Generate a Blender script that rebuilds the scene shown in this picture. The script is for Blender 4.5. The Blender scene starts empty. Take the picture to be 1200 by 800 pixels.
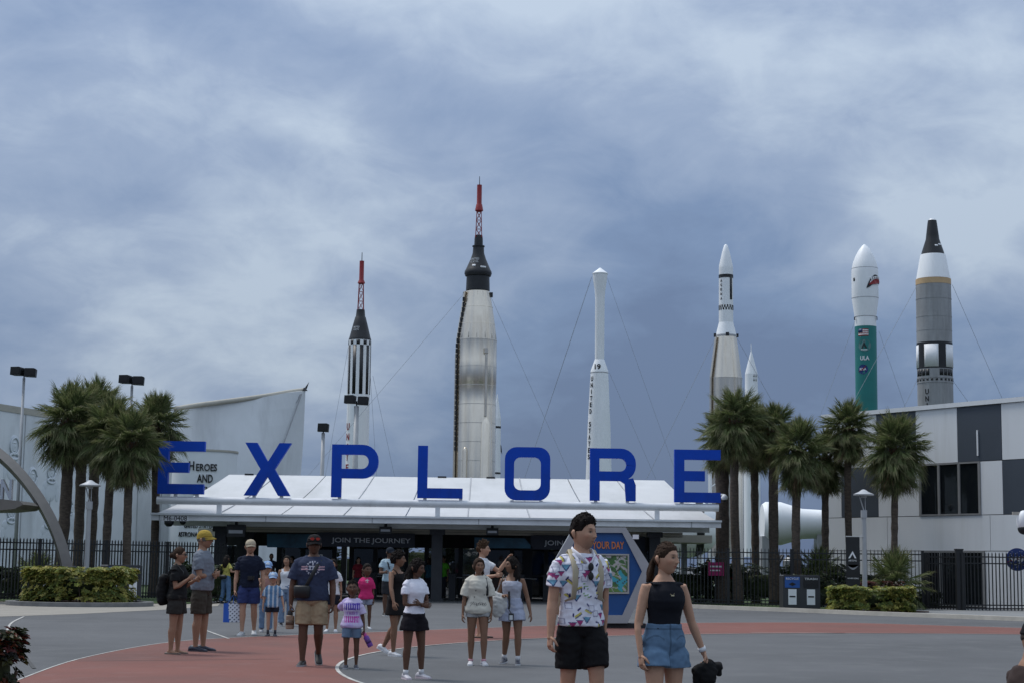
import bpy, bmesh, math, random
import numpy as np
from mathutils import Vector, Matrix
random.seed(7); RNG = np.random.default_rng(7)
R = math.radians
# ------------------------------------------------------------------ camera, world, sun, exposure
SC = bpy.context.scene
COL = SC.collection
FPX, HC, CZ = 2000.0, 659.0, 1.44            # focal length in photo pixels, horizon row, eye height
ROLL = math.atan(0.0135); PIT = math.atan((HC-400)/FPX)
cam = bpy.data.cameras.new('Camera'); cam.sensor_width = 36; cam.lens = 36*FPX/1200
cam.clip_start = 0.1; cam.clip_end = 3000
camo = bpy.data.objects.new('Camera', cam); COL.objects.link(camo)
_f = Vector((0, math.cos(PIT), math.sin(PIT))); _u0 = Vector((0, -math.sin(PIT), math.cos(PIT))); _r0 = Vector((1, 0, 0))
_r = _r0*math.cos(ROLL)+_u0*math.sin(ROLL); _u = _u0*math.cos(ROLL)-_r0*math.sin(ROLL)
camo.matrix_world = Matrix(((_r.x, _u.x, -_f.x, 0), (_r.y, _u.y, -_f.y, 0), (_r.z, _u.z, -_f.z, CZ), (0, 0, 0, 1)))
SC.camera = camo
SUN_EL, SUN_AZ = R(61), R(-58)               # azimuth clockwise from +Y (view direction)
W = bpy.data.worlds.new('World'); SC.world = W; W.use_nodes = True
def build_world():
    nt = W.node_tree; N = nt.nodes; L = nt.links; N.clear()
    out = N.new('ShaderNodeOutputWorld'); bg = N.new('ShaderNodeBackground'); bg.inputs[1].default_value = 0.1
    sky = N.new('ShaderNodeTexSky'); sky.sky_type = 'NISHITA'; sky.sun_disc = False
    sky.sun_elevation = SUN_EL; sky.sun_rotation = SUN_AZ; sky.dust_density = 2.0
    tc = N.new('ShaderNodeTexCoord'); sep = N.new('ShaderNodeSeparateXYZ'); L.new(tc.outputs['Generated'], sep.inputs[0])
    zz = N.new('ShaderNodeMath'); zz.operation = 'MAXIMUM'; L.new(sep.outputs[2], zz.inputs[0]); zz.inputs[1].default_value = 0.0
    za = N.new('ShaderNodeMath'); za.operation = 'ADD'; L.new(zz.outputs[0], za.inputs[0]); za.inputs[1].default_value = 0.42
    dx = N.new('ShaderNodeMath'); dx.operation = 'DIVIDE'; L.new(sep.outputs[0], dx.inputs[0]); L.new(za.outputs[0], dx.inputs[1])
    dy = N.new('ShaderNodeMath'); dy.operation = 'DIVIDE'; L.new(sep.outputs[1], dy.inputs[0]); L.new(za.outputs[0], dy.inputs[1])
    cb = N.new('ShaderNodeCombineXYZ'); L.new(dx.outputs[0], cb.inputs[0]); L.new(dy.outputs[0], cb.inputs[1])
    def noise(scale, detail, rough, off, dist=0.0):
        m = N.new('ShaderNodeMapping'); m.inputs['Location'].default_value = off; L.new(cb.outputs[0], m.inputs[0])
        n = N.new('ShaderNodeTexNoise'); n.inputs['Scale'].default_value = scale; n.inputs['Detail'].default_value = detail
        n.inputs['Roughness'].default_value = rough; n.inputs['Distortion'].default_value = dist
        L.new(m.outputs[0], n.inputs['Vector']); return n.outputs[0]
    big = noise(1.5, 2, 0.5, (12.1, 3.3, 0.0), 0.4); med = noise(4.2, 6, 0.55, (5.3, 7.2, 0.0), 0.3); fin = noise(11.0, 6, 0.6, (5.3, 1.2, 0.0), 0.5)
    def mix(a, b, t):
        m = N.new('ShaderNodeMath'); m.operation = 'MULTIPLY'; L.new(a, m.inputs[0]); m.inputs[1].default_value = 1-t
        k = N.new('ShaderNodeMath'); k.operation = 'MULTIPLY_ADD'; L.new(b, k.inputs[0]); k.inputs[1].default_value = t; L.new(m.outputs[0], k.inputs[2]); return k.outputs[0]
    v = mix(mix(big, med, 0.30), fin, 0.13)
    zc = N.new('ShaderNodeMath'); zc.operation = 'MINIMUM'; zc.inputs[1].default_value = 0.42; L.new(zz.outputs[0], zc.inputs[0])       # thinner, paler cloud overhead
    zv = N.new('ShaderNodeMath'); zv.operation = 'MULTIPLY_ADD'; zv.inputs[1].default_value = 0.78; zv.inputs[2].default_value = -0.125; L.new(zc.outputs[0], zv.inputs[0])
    va = N.new('ShaderNodeMath'); va.operation = 'ADD'; L.new(v, va.inputs[0]); L.new(zv.outputs[0], va.inputs[1]); v = va.outputs[0]
    rp = N.new('ShaderNodeValToRGB'); L.new(v, rp.inputs[0]); e = rp.color_ramp.elements
    e[0].position = 0.40; e[0].color = (1.12, 1.62, 2.75, 1); e[1].position = 0.62; e[1].color = (3.75, 4.45, 5.4, 1)
    k = rp.color_ramp.elements.new(0.47); k.color = (1.5, 2.15, 3.45, 1)
    k = rp.color_ramp.elements.new(0.55); k.color = (2.4, 3.05, 4.25, 1)
    mx = N.new('ShaderNodeMix'); mx.data_type = 'RGBA'; mx.inputs[0].default_value = 0.92
    L.new(sky.outputs[0], mx.inputs[6]); L.new(rp.outputs[0], mx.inputs[7])
    gr = N.new('ShaderNodeMath'); gr.operation = 'MULTIPLY_ADD'; L.new(zz.outputs[0], gr.inputs[0]); gr.inputs[1].default_value = 1.0; gr.inputs[2].default_value = 0.84   # overcast: brighter towards the zenith
    gm = N.new('ShaderNodeVectorMath'); gm.operation = 'SCALE'; L.new(mx.outputs[2], gm.inputs[0]); gn = N.new('ShaderNodeMath'); gn.operation = 'MINIMUM'; gn.inputs[1].default_value = 1.45; L.new(gr.outputs[0], gn.inputs[0]); L.new(gn.outputs[0], gm.inputs['Scale'])
    L.new(gm.outputs[0], bg.inputs[0]); L.new(bg.outputs[0], out.inputs[0])
build_world()
sl = bpy.data.lights.new('sun', 'SUN'); sl.energy = 1.75; sl.angle = R(16); sl.color = (1.0, 0.965, 0.92)
so = bpy.data.objects.new('sun', sl); COL.objects.link(so)
_sd = Vector((math.sin(SUN_AZ)*math.cos(SUN_EL), math.cos(SUN_AZ)*math.cos(SUN_EL), math.sin(SUN_EL)))
so.rotation_euler = (-_sd).to_track_quat('-Z', 'Y').to_euler()
vs = SC.view_settings; vs.view_transform = 'Standard'; vs.look = 'None'; vs.exposure = 0.32; vs.gamma = 1.0; vs.use_curve_mapping = False
SC.render.engine = 'CYCLES'

# ------------------------------------------------------------------ photo pixel -> place (direction only; depth is given by what it stands on)
def ray(px, py):
    u = (px-600)/FPX; v = (400-py)/FPX; c, s = math.cos(ROLL), math.sin(ROLL)
    a = u*c-v*s; b = u*s+v*c; cp, sp = math.cos(PIT), math.sin(PIT)
    return Vector((a, cp-b*sp, sp+b*cp))
def G(px, py, z=0.0):
    d = ray(px, py); return Vector((0, 0, CZ))+d*((z-CZ)/d.z)
def P(px, py, Y):
    d = ray(px, py); return Vector((0, 0, CZ))+d*(Y/d.y)
def M_(px, Y): return px*Y/FPX                # pixels -> metres at a depth

# ------------------------------------------------------------------ materials
def s2l(c):
    if isinstance(c, str): c = [int(c[i:i+2], 16)/255 for i in (0, 2, 4)]
    return tuple((x/12.92 if x <= 0.04045 else ((x+0.055)/1.055)**2.4) for x in c)
MATS = {}
def mat(name, col, rough=0.6, metal=0.0, var=0.12, scale=3.0, bump=0.0, bscale=40.0, vcol=False, stretch=None, spec=0.4, detail=5):
    if name in MATS: return MATS[name]
    m = bpy.data.materials.new(name); m.use_nodes = True; nt = m.node_tree; N = nt.nodes; L = nt.links
    b = N['Principled BSDF']; b.inputs['Roughness'].default_value = rough; b.inputs['Metallic'].default_value = metal
    b.inputs['Specular IOR Level'].default_value = spec
    tc = N.new('ShaderNodeTexCoord'); mp = N.new('ShaderNodeMapping'); L.new(tc.outputs['Object'], mp.inputs[0])
    if stretch: mp.inputs['Scale'].default_value = stretch
    n = N.new('ShaderNodeTexNoise'); n.inputs['Scale'].default_value = scale; n.inputs['Detail'].default_value = detail; n.inputs['Roughness'].default_value = 0.6
    L.new(mp.outputs[0], n.inputs['Vector'])
    mr = N.new('ShaderNodeMapRange'); mr.inputs[1].default_value = 0.3; mr.inputs[2].default_value = 0.7
    mr.inputs[3].default_value = 1-var; mr.inputs[4].default_value = 1+var; L.new(n.outputs[0], mr.inputs[0])
    mx = N.new('ShaderNodeVectorMath'); mx.operation = 'SCALE'; L.new(mr.outputs[0], mx.inputs['Scale'])
    if vcol:
        at = N.new('ShaderNodeAttribute'); at.attribute_name = 'Col'; L.new(at.outputs['Color'], mx.inputs[0])
    else: mx.inputs[0].default_value = col[:3]
    L.new(mx.outputs[0], b.inputs['Base Color'])
    if bump > 0:
        n2 = N.new('ShaderNodeTexNoise'); n2.inputs['Scale'].default_value = bscale; n2.inputs['Detail'].default_value = 4; L.new(mp.outputs[0], n2.inputs['Vector'])
        bp = N.new('ShaderNodeBump'); bp.inputs['Strength'].default_value = bump; bp.inputs['Distance'].default_value = 0.02
        L.new(n2.outputs[0], bp.inputs['Height']); L.new(bp.outputs[0], b.inputs['Normal'])
    MATS[name] = m; return m
def translucent(m, f):
    nt = m.node_tree; N = nt.nodes; L = nt.links; b = N['Principled BSDF']; t = N.new('ShaderNodeBsdfTranslucent'); L.new(b.inputs['Base Color'].links[0].from_socket, t.inputs['Color'])
    mx = N.new('ShaderNodeMixShader'); mx.inputs[0].default_value = f; L.new(b.outputs[0], mx.inputs[1]); L.new(t.outputs[0], mx.inputs[2]); L.new(mx.outputs[0], N['Material Output'].inputs[0]); return m
def glassmat(name, tint, trans=0.35, rough=0.03):
    m = bpy.data.materials.new(name); m.use_nodes = True; nt = m.node_tree; N = nt.nodes; L = nt.links
    b = N['Principled BSDF']; b.inputs['Base Color'].default_value = (*tint, 1); b.inputs['Roughness'].default_value = rough
    t = N.new('ShaderNodeBsdfTransparent'); mx = N.new('ShaderNodeMixShader'); mx.inputs[0].default_value = 1-trans
    L.new(t.outputs[0], mx.inputs[1]); L.new(b.outputs[0], mx.inputs[2]); L.new(mx.outputs[0], N['Material Output'].inputs[0]); MATS[name] = m; return m
def addmix(m, col2, scale, lo, hi, stretch=(1, 1, 1)):
    """blend a second colour in by a noise mask (stains, wear)"""
    nt = m.node_tree; N = nt.nodes; L = nt.links; b = N['Principled BSDF']; src = b.inputs['Base Color'].links[0].from_socket
    tc = N.new('ShaderNodeTexCoord'); mp = N.new('ShaderNodeMapping'); mp.inputs['Scale'].default_value = stretch; mp.inputs['Location'].default_value = (5.1, 2.7, 1.3)
    L.new(tc.outputs['Object'], mp.inputs[0]); n = N.new('ShaderNodeTexNoise'); n.inputs['Scale'].default_value = scale; n.inputs['Detail'].default_value = 7; n.inputs['Roughness'].default_value = 0.65
    L.new(mp.outputs[0], n.inputs['Vector']); mr = N.new('ShaderNodeMapRange'); mr.inputs[1].default_value = lo; mr.inputs[2].default_value = hi; L.new(n.outputs[0], mr.inputs[0])
    mx = N.new('ShaderNodeMix'); mx.data_type = 'RGBA'; L.new(mr.outputs[0], mx.inputs[0]); L.new(src, mx.inputs[6]); mx.inputs[7].default_value = (*col2, 1)
    L.new(mx.outputs[2], b.inputs['Base Color']); return m
pave = mat('plaza_grey', (0.090, 0.092, 0.097), 0.85, var=0.10, scale=0.35, bump=0.25, bscale=60, detail=8)
addmix(pave, (0.066, 0.068, 0.072), 0.22, 0.46, 0.72); addmix(pave, (0.118, 0.12, 0.123), 1.3, 0.52, 0.8); addmix(pave, (0.06, 0.06, 0.062), 2.3, 0.66, 0.74)
redp = mat('plaza_red', (0.165, 0.060, 0.046), 0.85, var=0.10, scale=0.5, bump=0.25, bscale=60, detail=8)
addmix(redp, (0.118, 0.054, 0.045), 0.35, 0.46, 0.74); addmix(redp, (0.19, 0.092, 0.077), 1.6, 0.55, 0.8); addmix(redp, (0.09, 0.045, 0.04), 2.6, 0.67, 0.76)
conc = mat('concrete_pale', (0.26, 0.24, 0.21), 0.9, var=0.12, scale=1.2, bump=0.2)
kerbm = mat('kerb_concrete', (0.42, 0.39, 0.34), 0.9, var=0.15, scale=2, bump=0.2)
kerbg = mat('kerb_grey', (0.17, 0.17, 0.17), 0.9, var=0.2, scale=3, bump=0.2)
jointm = mat('joint_line', (0.40, 0.39, 0.37), 0.9, var=0.3, scale=2)
grassm = mat('lawn', (0.045, 0.075, 0.025), 0.95, var=0.35, scale=2.5, bump=0.6, bscale=90)
mulch = mat('mulch', (0.05, 0.024, 0.018), 0.95, var=0.4, scale=12, bump=0.8, bscale=60)
white = mat('white_paint', (0.74, 0.76, 0.78), 0.5, var=0.05, scale=0.8)
stucco = mat('white_stucco', (0.69, 0.72, 0.75), 0.85, var=0.06, scale=0.5, bump=0.15, bscale=30); addmix(stucco, (0.48, 0.50, 0.52), 0.5, 0.52, 0.8, (1, 1, 0.25))
relief = mat('relief_panel', (0.62, 0.66, 0.70), 0.7, var=0.05, scale=0.6, bump=0.4, bscale=3)
roofw = mat('roof_white', (0.65, 0.655, 0.665), 0.45, var=0.05, scale=0.7); addmix(roofw, (0.52, 0.53, 0.53), 0.8, 0.5, 0.8, (1, 0.2, 1))
seamm = mat('seam_grey', (0.38, 0.39, 0.41), 0.6)
steelp = mat('grey_steel_paint', (0.36, 0.37, 0.385), 0.45, metal=0.2, var=0.10, scale=1.5)
beamp = mat('beam_paint', (0.68, 0.69, 0.71), 0.5, metal=0.1, var=0.10, scale=1.5); addmix(beamp, (0.45, 0.45, 0.45), 1.2, 0.55, 0.85)
steeld = mat('dark_steel', (0.035, 0.037, 0.042), 0.5, metal=0.3, var=0.15)
black = mat('black_paint', (0.014, 0.015, 0.017), 0.5, var=0.2)
blackm = mat('black_matte', (0.02, 0.02, 0.022), 0.8, var=0.2)
bluel = mat('letter_blue', (0.008, 0.062, 0.45), 0.6, spec=0.15, var=0.08, scale=1.5)
addmix(bluel, (0.014, 0.05, 0.30), 1.3, 0.5, 0.8, (1, 1, 0.4))
bluep = mat('panel_blue', (0.012, 0.075, 0.245), 0.45, var=0.06, scale=1.0)
silver = mat('silver_skin', (0.68, 0.615, 0.525), 0.27, metal=0.9, var=0.10, scale=1.1, stretch=(1, 1, 0.35)); addmix(silver, (0.44, 0.36, 0.27), 1.0, 0.5, 0.9, (2, 2, 0.12))
rwhite = mat('rocket_white', (0.82, 0.84, 0.86), 0.45, var=0.05, scale=1.2, stretch=(1, 1, 0.3)); addmix(rwhite, (0.55, 0.56, 0.56), 1.0, 0.56, 0.9, (2, 2, 0.2))
rblack = mat('rocket_black', (0.016, 0.017, 0.020), 0.45, var=0.3, scale=2)
rred = mat('rocket_red', (0.26, 0.018, 0.022), 0.45, var=0.1)
teal = mat('rocket_teal', (0.016, 0.175, 0.165), 0.45, var=0.08, scale=1)
rgrey = mat('rocket_grey', (0.30, 0.305, 0.31), 0.5, metal=0.2, var=0.18, scale=1.4, stretch=(1, 1, 0.3)); addmix(rgrey, (0.19, 0.19, 0.185), 1.5, 0.5, 0.8, (2, 2, 0.15))
tan = mat('rocket_tan', (0.52, 0.36, 0.20), 0.6, var=0.08)
wirem = mat('wire', (0.30, 0.33, 0.37), 0.5, metal=0.5)
bark = mat('palm_bark', (0.085, 0.066, 0.052), 0.95, var=0.4, scale=7, bump=1.0, bscale=14, stretch=(1, 1, 2.2))
bootm = mat('palm_boot', (0.11, 0.062, 0.035), 0.9, var=0.35, scale=9)
frondm = mat('palm_frond', (0.05, 0.085, 0.028), 0.55, var=0.35, scale=1.7, vcol=True)
leafm = mat('hedge_leaf', (0, 0, 0), 0.5, var=0.2, scale=3, vcol=True); translucent(leafm, 0.3); translucent(frondm, 0.35); translucent(roofw, 0.15)
panelw = mat('panel_white', (0.66, 0.68, 0.70), 0.6, var=0.05, scale=0.6, stretch=(1, 1, 0.3)); addmix(panelw, (0.54, 0.55, 0.55), 0.7, 0.52, 0.85, (2, 2, 0.15))
panelg = mat('panel_grey', (0.05, 0.062, 0.08), 0.55, var=0.07, scale=0.7)
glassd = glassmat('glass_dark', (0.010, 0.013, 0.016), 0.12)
glasst = glassmat('glass_clear', (0.02, 0.025, 0.028), 0.55)
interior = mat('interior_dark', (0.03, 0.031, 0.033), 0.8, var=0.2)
soffit = mat('soffit', (0.52, 0.49, 0.42), 0.8, var=0.06)
beige = mat('beige_trim', (0.40, 0.38, 0.33), 0.7, var=0.08)
navy = mat('sign_navy', (0.010, 0.015, 0.030), 0.35, var=0.25, scale=1.5)
navyg = mat('sign_navy_teal', (0.02, 0.10, 0.16), 0.35, var=0.7, scale=0.9)
orange = mat('orange_letter', (0.52, 0.17, 0.05), 0.5, var=0.05)
lettw = mat('letter_white', (0.74, 0.75, 0.77), 0.5, var=0.03)
lettk = mat('letter_black', (0.012, 0.012, 0.014), 0.5)
archm = mat('arch_metal', (0.17, 0.155, 0.14), 0.45, metal=0.4, var=0.12, scale=1.5)
chrome = mat('chrome', (0.55, 0.56, 0.58), 0.25, metal=0.8, var=0.05)
vc = mat('painted_print', (0, 0, 0), 0.6, var=0.06, vcol=True)
cloth = mat('cloth', (0, 0, 0), 0.9, var=0.08, scale=9, bump=0.12, bscale=220, vcol=True, spec=0.15)
skin = mat('skin', (0, 0, 0), 0.55, var=0.06, scale=18, vcol=True, spec=0.3)
hairm = mat('hair', (0, 0, 0), 0.75, spec=0.12, var=0.35, scale=30, vcol=True, stretch=(1, 1, 0.3), bump=0.5, bscale=120)
leather = mat('goods', (0, 0, 0), 0.5, var=0.08, vcol=True)

# ------------------------------------------------------------------ mesh helpers
class MB:
    def __init__(s): s.v = []; s.f = []; s.c = []
    def _add(s, vs, fs, col=None):
        o = len(s.v); s.v += [tuple(p) for p in vs]; s.f += [tuple(i+o for i in f) for f in fs]; s.c += [col or (0.5, 0.5, 0.5)]*len(vs); return s
    def box(s, x0, x1, y0, y1, z0, z1, col=None, mtx=None):
        p = [Vector((x, y, z)) for z in (z0, z1) for y in (y0, y1) for x in (x0, x1)]
        if mtx: p = [mtx @ q for q in p]
        return s._add(p, [(0, 2, 3, 1), (4, 5, 7, 6), (0, 1, 5, 4), (1, 3, 7, 5), (3, 2, 6, 7), (2, 0, 4, 6)], col)
    def beam(s, a, b, w, h, col=None, up=(0, 0, 1)):
        a = Vector(a); b = Vector(b); t = (b-a).normalized(); up = Vector(up)
        if abs(t.dot(up)) > 0.99: up = Vector((0, 1, 0))
        x = t.cross(up).normalized(); y = x.cross(t)
        p = [q+x*sx*w/2+y*sy*h/2 for q in (a, b) for sx, sy in ((-1, -1), (1, -1), (1, 1), (-1, 1))]
        return s._add(p, [(3, 2, 1, 0), (4, 5, 6, 7), (0, 1, 5, 4), (1, 2, 6, 5), (2, 3, 7, 6), (3, 0, 4, 7)], col)
    def tube(s, path, radii, n=10, col=None, side=None, cap=True):
        path = [Vector(p) for p in path]; k = len(path); vs = []
        for i, p in enumerate(path):
            t = (path[min(i+1, k-1)]-path[max(i-1, 0)]).normalized()
            sd = Vector(side) if side is not None else (Vector((1, 0, 0)) if abs(t.x) < 0.9 else Vector((0, 1, 0)))
            x = (sd-t*sd.dot(t)).normalized(); y = t.cross(x)
            r = radii[i] if isinstance(radii, (list, tuple)) else radii
            ra, rb = r if isinstance(r, (list, tuple)) else (r, r)
            for j in range(n):
                a = 2*math.pi*j/n; vs.append(p+x*ra*math.cos(a)+y*rb*math.sin(a))
        fs = [(i*n+j, i*n+(j+1) % n, (i+1)*n+(j+1) % n, (i+1)*n+j) for i in range(k-1) for j in range(n)]
        if cap: fs += [tuple(reversed(range(n))), tuple((k-1)*n+j for j in range(n))]
        return s._add(vs, fs, col)
    def lathe(s, prof, n=32, col=None, cx=0, cy=0, cap=True):
        vs = [(cx+r*math.cos(2*math.pi*j/n), cy+r*math.sin(2*math.pi*j/n), z) for z, r in prof for j in range(n)]
        k = len(prof); fs = [(i*n+j, i*n+(j+1) % n, (i+1)*n+(j+1) % n, (i+1)*n+j) for i in range(k-1) for j in range(n)]
        if cap: fs += [tuple(reversed(range(n))), tuple((k-1)*n+j for j in range(n))]
        return s._add(vs, fs, col)
    def prism(s, poly, y0, y1, col=None, mtx=None):
        """polygon in XZ extruded along Y"""
        n = len(poly); p = [Vector((x, y0, z)) for x, z in poly]+[Vector((x, y1, z)) for x, z in poly]
        if mtx: p = [mtx @ q for q in p]
        return s._add(p, [tuple(range(n)), tuple(reversed(range(n, 2*n)))]+[(i, n+i, n+(i+1) % n, (i+1) % n) for i in range(n)], col)
    def slab(s, poly, z0, z1, col=None):
        n = len(poly); p = [(x, y, z0) for x, y in poly]+[(x, y, z1) for x, y in poly]
        return s._add(p, [tuple(reversed(range(n))), tuple(range(n, 2*n))]+[(i, (i+1) % n, n+(i+1) % n, n+i) for i in range(n)], col)
    def sphere(s, c, r, n=12, m=8, col=None, sc=(1, 1, 1)):
        c = Vector(c); vs = [c+Vector((0, 0, -r*sc[2]))]
        for i in range(1, m):
            a = -math.pi/2+math.pi*i/m
            vs += [c+Vector((r*sc[0]*math.cos(a)*math.cos(2*math.pi*j/n), r*sc[1]*math.cos(a)*math.sin(2*math.pi*j/n), r*sc[2]*math.sin(a))) for j in range(n)]
        vs.append(c+Vector((0, 0, r*sc[2]))); L = len(vs)-1
        fs = [(0, 1+(j+1) % n, 1+j) for j in range(n)]
        for i in range(m-2): fs += [(1+i*n+j, 1+i*n+(j+1) % n, 1+(i+1)*n+(j+1) % n, 1+(i+1)*n+j) for j in range(n)]
        fs += [(L, 1+(m-2)*n+j, 1+(m-2)*n+(j+1) % n) for j in range(n)]
        return s._add(vs, fs, col)
    def mesh(s, name, m, smooth=False, fix=True):
        me = bpy.data.meshes.new(name); me.from_pydata(s.v, [], s.f)
        if fix:
            bm = bmesh.new(); bm.from_mesh(me); bmesh.ops.recalc_face_normals(bm, faces=bm.faces); bm.to_mesh(me); bm.free()
        a = me.color_attributes.new('Col', 'FLOAT_COLOR', 'POINT')
        a.data.foreach_set('color', np.c_[np.array(s.c, float), np.ones(len(s.c))].ravel())
        if m is not None: me.materials.append(m)
        if smooth == 'auto': me.shade_auto(40) if hasattr(me, 'shade_auto') else None
        elif smooth: me.polygons.foreach_set('use_smooth', [True]*len(me.polygons))
        if smooth == 'auto':
            me.polygons.foreach_set('use_smooth', [True]*len(me.polygons))
            try: me.set_sharp_from_angle(angle=R(35))
            except Exception: pass
        return me
    def build(s, name, m, parent=None, smooth=False, kind=None, fix=True):
        return link(name, s.mesh(name, m, smooth, fix), parent, kind)
def link(name, me, parent=None, kind=None, mtx=None):
    o = bpy.data.objects.new(name, me); COL.objects.link(o)
    if parent is not None: o.parent = parent
    if mtx is not None: o.matrix_basis = mtx
    if kind: o['kind'] = kind
    return o
def tag(o, label, cat, group=None):
    o['label'] = label; o['category'] = cat
    if group: o['group'] = group
    return o
def thing(name, label, cat, loc=(0, 0, 0), rz=0.0, group=None):
    o = bpy.data.objects.new(name, None); COL.objects.link(o); o.location = loc; o.rotation_euler = (0, 0, rz); o.empty_display_size = 0.2
    return tag(o, label, cat, group)
def struct(name, mb, m, smooth=False): return mb.build(name, m, None, smooth, 'structure')
def text_mesh(txt, w=None, h=None, depth=0.01, bold=0.0):
    cu = bpy.data.curves.new('t', 'FONT'); cu.body = txt; cu.size = 1; cu.extrude = 0.5; cu.offset = bold; cu.resolution_u = 3
    o = bpy.data.objects.new('t', cu); COL.objects.link(o); dg = bpy.context.evaluated_depsgraph_get(); dg.update()
    me = bpy.data.meshes.new_from_object(o.evaluated_get(dg)); bpy.data.objects.remove(o)
    v = np.zeros(len(me.vertices)*3); me.vertices.foreach_get('co', v); v = v.reshape(-1, 3)
    lo = v.min(0); hi = v.max(0); c = (lo+hi)/2; v -= c; sx, sy = hi[0]-lo[0], hi[1]-lo[1]
    kx = w/sx if w else h/sy; ky = h/sy if h else kx
    v *= (kx, ky, depth)
    return v, [tuple(p.vertices) for p in me.polygons]
def text(name, txt, m, parent, loc, w=None, h=None, depth=0.01, rz=0.0, wrap=None, bold=0.0, rx=0.0):
    """upright lettering facing -Y (rz turns it); wrap=(cx, cy, r) bends it round a vertical cylinder"""
    v, f = text_mesh(txt, w, h, depth, bold); mb = MB()
    if wrap:
        cx, cy, r = wrap; a0 = rz
        pts = []
        for x, y, z in v:
            a = a0+x/r; rr = r+z+depth*0.5+0.004; pts.append((cx+rr*math.sin(a), cy-rr*math.cos(a), loc[2]+y))
    else:
        M = Matrix.Translation(Vector(loc)) @ Matrix.Rotation(rz, 4, 'Z') @ Matrix.Rotation(rx, 4, 'X') @ Matrix.Rotation(R(90), 4, 'X')
        pts = [M @ Vector(p) for p in v]
    mb._add(pts, f); return mb.build(name, m, parent, fix=False)
# ================================================================== the setting
mb = MB(); mb.slab([(-900, -300), (900, -300), (900, 1500), (-900, 1500)], -0.3, 0.0); struct('ground', mb, pave)
CI, RI = Vector((11.62, 24.78)), 13.99
def strip(name, L1, L2, z, m):
    mb = MB(); n = len(L1); mb._add([(p[0], p[1], z) for p in L1]+[(p[0], p[1], z) for p in L2], [(i, i+1, n+i+1, n+i) for i in range(n-1)]); return struct(name, mb, m)
def spline(pts, k=10):
    pts = [Vector(p) for p in pts]; out = []
    q = [pts[0]*2-pts[1]]+pts+[pts[-1]*2-pts[-2]]
    for i in range(1, len(q)-2):
        for j in range(k):
            t = j/k; a, b, c, d = q[i-1:i+3]
            out.append(0.5*((2*b)+(c-a)*t+(2*a-5*b+4*c-d)*t*t+(3*b-a-3*c+d)*t**3))
    return out+[pts[-1]]
outer = [Vector((-4.2, 9)), Vector((-5.1, 15))]+[G(*q).to_2d() for q in ((20, 797), (100, 770), (200, 752), (300, 745.5), (420, 741), (560, 735.5), (700, 731), (860, 729), (1000, 729.5), (1190, 735))]+[Vector((22, 39)), Vector((28, 33))]
outer = spline(outer, 8); n = len(outer)
inner = []
for p in outer:
    d = (p-CI); inner.append(CI+d.normalized()*RI)
strip('red_path', inner, outer, 0.004, redp)
for nm, pts, w in (('joint_line', inner, 0.05), ('joint_line', outer, 0.03)):
    a = [p+(p-CI).normalized()*w/2 for p in pts]; b = [p-(p-CI).normalized()*w/2 for p in pts]; strip(nm, b, a, 0.008, jointm)
def line(a, b, w, nm='joint_line', m=jointm):
    a = Vector(a).to_2d(); b = Vector(b).to_2d(); t = (b-a).normalized(); q = Vector((-t.y, t.x))*w/2
    return strip(nm, [a-q, b-q], [a+q, b+q], 0.008, m)
line(G(232, 735), G(268, 748), 0.05); pts = spline([G(28, 722).to_2d(), G(13, 730).to_2d(), G(9, 742).to_2d(), G(20, 757).to_2d(), G(40, 783).to_2d()], 6)
for a, b in list(zip(pts[:-1], pts[1:]))[:14]: line(a, b, 0.05)
crackm = mat('dark_joint', (0.06, 0.06, 0.06), 0.9)
for a, b in list(zip(pts[:-1], pts[1:]))[14:]: line(a, b, 0.05, 'pavement_crack', crackm)
line(G(880, 741), G(990, 741.5), 0.06)
line(G(90, 774.5), G(330, 772), 0.03, 'pavement_crack', crackm)
# pale walk and lawn on the left, kerbs
lw = [G(-150, 716).to_2d(), G(0, 722).to_2d(), G(90, 719).to_2d(), G(190, 714).to_2d(), G(255, 709.5).to_2d(), G(262, 703).to_2d()]
lb = [Vector((-30, 54)), Vector((-18, 55.2)), Vector((-14, 55.3)), Vector((-11.5, 55.35)), Vector((-9.6, 55.4)), Vector((-9.4, 57))]
strip('pale_walk', lw, lb, 0.004, conc)
mb = MB(); mb.slab([(-40, 55.0), (-10.2, 55.0), (-10.0, 130), (-60, 130)], -0.1, 0.03); struct('lawn', mb, grassm)
kr = [G(q, y).to_2d() for q, y in ((690, 709.3), (780, 711), (860, 714), (940, 717), (1020, 720.5), (1100, 723.5), (1215, 728))]
kr = spline(kr, 4); kb = [p+Vector((0.06, 0.35)) for p in kr]
mb = MB(); nn = len(kr)
vsx = [(p.x, p.y, 0) for p in kr]+[(p.x, p.y+0.03, 0.12) for p in kr]+[(p.x, p.y, 0.12) for p in kb]+[(p.x, p.y, 0.0) for p in kb]
mb._add(vsx, [(r*nn+i, r*nn+i+1, (r+1)*nn+i+1, (r+1)*nn+i) for r in range(3) for i in range(nn-1)]); struct('kerb', mb, kerbm)
mb = MB(); far = [Vector((p.x, 62.2)) for p in kb[:17]]
mb._add([(p.x, p.y, 0.06) for p in kb[:17]]+[(p.x, p.y, 0.06) for p in far], [(i, i+1, 17+i+1, 17+i) for i in range(16)]); struct('lawn', mb, grassm)
mb = MB(); mb.slab([(6.9, 62.2), (30, 62.2), (40, 160), (7, 160)], -0.1, 0.03); struct('lawn', mb, grassm)
drive = [p for p in kb[16:]]+[Vector((24, 48)), Vector((26, 62.1)), Vector((kb[16].x, 62.1))]
mb = MB(); mb.slab([tuple(p) for p in drive], -0.05, 0.064); struct('drive_apron', mb, mat('apron', (0.20, 0.205, 0.21), 0.9, var=0.12, scale=0.7))

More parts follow.
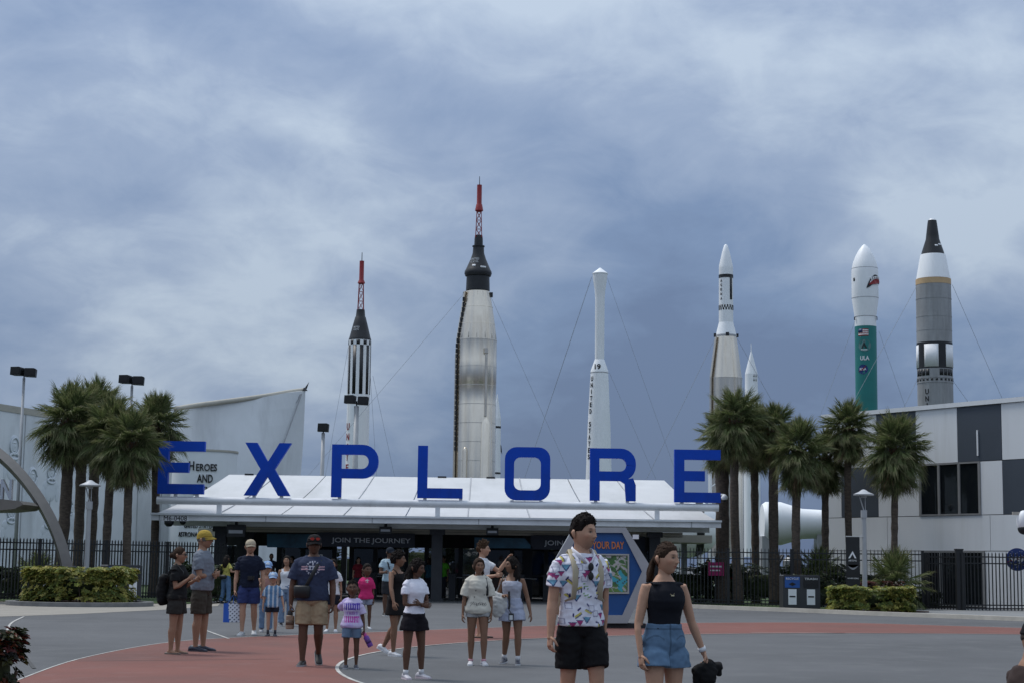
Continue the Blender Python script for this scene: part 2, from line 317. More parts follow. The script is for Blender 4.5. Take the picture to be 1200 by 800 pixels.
# ------------------------------------------------------------------ entry canopy
YB = 62.0
CAN = thing('entry_canopy', 'long white entrance canopy with grey steel beam and dark columns', 'canopy')
fl = P(178, 605.5, YB); fr = P(844.5, 614.0, YB); zb = (fl.z+fr.z)/2; xl, xr = fl.x, fr.x; bh = M_(9.5, YB)
# fascia beam: pieces with slight sag joints
mb = MB(); mb.beam((xl, YB, zb), (xr, YB, zb), 0.28, bh*0.78); mb.build('fascia_beam', beamp, CAN)
mb = MB(); mb.beam((xl-0.02, YB-0.17, zb+bh*0.40), (xr+0.02, YB-0.17, zb+bh*0.40), 0.12, 0.07); mb.build('gutter_lip', mat('gutter', (0.62, 0.64, 0.66), 0.5), CAN)
for k in range(27):
    x = xl+0.3+(xr-xl-0.6)*k/26; mb = MB(); mb.box(x-0.02, x+0.02, YB-0.152, YB-0.138, zb-bh*0.36, zb+bh*0.30)
    if k % 5 == 0: mb.build('fascia_joint', seamm, CAN)
YR, zr = 72.5, 0
rl = P(268, 555.5, YR); rr = P(779, 562.5, YR); zr = (rl.z+rr.z)/2
z0 = zb+bh*0.45
npan = 9
for k in range(npan):
    a, b = k/npan, (k+1)/npan; g = 0.0012
    x0, x1 = xl+(xr-xl)*(a+g)+0.1*(1-2*a), xl+(xr-xl)*(b-g)+0.1*(1-2*b); X0, X1 = rl.x+(rr.x-rl.x)*(a+g), rl.x+(rr.x-rl.x)*(b-g)
    mb = MB(); th = 0.05
    rows = []
    for j in range(7):
        t = j/6; yy = YB+0.1+(YR-YB-0.1)*t; zz_ = z0+(zr-z0)*(t-0.10*math.sin(math.pi*t)*0.6)
        rows.append((x0+(X0-x0)*t, x1+(X1-x1)*t, yy, zz_))
    vs_ = []
    for (p, q, yy, zz_) in rows: vs_ += [(p, yy, zz_), (q, yy, zz_), (p, yy, zz_-th), (q, yy, zz_-th)]
    fs_ = []
    for j in range(6):
        o = j*4; fs_ += [(o, o+1, o+5, o+4), (o+2, o+6, o+7, o+3), (o, o+4, o+6, o+2), (o+1, o+3, o+7, o+5)]
    fs_ += [(0, 2, 3, 1), (24, 25, 27, 26)]
    mb._add(vs_, fs_); mb.build('roof_panel', roofw, CAN)
for k in (1, 3, 5, 6, 8):
    a = k/npan; p0 = Vector((xl+(xr-xl)*a+0.1*(1-2*a), YB+0.1, z0+0.012)); p1 = Vector((rl.x+(rr.x-rl.x)*a, YR, zr+0.012))
    mb = MB(); mb.tube([p0+(p1-p0)*t+Vector((0, 0, -(zr-z0)*0.06*math.sin(math.pi*t))) for t in (0, 0.25, 0.5, 0.75, 1)], 0.022, 6); mb.build('roof_seam', seamm, CAN)
for px in (518, 575, 640, 292):
    p = P(px, 558+(px-268)*0.0137, YR); mb = MB(); mb.box(p.x-0.18, p.x+0.18, YR-0.1, YR+0.1, zr-0.02, zr+0.05); mb.build('ridge_vent', black, CAN)
mb = MB(); mb.beam((rl.x, YR+0.05, zr-0.2), (rr.x, YR+0.05, zr-0.2), 0.15, 0.35); mb.build('ridge_beam', white, CAN)
# sign rail on posts
rp0 = P(184, 585.5, YB); rp1 = P(842, 594.5, YB); zrail = (rp0.z+rp1.z)/2
mb = MB(); mb.tube([(rp0.x, YB, zrail), (rp1.x, YB, zrail)], M_(4.6, YB), 14); mb.build('sign_rail', beamp, CAN, 'auto')
for px in (257, 513, 770):
    x = P(px, 595, YB).x; mb = MB(); mb.box(x-0.085, x+0.085, YB-0.08, YB+0.08, zb+bh*0.39, zrail-0.1); mb.build('rail_post', beamp, CAN)
# columns (under the beam) with raking braces
CANY = 63.6
for px, back in ((258, 0), (512, 0), (767, 0)):
    x = P(px, 660, CANY).x; mb = MB(); mb.box(x-0.2, x+0.2, CANY-0.2, CANY+0.2, 0, zb-bh*0.2)
    mb.box(x-0.28, x+0.28, CANY-0.28, CANY+0.28, zb-bh*0.39-0.35, zb-bh*0.2-0.01); mb.box(x-0.27, x+0.27, CANY-0.27, CANY+0.27, 0, 0.1); mb.build('column', steeld, CAN)
for px in (283, 618, 752):
    x = P(px, 660, 70).x; mb = MB(); mb.box(x-0.2, x+0.2, 69.8, 70.2, 0, zb+0.4); mb.build('column', steeld, CAN)
p0 = P(268, 693, 66.0); p1 = P(300, 615, 66.0)
mb = MB(); mb.beam((p0.x, 66, 0), (p1.x, 66, zb), 0.28, 0.34, up=(0, 1, 0)); mb.build('raking_column', steeld, CAN)
p0 = P(758, 640, 66.0); p1 = P(738, 615, 66.0)
mb = MB(); mb.beam((p0.x, 66, 1.6), (p1.x, 66, zb-0.05), 0.14, 0.16, up=(0, 1, 0)); mb.build('raking_column', steeld, CAN)
# underside: translucent strip stands in for a sunlit band; slatted soffit
zs = zb-bh*0.40
mb = MB(); mb.box(xl+0.6, xr-0.3, YB+0.9, YB+0.93, zs-0.16, zs+0.05); mb.build('bright_band', translucent(mat('bright_band_white', (0.8, 0.81, 0.8), 0.6, var=0.03), 0.5), CAN)
nsl = 26
for k in range(nsl):
    y0 = YB+2.2+k*0.27; mb = MB(); z_ = zs-0.06+0.004*k; mb.box(xl+1.6, xr-1.0, y0, y0+0.26, z_-0.05, z_); mb.build('soffit_board', soffit, CAN)
for k, (ya, yb_) in enumerate(((616.0, 619.6), (619.9, 622.6), (622.9, 625.6))):      # upright slats added to catch skylight, so the soffit reads beige
    mb = MB(); mb.box(xl+1.6, xr-1.0, 65.66+0.05*k, 65.74+0.05*k, P(512, yb_, 65.7).z, P(512, ya, 65.7).z); mb.build('added_soffit_slat', soffit, CAN)
# floodlight boxes under the soffit
for px in (452, 577, 277):
    p = P(px, 619, YB+0.6); o = thing('ceiling_floodlight', {452: 'black box floodlight under the canopy beam above the journey lettering', 577: 'black box floodlight under the canopy beam between column and kiosk', 277: 'large black box floodlight beside the raking canopy column'}[px], 'floodlight', (p.x, YB+0.6, zs), 0, 'floodlights under the canopy beam')
    s = 1.5 if px == 277 else 1.0
    mb = MB(); mb.box(-0.22*s, 0.22*s, -0.14, 0.14, -0.36*s, -0.10); mb.build('housing', black, o); mb = MB(); mb.box(-0.17*s, 0.17*s, -0.15, -0.139, -0.28*s, -0.20*s); mb.build('lens_strip', steelp, o)
    mb = MB(); mb.box(-0.05, 0.05, -0.05, 0.05, -0.102, 0.0); mb.build('bracket', black, o)
# rear canopy edge, beige
mb = MB(); a = P(236, 622, 74); b = P(832, 630, 74); o = thing('rear_canopy', 'low beige canopy slab behind the white entrance roof', 'canopy', (0, 0, 0)); zq = 2.72
mb.box(a.x, b.x, 73.2, 78, zq-0.32, zq); mb.build('roof_slab', beige, o)
for k in range(5):
    x = a.x+0.8+(b.x-a.x-1.6)*k/4; mb = MB(); mb.box(x-0.12, x+0.12, 77, 77.3, 0, zq-0.3); mb.build('post', steelp, o)

# ------------------------------------------------------------------ blue EXPLORE letters standing on the rail
def arc(cx, cz, rx, rz_, a0, a1, n=7): return [(cx+rx*math.cos(R(a0+(a1-a0)*i/n)), cz+rz_*math.sin(R(a0+(a1-a0)*i/n))) for i in range(n+1)]
def ring_faces(mb, outer, inner, y0, y1):
    n = len(outer); V_ = [(x, y0, z) for x, z in outer]+[(x, y0, z) for x, z in inner]+[(x, y1, z) for x, z in outer]+[(x, y1, z) for x, z in inner]
    F_ = []
    for i in range(n):
        j = (i+1) % n; F_ += [(i, j, n+j, n+i), (2*n+i, 3*n+i, 3*n+j, 2*n+j), (i, 2*n+i, 2*n+j, j), (n+i, n+j, 3*n+j, 3*n+i)]
    mb._add(V_, F_)
def rrect(x0, x1, z0, z1, r, n=6): return arc(x1-r, z1-r, r, r, 90, 0, n)+arc(x1-r, z0+r, r, r, 0, -90, n)+arc(x0+r, z0+r, r, r, -90, -180, n)+arc(x0+r, z1-r, r, r, 180, 90, n)
LET = [('E', 185, 241, 517, 578, (206, 231)), ('X', 286, 342, 519, 580, (298, 330)), ('P', 388, 444, 521, 582, (398,)), ('L', 489, 543, 522.5, 583, (498, 540)), ('O', 591, 645, 524, 585.5, (600, 634)), ('R', 691, 745, 525.5, 586, (698, 735)), ('E', 790, 844, 527, 588, (799,))]
for i, (ch, x0, x1, y0, y1, feet) in enumerate(LET):
    a = P(x0, y1, YB); b = P(x1, y0, YB); w = b.x-a.x; h = b.z-a.z
    if ch == 'E': nm = 'blue metal letter E at the %s end of the rail' % ('HEROES sign' if i == 0 else 'palm tree')
    else: nm = 'blue metal letter %s standing on the canopy rail' % ch
    o = thing('sign_letter', nm, 'sign letter', (a.x, YB, a.z), 0, 'blue letters on the canopy rail')
    t = w*0.205; tz = h*0.19; mb = MB(); d0, d1 = -0.13, 0.13
    if ch == 'E': mb.prism([(0, 0), (w, 0), (w, tz), (t*1.05, tz), (t*1.05, h/2-tz/2), (w*0.66, h/2-tz/2), (w*0.66, h/2+tz/2), (t*1.05, h/2+tz/2), (t*1.05, h-tz), (w, h-tz), (w, h), (0, h)], d0, d1)
    elif ch == 'L': mb.prism([(0, 0), (w, 0), (w, tz), (t*1.05, tz), (t*1.05, h), (0, h)], d0, d1)
    elif ch == 'X': k = t*1.25; c = w/2; mb.prism([(0, 0), (k, 0), (c, h/2-k*0.62), (w-k, 0), (w, 0), (c+k*0.60, h/2), (w, h), (w-k, h), (c, h/2+k*0.62), (k, h), (0, h), (c-k*0.60, h/2)], d0, d1)
    elif ch == 'O': r = w*0.26; ring_faces(mb, rrect(0, w, 0, h, r), rrect(t, w-t, tz, h-tz, r*0.55), d0, d1)
    else:
        zt = h*0.36 if ch == 'P' else h*0.38
        r = (h-zt)/2*0.92
        out = [(0, h)]+arc(w-r, h-r, r, r, 90, 0, 6)+arc(w-r, zt+r, r, r, 0, -90, 6)+[(0, zt)]
        inn = [(t, h-tz)]+arc(w-t-r*0.45, h-tz-r*0.45, r*0.45, r*0.45, 90, 0, 6)+arc(w-t-r*0.45, zt+tz*0.95+r*0.45, r*0.45, r*0.45, 0, -90, 6)+[(t, zt+tz*0.95)]
        ring_faces(mb, out, inn, d0, d1)
        mb.prism([(0, 0), (t*1.05, 0), (t*1.05, zt), (0, zt)], d0, d1)
        if ch == 'R': mb.prism([(w*0.79, 0), (w, 0), (w, zt*0.80), (w*0.94, zt+tz*0.3), (w*0.66, zt+0.003), (w*0.76, zt*0.86)], d0+0.002, d1-0.002)
    mb.build('face', bluel, o)
    for fx in feet:
        x = P(fx, y1, YB).x-a.x; mb = MB(); mb.box(x-0.06, x+0.06, -0.06, 0.06, zrail-a.z, 0.003); mb.build('stand', beamp, o)

# ------------------------------------------------------------------ entrance front under the canopy
YD = 70.6
EN = thing('entrance_front', 'dark glazed entrance wall with doors under the white canopy', 'entrance')
def zpx(px, py, Y): return P(px, py, Y).z
ztop = zpx(512, 625, YD); zsb = zpx(512, 641.5, YD)
def xpx(px, Y): return P(px, 650, Y).x
mull = [262, 300, 327, 355, 392, 412, 440, 476, 500, 540, 568, 600, 640, 670, 700, 735, 765]
for px in mull:
    x = xpx(px, YD); mb = MB(); mb.box(x-0.09, x+0.09, YD-0.08, YD+0.08, 0, zsb); mb.build('mullion', steeld, EN)
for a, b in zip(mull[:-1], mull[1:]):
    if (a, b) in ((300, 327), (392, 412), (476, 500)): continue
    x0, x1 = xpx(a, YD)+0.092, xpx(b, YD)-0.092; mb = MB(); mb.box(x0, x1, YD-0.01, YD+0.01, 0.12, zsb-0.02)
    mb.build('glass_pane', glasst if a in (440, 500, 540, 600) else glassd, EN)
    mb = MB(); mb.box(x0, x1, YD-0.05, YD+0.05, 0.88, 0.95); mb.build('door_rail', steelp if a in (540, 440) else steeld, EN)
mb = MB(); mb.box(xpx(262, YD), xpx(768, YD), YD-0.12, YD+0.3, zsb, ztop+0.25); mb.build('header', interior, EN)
# inside: floor level furniture shadow-dark rear screen with gaps
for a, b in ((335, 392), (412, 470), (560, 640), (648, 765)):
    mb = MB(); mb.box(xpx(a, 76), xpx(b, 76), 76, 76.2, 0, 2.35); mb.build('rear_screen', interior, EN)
for (px0, px1, lab, txt, tw0, tw1) in ((372, 486, 'navy header sign reading JOIN THE JOURNEY in pale capitals', 'JOIN THE JOURNEY', 389, 481), (622, 756, 'navy header sign starting with JOIN behind the man in patterned shirt', 'JOIN THE JOURNEY', 638, 730)):
    o = thing('header_sign', lab, 'sign', (0, 0, 0)); mb = MB(); yy = 65.6
    p0 = P(px0, 626, yy); p1 = P(px1, 641.5, yy); mb.box(p0.x, p1.x, yy-0.03, yy+0.035, P(512, 641.5, yy).z, P(512, 625, yy).z); mb.build('panel', navy, o)
    c = P((tw0+tw1)/2, 633.5+((tw0+tw1)/2-435)*0.0135, yy)
    text('lettering', txt, lettw, o, (c.x, yy-0.045, c.z), w=M_(tw1-tw0, yy), h=M_(7.3, yy), depth=0.012, bold=0.012)
def navygrad(name, pts, lab):
    o = thing('graphic_sign', lab, 'sign'); mb = MB(); mb.prism(pts, 65.57, 65.64); mb.build('panel', navyg, o)
p = lambda a, b: (P(a, b, 65.6).x, P(a, b, 65.6).z)
navygrad('g', [p(313, 640.5), p(371, 641.5), p(371, 625.5), p(313, 625)], 'blue glowing planet graphic sign left of the journey lettering')
navygrad('g', [p(556, 641.5), p(625, 642), p(615, 630), p(556, 629)], 'teal wedge shaped planet graphic on the entrance header')
# turnstiles
TSL = ['dark turnstile below the letters JOURNEY', 'dark turnstile just beside the middle canopy column', 'dark turnstile behind the neon green visitor gap', 'dark turnstile behind the man raising his hand', 'dark turnstile behind the woman in romper', 'dark turnstile next to the map kiosk', 'dark turnstile behind the boy in striped shirt', 'dark turnstile behind the man in navy tee']
for i, px in enumerate((436, 470, 530, 556, 610, 640, 330, 352)):
    pt = P(px, 690, 66.5); o = thing('turnstile', TSL[i], 'turnstile', (pt.x, 66.5, 0), 0, 'turnstiles under the canopy')
    mb = MB(); mb.box(-0.13, 0.13, -0.5, 0.5, 0, 0.92); mb.box(-0.16, 0.16, -0.54, 0.54, 0.92, 1.0); mb.build('cabinet', steeld, o)
    mb = MB(); mb.tube([(0.12, -0.35, 0.86), (0.62, -0.35, 0.84)], 0.022, 8); mb.build('bar', chrome, o, 'auto')
    mb = MB(); mb.tube([(0, 0.4, 0.98), (0, 0.4, 1.25)], 0.03, 8); mb.box(-0.09, 0.09, 0.36, 0.44, 1.2, 1.4); mb.build('reader', black, o)

# ------------------------------------------------------------------ hexagonal map kiosk
YK = 39.45
KS = thing('map_kiosk', 'hexagonal blue and grey map kiosk on a black plinth', 'kiosk', (0, 0, 0))
pk = lambda a, b: (P(a, b, YK).x, P(a, b, YK).z)
# slight turn is ignored: the face looks to the camera
hexo = [pk(672, 617.5), pk(733, 617.5), pk(765, 668), pk(735, 729.5), pk(672, 729.5), pk(641, 672)]
hexi = [pk(678, 623.5), pk(729, 623.8), pk(752, 669), pk(729, 720), pk(678, 720), pk(655, 672)]
mb = MB(); n = 6
ring_faces(mb, hexo[::-1], hexi[::-1], YK-0.12, YK+0.5); mb.build('frame', steelp, KS)
mb = MB(); mb.prism(hexi, YK-0.05, YK+0.4); mb.build('panel', bluep, KS)
q = pk(703, 734)[0]; mb = MB(); mb.box(q-0.95, q+1.05, YK-0.02, YK+0.5, 0, pk(703, 729.3)[1]); mb.build('plinth', black, KS)
mf = [pk(676, 648), pk(737, 648.5), pk(737, 695), pk(676, 695)]
mb = MB(); ring_faces(mb, [mf[0], mf[1], mf[2], mf[3]], [(x+(0.035 if i in (0, 3) else -0.035), z+(-0.035 if i < 2 else 0.035)) for i, (x, z) in enumerate(mf)], YK-0.09, YK-0.04); mb.build('map_frame', mat('map_frame', (0.36, 0.37, 0.35), 0.5), KS)
# printed map: painted vertex grid
nx, nz = 90, 70; xs = np.linspace(mf[0][0]+0.036, mf[1][0]-0.036, nx); zs_ = np.linspace(mf[2][1]+0.036, mf[0][1]-0.036, nz)
XX, ZZ = np.meshgrid(xs, zs_); U = (XX-xs[0])/(xs[-1]-xs[0]); V2 = (ZZ-zs_[0])/(zs_[-1]-zs_[0])
def pn(x, y, s=0):
    return (np.sin(x*7.1+s+2*np.sin(y*5.3+s))+np.sin(y*9.7+1.7*s+1.6*np.sin(x*8.9+s))+np.sin((x+y)*15.1+s*2.3+np.sin(x*17+y*11)))/3
C_ = np.zeros((nz, nx, 3)); C_[:] = (0.06, 0.15, 0.05)
m1 = pn(U*1.1, V2*1.0, 0.4) > 0.12; C_[m1] = (0.12, 0.22, 0.06)
m2 = (np.abs(pn(U, V2, 2.0)) < 0.10); C_[m2] = (0.40, 0.40, 0.38)
m3 = (pn(U*2.3, V2*2.1, 5.0) > 0.42) & (V2 > 0.4); C_[m3] = (0.42, 0.42, 0.42)
m4 = ((np.abs(V2-0.32+0.14*np.sin(U*9)-0.25*(U-0.5)) < 0.07) | (np.hypot((U-0.90+0.05*np.sin(V2*14))/0.06, (V2-0.30)/0.3) < 1)); C_[m4] = (0.05, 0.34, 0.42)
m5 = (U < 0.42) & (U > 0.28) & (V2 < 0.28) & (V2 > 0.05); C_[m5] = (0.5, 0.36, 0.25)
m6 = (pn(U*5.3, V2*4.1, 9.0) > 0.62); C_[m6] = (0.05, 0.06, 0.05)
mb = MB(); mb.v = [(x, YK-0.062, z) for x, z in zip(XX.ravel(), ZZ.ravel())]; mb.c = [tuple(c) for c in C_.reshape(-1, 3)]
mb.f = [(j*nx+i, j*nx+i+1, (j+1)*nx+i+1, (j+1)*nx+i) for j in range(nz-1) for i in range(nx-1)]; mb.build('printed_map', vc, KS, fix=False)
c = pk(710, 638.2); text('lettering', 'PLAN YOUR DAY', orange, KS, (P(703, 638, YK).x, YK-0.06, c[1]), w=M_(56, YK), h=M_(8.6, YK), depth=0.015, bold=0.02)
e = pk(744.5, 628.5); mb = MB(); mb.box(e[0]-0.07, e[0]+0.07, YK-0.128, YK-0.121, e[1]-0.05, e[1]+0.05); mb.build('sticker', lettw, KS)
# ================================================================== rockets
class Rocket:
    def __init__(s, label, px, py, Y, name='rocket'):
        b = P(px, py, Y); s.Y = Y; s.x = b.x; s.px = px; s.py = py; s.o = thing(name, label, 'rocket', (b.x, Y, 0))
    def z(s, py): return P(s.px, py, s.Y).z
    def r(s, hw): return M_(hw, s.Y)
    def seg(s, name, m, prof, n=36, parent=None, smooth='auto'):
        pr = [(s.z(y), max(s.r(h), 0.005)) for y, h in prof]; pr.sort(); mb = MB(); mb.lathe(pr, n); return mb.build(name, m, parent or s.o, smooth)
    def ring(s, y0, y1, hw, name, m, n=36): return s.seg(name, m, [(y0, hw), (y1, hw)], n)
    def patch(s, name, m, a0, a1, y0, y1, hw, hw2=None, k=6, off=0.012):
        """curved plate on the skin; angles in degrees, 0 faces the camera, + to the right"""
        z1, z0 = s.z(y0), s.z(y1); r1 = s.r(hw)+off; r0 = s.r(hw2 or hw)+off; V_ = []
        for j in range(k+1):
            a = R(a0+(a1-a0)*j/k); V_ += [(r0*math.sin(a), -r0*math.cos(a), z0), (r1*math.sin(a), -r1*math.cos(a), z1), ((r0-0.03)*math.sin(a), -(r0-0.03)*math.cos(a), z0), ((r1-0.03)*math.sin(a), -(r1-0.03)*math.cos(a), z1)]
        F_ = []
        for j in range(k):
            o = j*4; F_ += [(o, o+4, o+5, o+1), (o+2, o+3, o+7, o+6), (o, o+2, o+6, o+4), (o+1, o+5, o+7, o+3)]
        F_ += [(0, 1, 3, 2), (k*4, k*4+2, k*4+3, k*4+1)]
        mb = MB(); mb._add(V_, F_); return mb.build(name, m, s.o, True)
    def vtext(s, txt, m, ang, y0, dy, hw, size, name='lettering'):
        for i, c in enumerate(txt):
            if c == ' ': continue
            text(name, c, m, s.o, (0, 0, s.z(y0+dy*i)), h=s.r(size), w=s.r(size*0.72) if c != 'I' else None, depth=0.012, rz=R(ang), wrap=(0, 0, s.r(hw(y0+dy*i) if callable(hw) else hw)), bold=0.02)
    def tower(s, y0, y1, h0, h1, m, bays=3):
        z1, z0 = s.z(y0), s.z(y1); r1, r0 = s.r(h0), s.r(h1); mb = MB()
        cs = [(math.cos(a), math.sin(a)) for a in (R(45), R(135), R(225), R(315))]; w = s.r(0.55)
        pt = lambda i, t: Vector((cs[i % 4][0]*(r0+(r1-r0)*t)*1.3, cs[i % 4][1]*(r0+(r1-r0)*t)*1.3, z0+(z1-z0)*t))
        for i in range(4):
            mb.tube([pt(i, 0), pt(i, 1)], w*0.8, 6)
            for b in range(bays):
                t0, t1 = b/bays, (b+1)/bays; mb.tube([pt(i, t0), pt(i+1, t1)], w*0.5, 5); mb.tube([pt(i+1, t0), pt(i, t1)], w*0.5, 5); mb.tube([pt(i, t1), pt(i+1, t1)], w*0.5, 5)
        return mb.build('escape_tower', m, s.o)
    def guy(s, px, py, px2, py2):
        a = P(px, py, s.Y)-Vector((s.x, s.Y, 0)); d = P(px2, py2, s.Y)-P(px, py, s.Y); k = -a.z/d.z; b = a+d*k
        mb = MB(); mb.tube([a, b], 0.011, 6); mb.build('guy_wire', wirem, s.o)
# --- black and white striped slim rocket
r = Rocket('slim white rocket with black stripes, black capsule and red escape tower', 421, 430, 131)
r.seg('antenna', steeld, [(296, 0.4), (307, 0.5)], 8); r.seg('escape_motor', rred, [(306, 2.7), (328, 2.8), (330, 3.8), (332, 4.6), (333, 3.0)], 16)
r.tower(331, 364, 2.6, 3.6, rred)
r.seg('capsule', rblack, [(363, 4.8), (371, 5.6), (372, 6.3), (380, 8.5), (396, 12.6), (398, 13.4), (399.5, 13.2)])
text('lettering', 'UNITED\nSTATES', lettw, r.o, (0, 0, r.z(386)), w=r.r(8), h=r.r(5), depth=0.01, rz=R(-22), wrap=(0, 0, r.r(10.4)))
r.seg('body', rwhite, [(399, 13.3), (464, 13.3), (520, 13.4), (560, 13.4), (640, 13.6), (652, 13.6)])
for k in range(10):
    a = k*36+6; r.patch('black_stripe', rblack, a, a+18, 405, 462, 13.3); r.patch('black_check', rblack, a+18, a+36, 399.4, 404.6, 13.3, k=3)
r.patch('black_check', rblack, 40, 62, 465, 472, 13.3)
r.vtext('UNITED STATES', rred, -52, 500, 12, 13.6, 8)
r.guy(409, 402, 395, 480); r.guy(437, 440, 462, 556); r.guy(434, 440, 439, 520)
# --- silver rocket with capsule
r = Rocket('tall silver rocket with black capsule and red escape tower', 558.5, 430, 127)
r.seg('antenna', steeld, [(207, 0.35), (218, 0.5)], 8); r.seg('escape_motor', rred, [(217, 2.9), (239, 3.0), (240, 3.6), (247, 5.0), (248.5, 3.2)], 16)
r.tower(248, 279, 2.8, 4.0, rred); r.seg('capsule_neck', rblack, [(276, 4.4), (280, 5.0), (288, 5.2), (288.3, 7.4), (289.5, 7.4), (290, 6.5), (297, 6.9), (304, 9.2), (316, 14.6), (318.5, 16.0), (321, 16.3), (324, 15.2)])
text('lettering', 'UNITED\nSTATES', lettw, r.o, (0, 0, r.z(307)), w=r.r(11), h=r.r(6), depth=0.01, rz=R(-22), wrap=(0, 0, r.r(11.5)))
r.patch('white_mark', lettw, 12, 40, 314, 316, 14.6); r.patch('white_mark', lettw, -30, -12, 312, 315, 13.6)
r.seg('adapter', rblack, [(323.5, 13.6), (341, 14.2)])
zz0 = [(342, 14.4), (356, 17), (375, 20.2), (392, 22.6), (399, 23.3)]
r.seg('tapered_skin', silver, zz0); r.seg('tank_skin', silver, [(399.1, 23.45), (423, 23.45), (423.4, 23.6), (449, 23.6), (449.4, 23.45), (474, 23.45), (474.4, 23.6), (640, 23.7), (652, 23.7)])
for y in (399, 430, 452, 474, 496, 518, 540): r.ring(y, y+0.7, 23.75, 'band', silver)
for y, h in ((360, 17.9), (380, 21.0)): r.seg('band', silver, [(y, h+0.05), (y+0.8, h+0.25)])
for k in range(7):
    a = -75+25*k; r.patch('skin_seam', mat('seam_dark', (0.25, 0.24, 0.22), 0.4, metal=0.6), a, a+0.9, 343, 398, 14.5, 23.3, k=1)
# raceways and pods
mb = MB(); mb.tube([(-r.r(15), -0.3, r.z(343)), (-r.r(22.8), -0.35, r.z(397)), (-r.r(24.2), -0.4, r.z(420)), (-r.r(24.4), -0.4, r.z(560))], [(r.r(1.6), 0.3)]*4, 8); mb.build('raceway', silver, r.o)
mb = MB()
for k in range(30):
    y = 350+k*6; hw = 17 if y < 360 else (14.5+(y-342)/57*9 if y < 399 else 24.2); mb.box(-r.r(hw+0.6), -r.r(hw-1.9), -0.68, -0.62, r.z(y+4.6), r.z(y))
mb.build('raceway_covers', rblack, r.o)
mb = MB(); mb.lathe([(0, 0.44), (r.z(498)-0.0, 0.44), (r.z(488), 0.10)], 20, cx=r.r(11.5), cy=-1.12); mb.build('side_pod', silver, r.o, 'auto')
mb = MB(); mb.tube([(r.r(11.5), -1.3, r.z(489)), (r.r(11.5), -1.3, r.z(416))], 0.10, 8); mb.box(r.r(9.5), r.r(13.8), -1.5, -1.15, r.z(416), r.z(410)); mb.build('vent_pipe', silver, r.o)
mb = MB(); mb.lathe([(0, 0.17), (r.z(529), 0.17), (r.z(526), 0.11), (r.z(525), 0.03)], 16, cx=-r.r(11.5), cy=-1.36); mb.build('vernier_pod', silver, r.o, 'auto')
for x in (-15.5, 16): mb = MB(); mb.box(r.r(x)-0.12, r.r(x)+0.12, -0.2, 0.2, r.z(348), r.z(343)); mb.build('guy_bracket', rblack, r.o)
r.guy(543, 345, 440, 465); r.guy(574, 345, 668, 556)
# --- slender white flight vehicle half hidden behind it
r = Rocket('slender white rocket half hidden behind the tall silver rocket', 582, 520, 150)
r.seg('nose', rwhite, [(461, 0.3), (490, 4.6)]); r.seg('body', rwhite, [(490, 4.6), (640, 5.2)]); r.ring(499, 501.5, 4.75, 'black_band', rblack); r.ring(553, 555, 5.2, 'black_band', rblack)
mb = MB(); mb.prism([(0.05, r.z(512)), (0.42, r.z(522)), (0.5, r.z(532)), (0.05, r.z(520))], -0.03, 0.03); mb.build('fin', rblack, r.o)
# --- white tapered rocket 19
r = Rocket('white bottle shaped rocket numbered 19 with a flared tip', 702.5, 430, 128)
r.seg('tip', rwhite, [(314, 0.4), (316, 3.2), (320.5, 9.2), (321.5, 9.2)]); r.seg('flare', rwhite, [(321.5, 8.8), (330, 8.0), (340, 6.4), (350, 5.6), (421, 5.5)])
r.seg('shoulder', rwhite, [(421, 5.5), (422.5, 6.2), (434, 10.3), (436, 10.5)]); r.seg('body', rwhite, [(436.2, 10.4), (500, 13.4), (640, 17.5), (652, 17.5)])
text('lettering', '19', lettk, r.o, (0, 0, r.z(430.2)), w=r.r(7.4), h=r.r(6.6), depth=0.01, rz=R(-16), wrap=(0, 0, r.r(9.9)), bold=0.03)
r.vtext('UNITED STATES', lettk, -56, 444, 7.6, lambda y: np.interp(y, (436, 500, 640), (10.4, 13.4, 17.5))+0.2, 5.6); r.ring(436, 437, 10.6, 'joint_ring', seamm)
r.guy(694, 324, 655, 440); r.guy(711, 324, 775, 505); r.guy(693, 325, 668, 400); r.guy(714, 436, 742, 500)
# --- silver and white rocket with checker band
r = Rocket('silver rocket with white upper stage and checkered band', 851, 430, 106)
r.seg('nose', rwhite, [(286.5, 0.8), (288, 2.2), (296, 4.6), (311, 8.0), (314, 8.3)]); r.seg('upper_stage', rwhite, [(314, 8.3), (378, 8.5)]); r.ring(322.5, 326.3, 8.65, 'black_ring', rblack)
r.patch('black_bar', rblack, 26, 48, 324, 352, 8.5, k=3)
for k in range(16):
    a = k*22.5; r.patch('black_check', rblack, a, a+11, 358, 361, 8.5, k=2); r.patch('black_check', rblack, a+11, a+22, 361, 364, 8.5, k=2)
r.seg('adapter', rwhite, [(378, 8.5), (392.5, 12.2)]); r.seg('collar', seamm, [(392.5, 12.3), (394, 12.7), (395, 12.4)])
r.vtext('AGENA', lettk, -48, 330, 5.2, 8.5, 3.2)
r.seg('tapered_skin', silver, [(395, 12.4), (420, 15.6), (443, 18.5)]); r.seg('tank_skin', silver, [(443.1, 18.8), (640, 19.2), (652, 19.2)])
for y in (443, 458, 480, 505, 530, 555): r.ring(y, y+0.6, 19.25, 'band', silver)
mb = MB(); mb.tube([(-r.r(12.5), -0.2, r.z(396)), (-r.r(18.6), -0.25, r.z(442)), (-r.r(19.5), -0.25, r.z(560))], [(r.r(1.5), 0.25)]*3, 8); mb.build('raceway', silver, r.o)
mb = MB(); mb.lathe([(0, 0.30), (r.z(510), 0.30), (r.z(502), 0.05)], 14, cx=r.r(12.5), cy=-0.9); mb.build('side_pod', silver, r.o, 'auto')
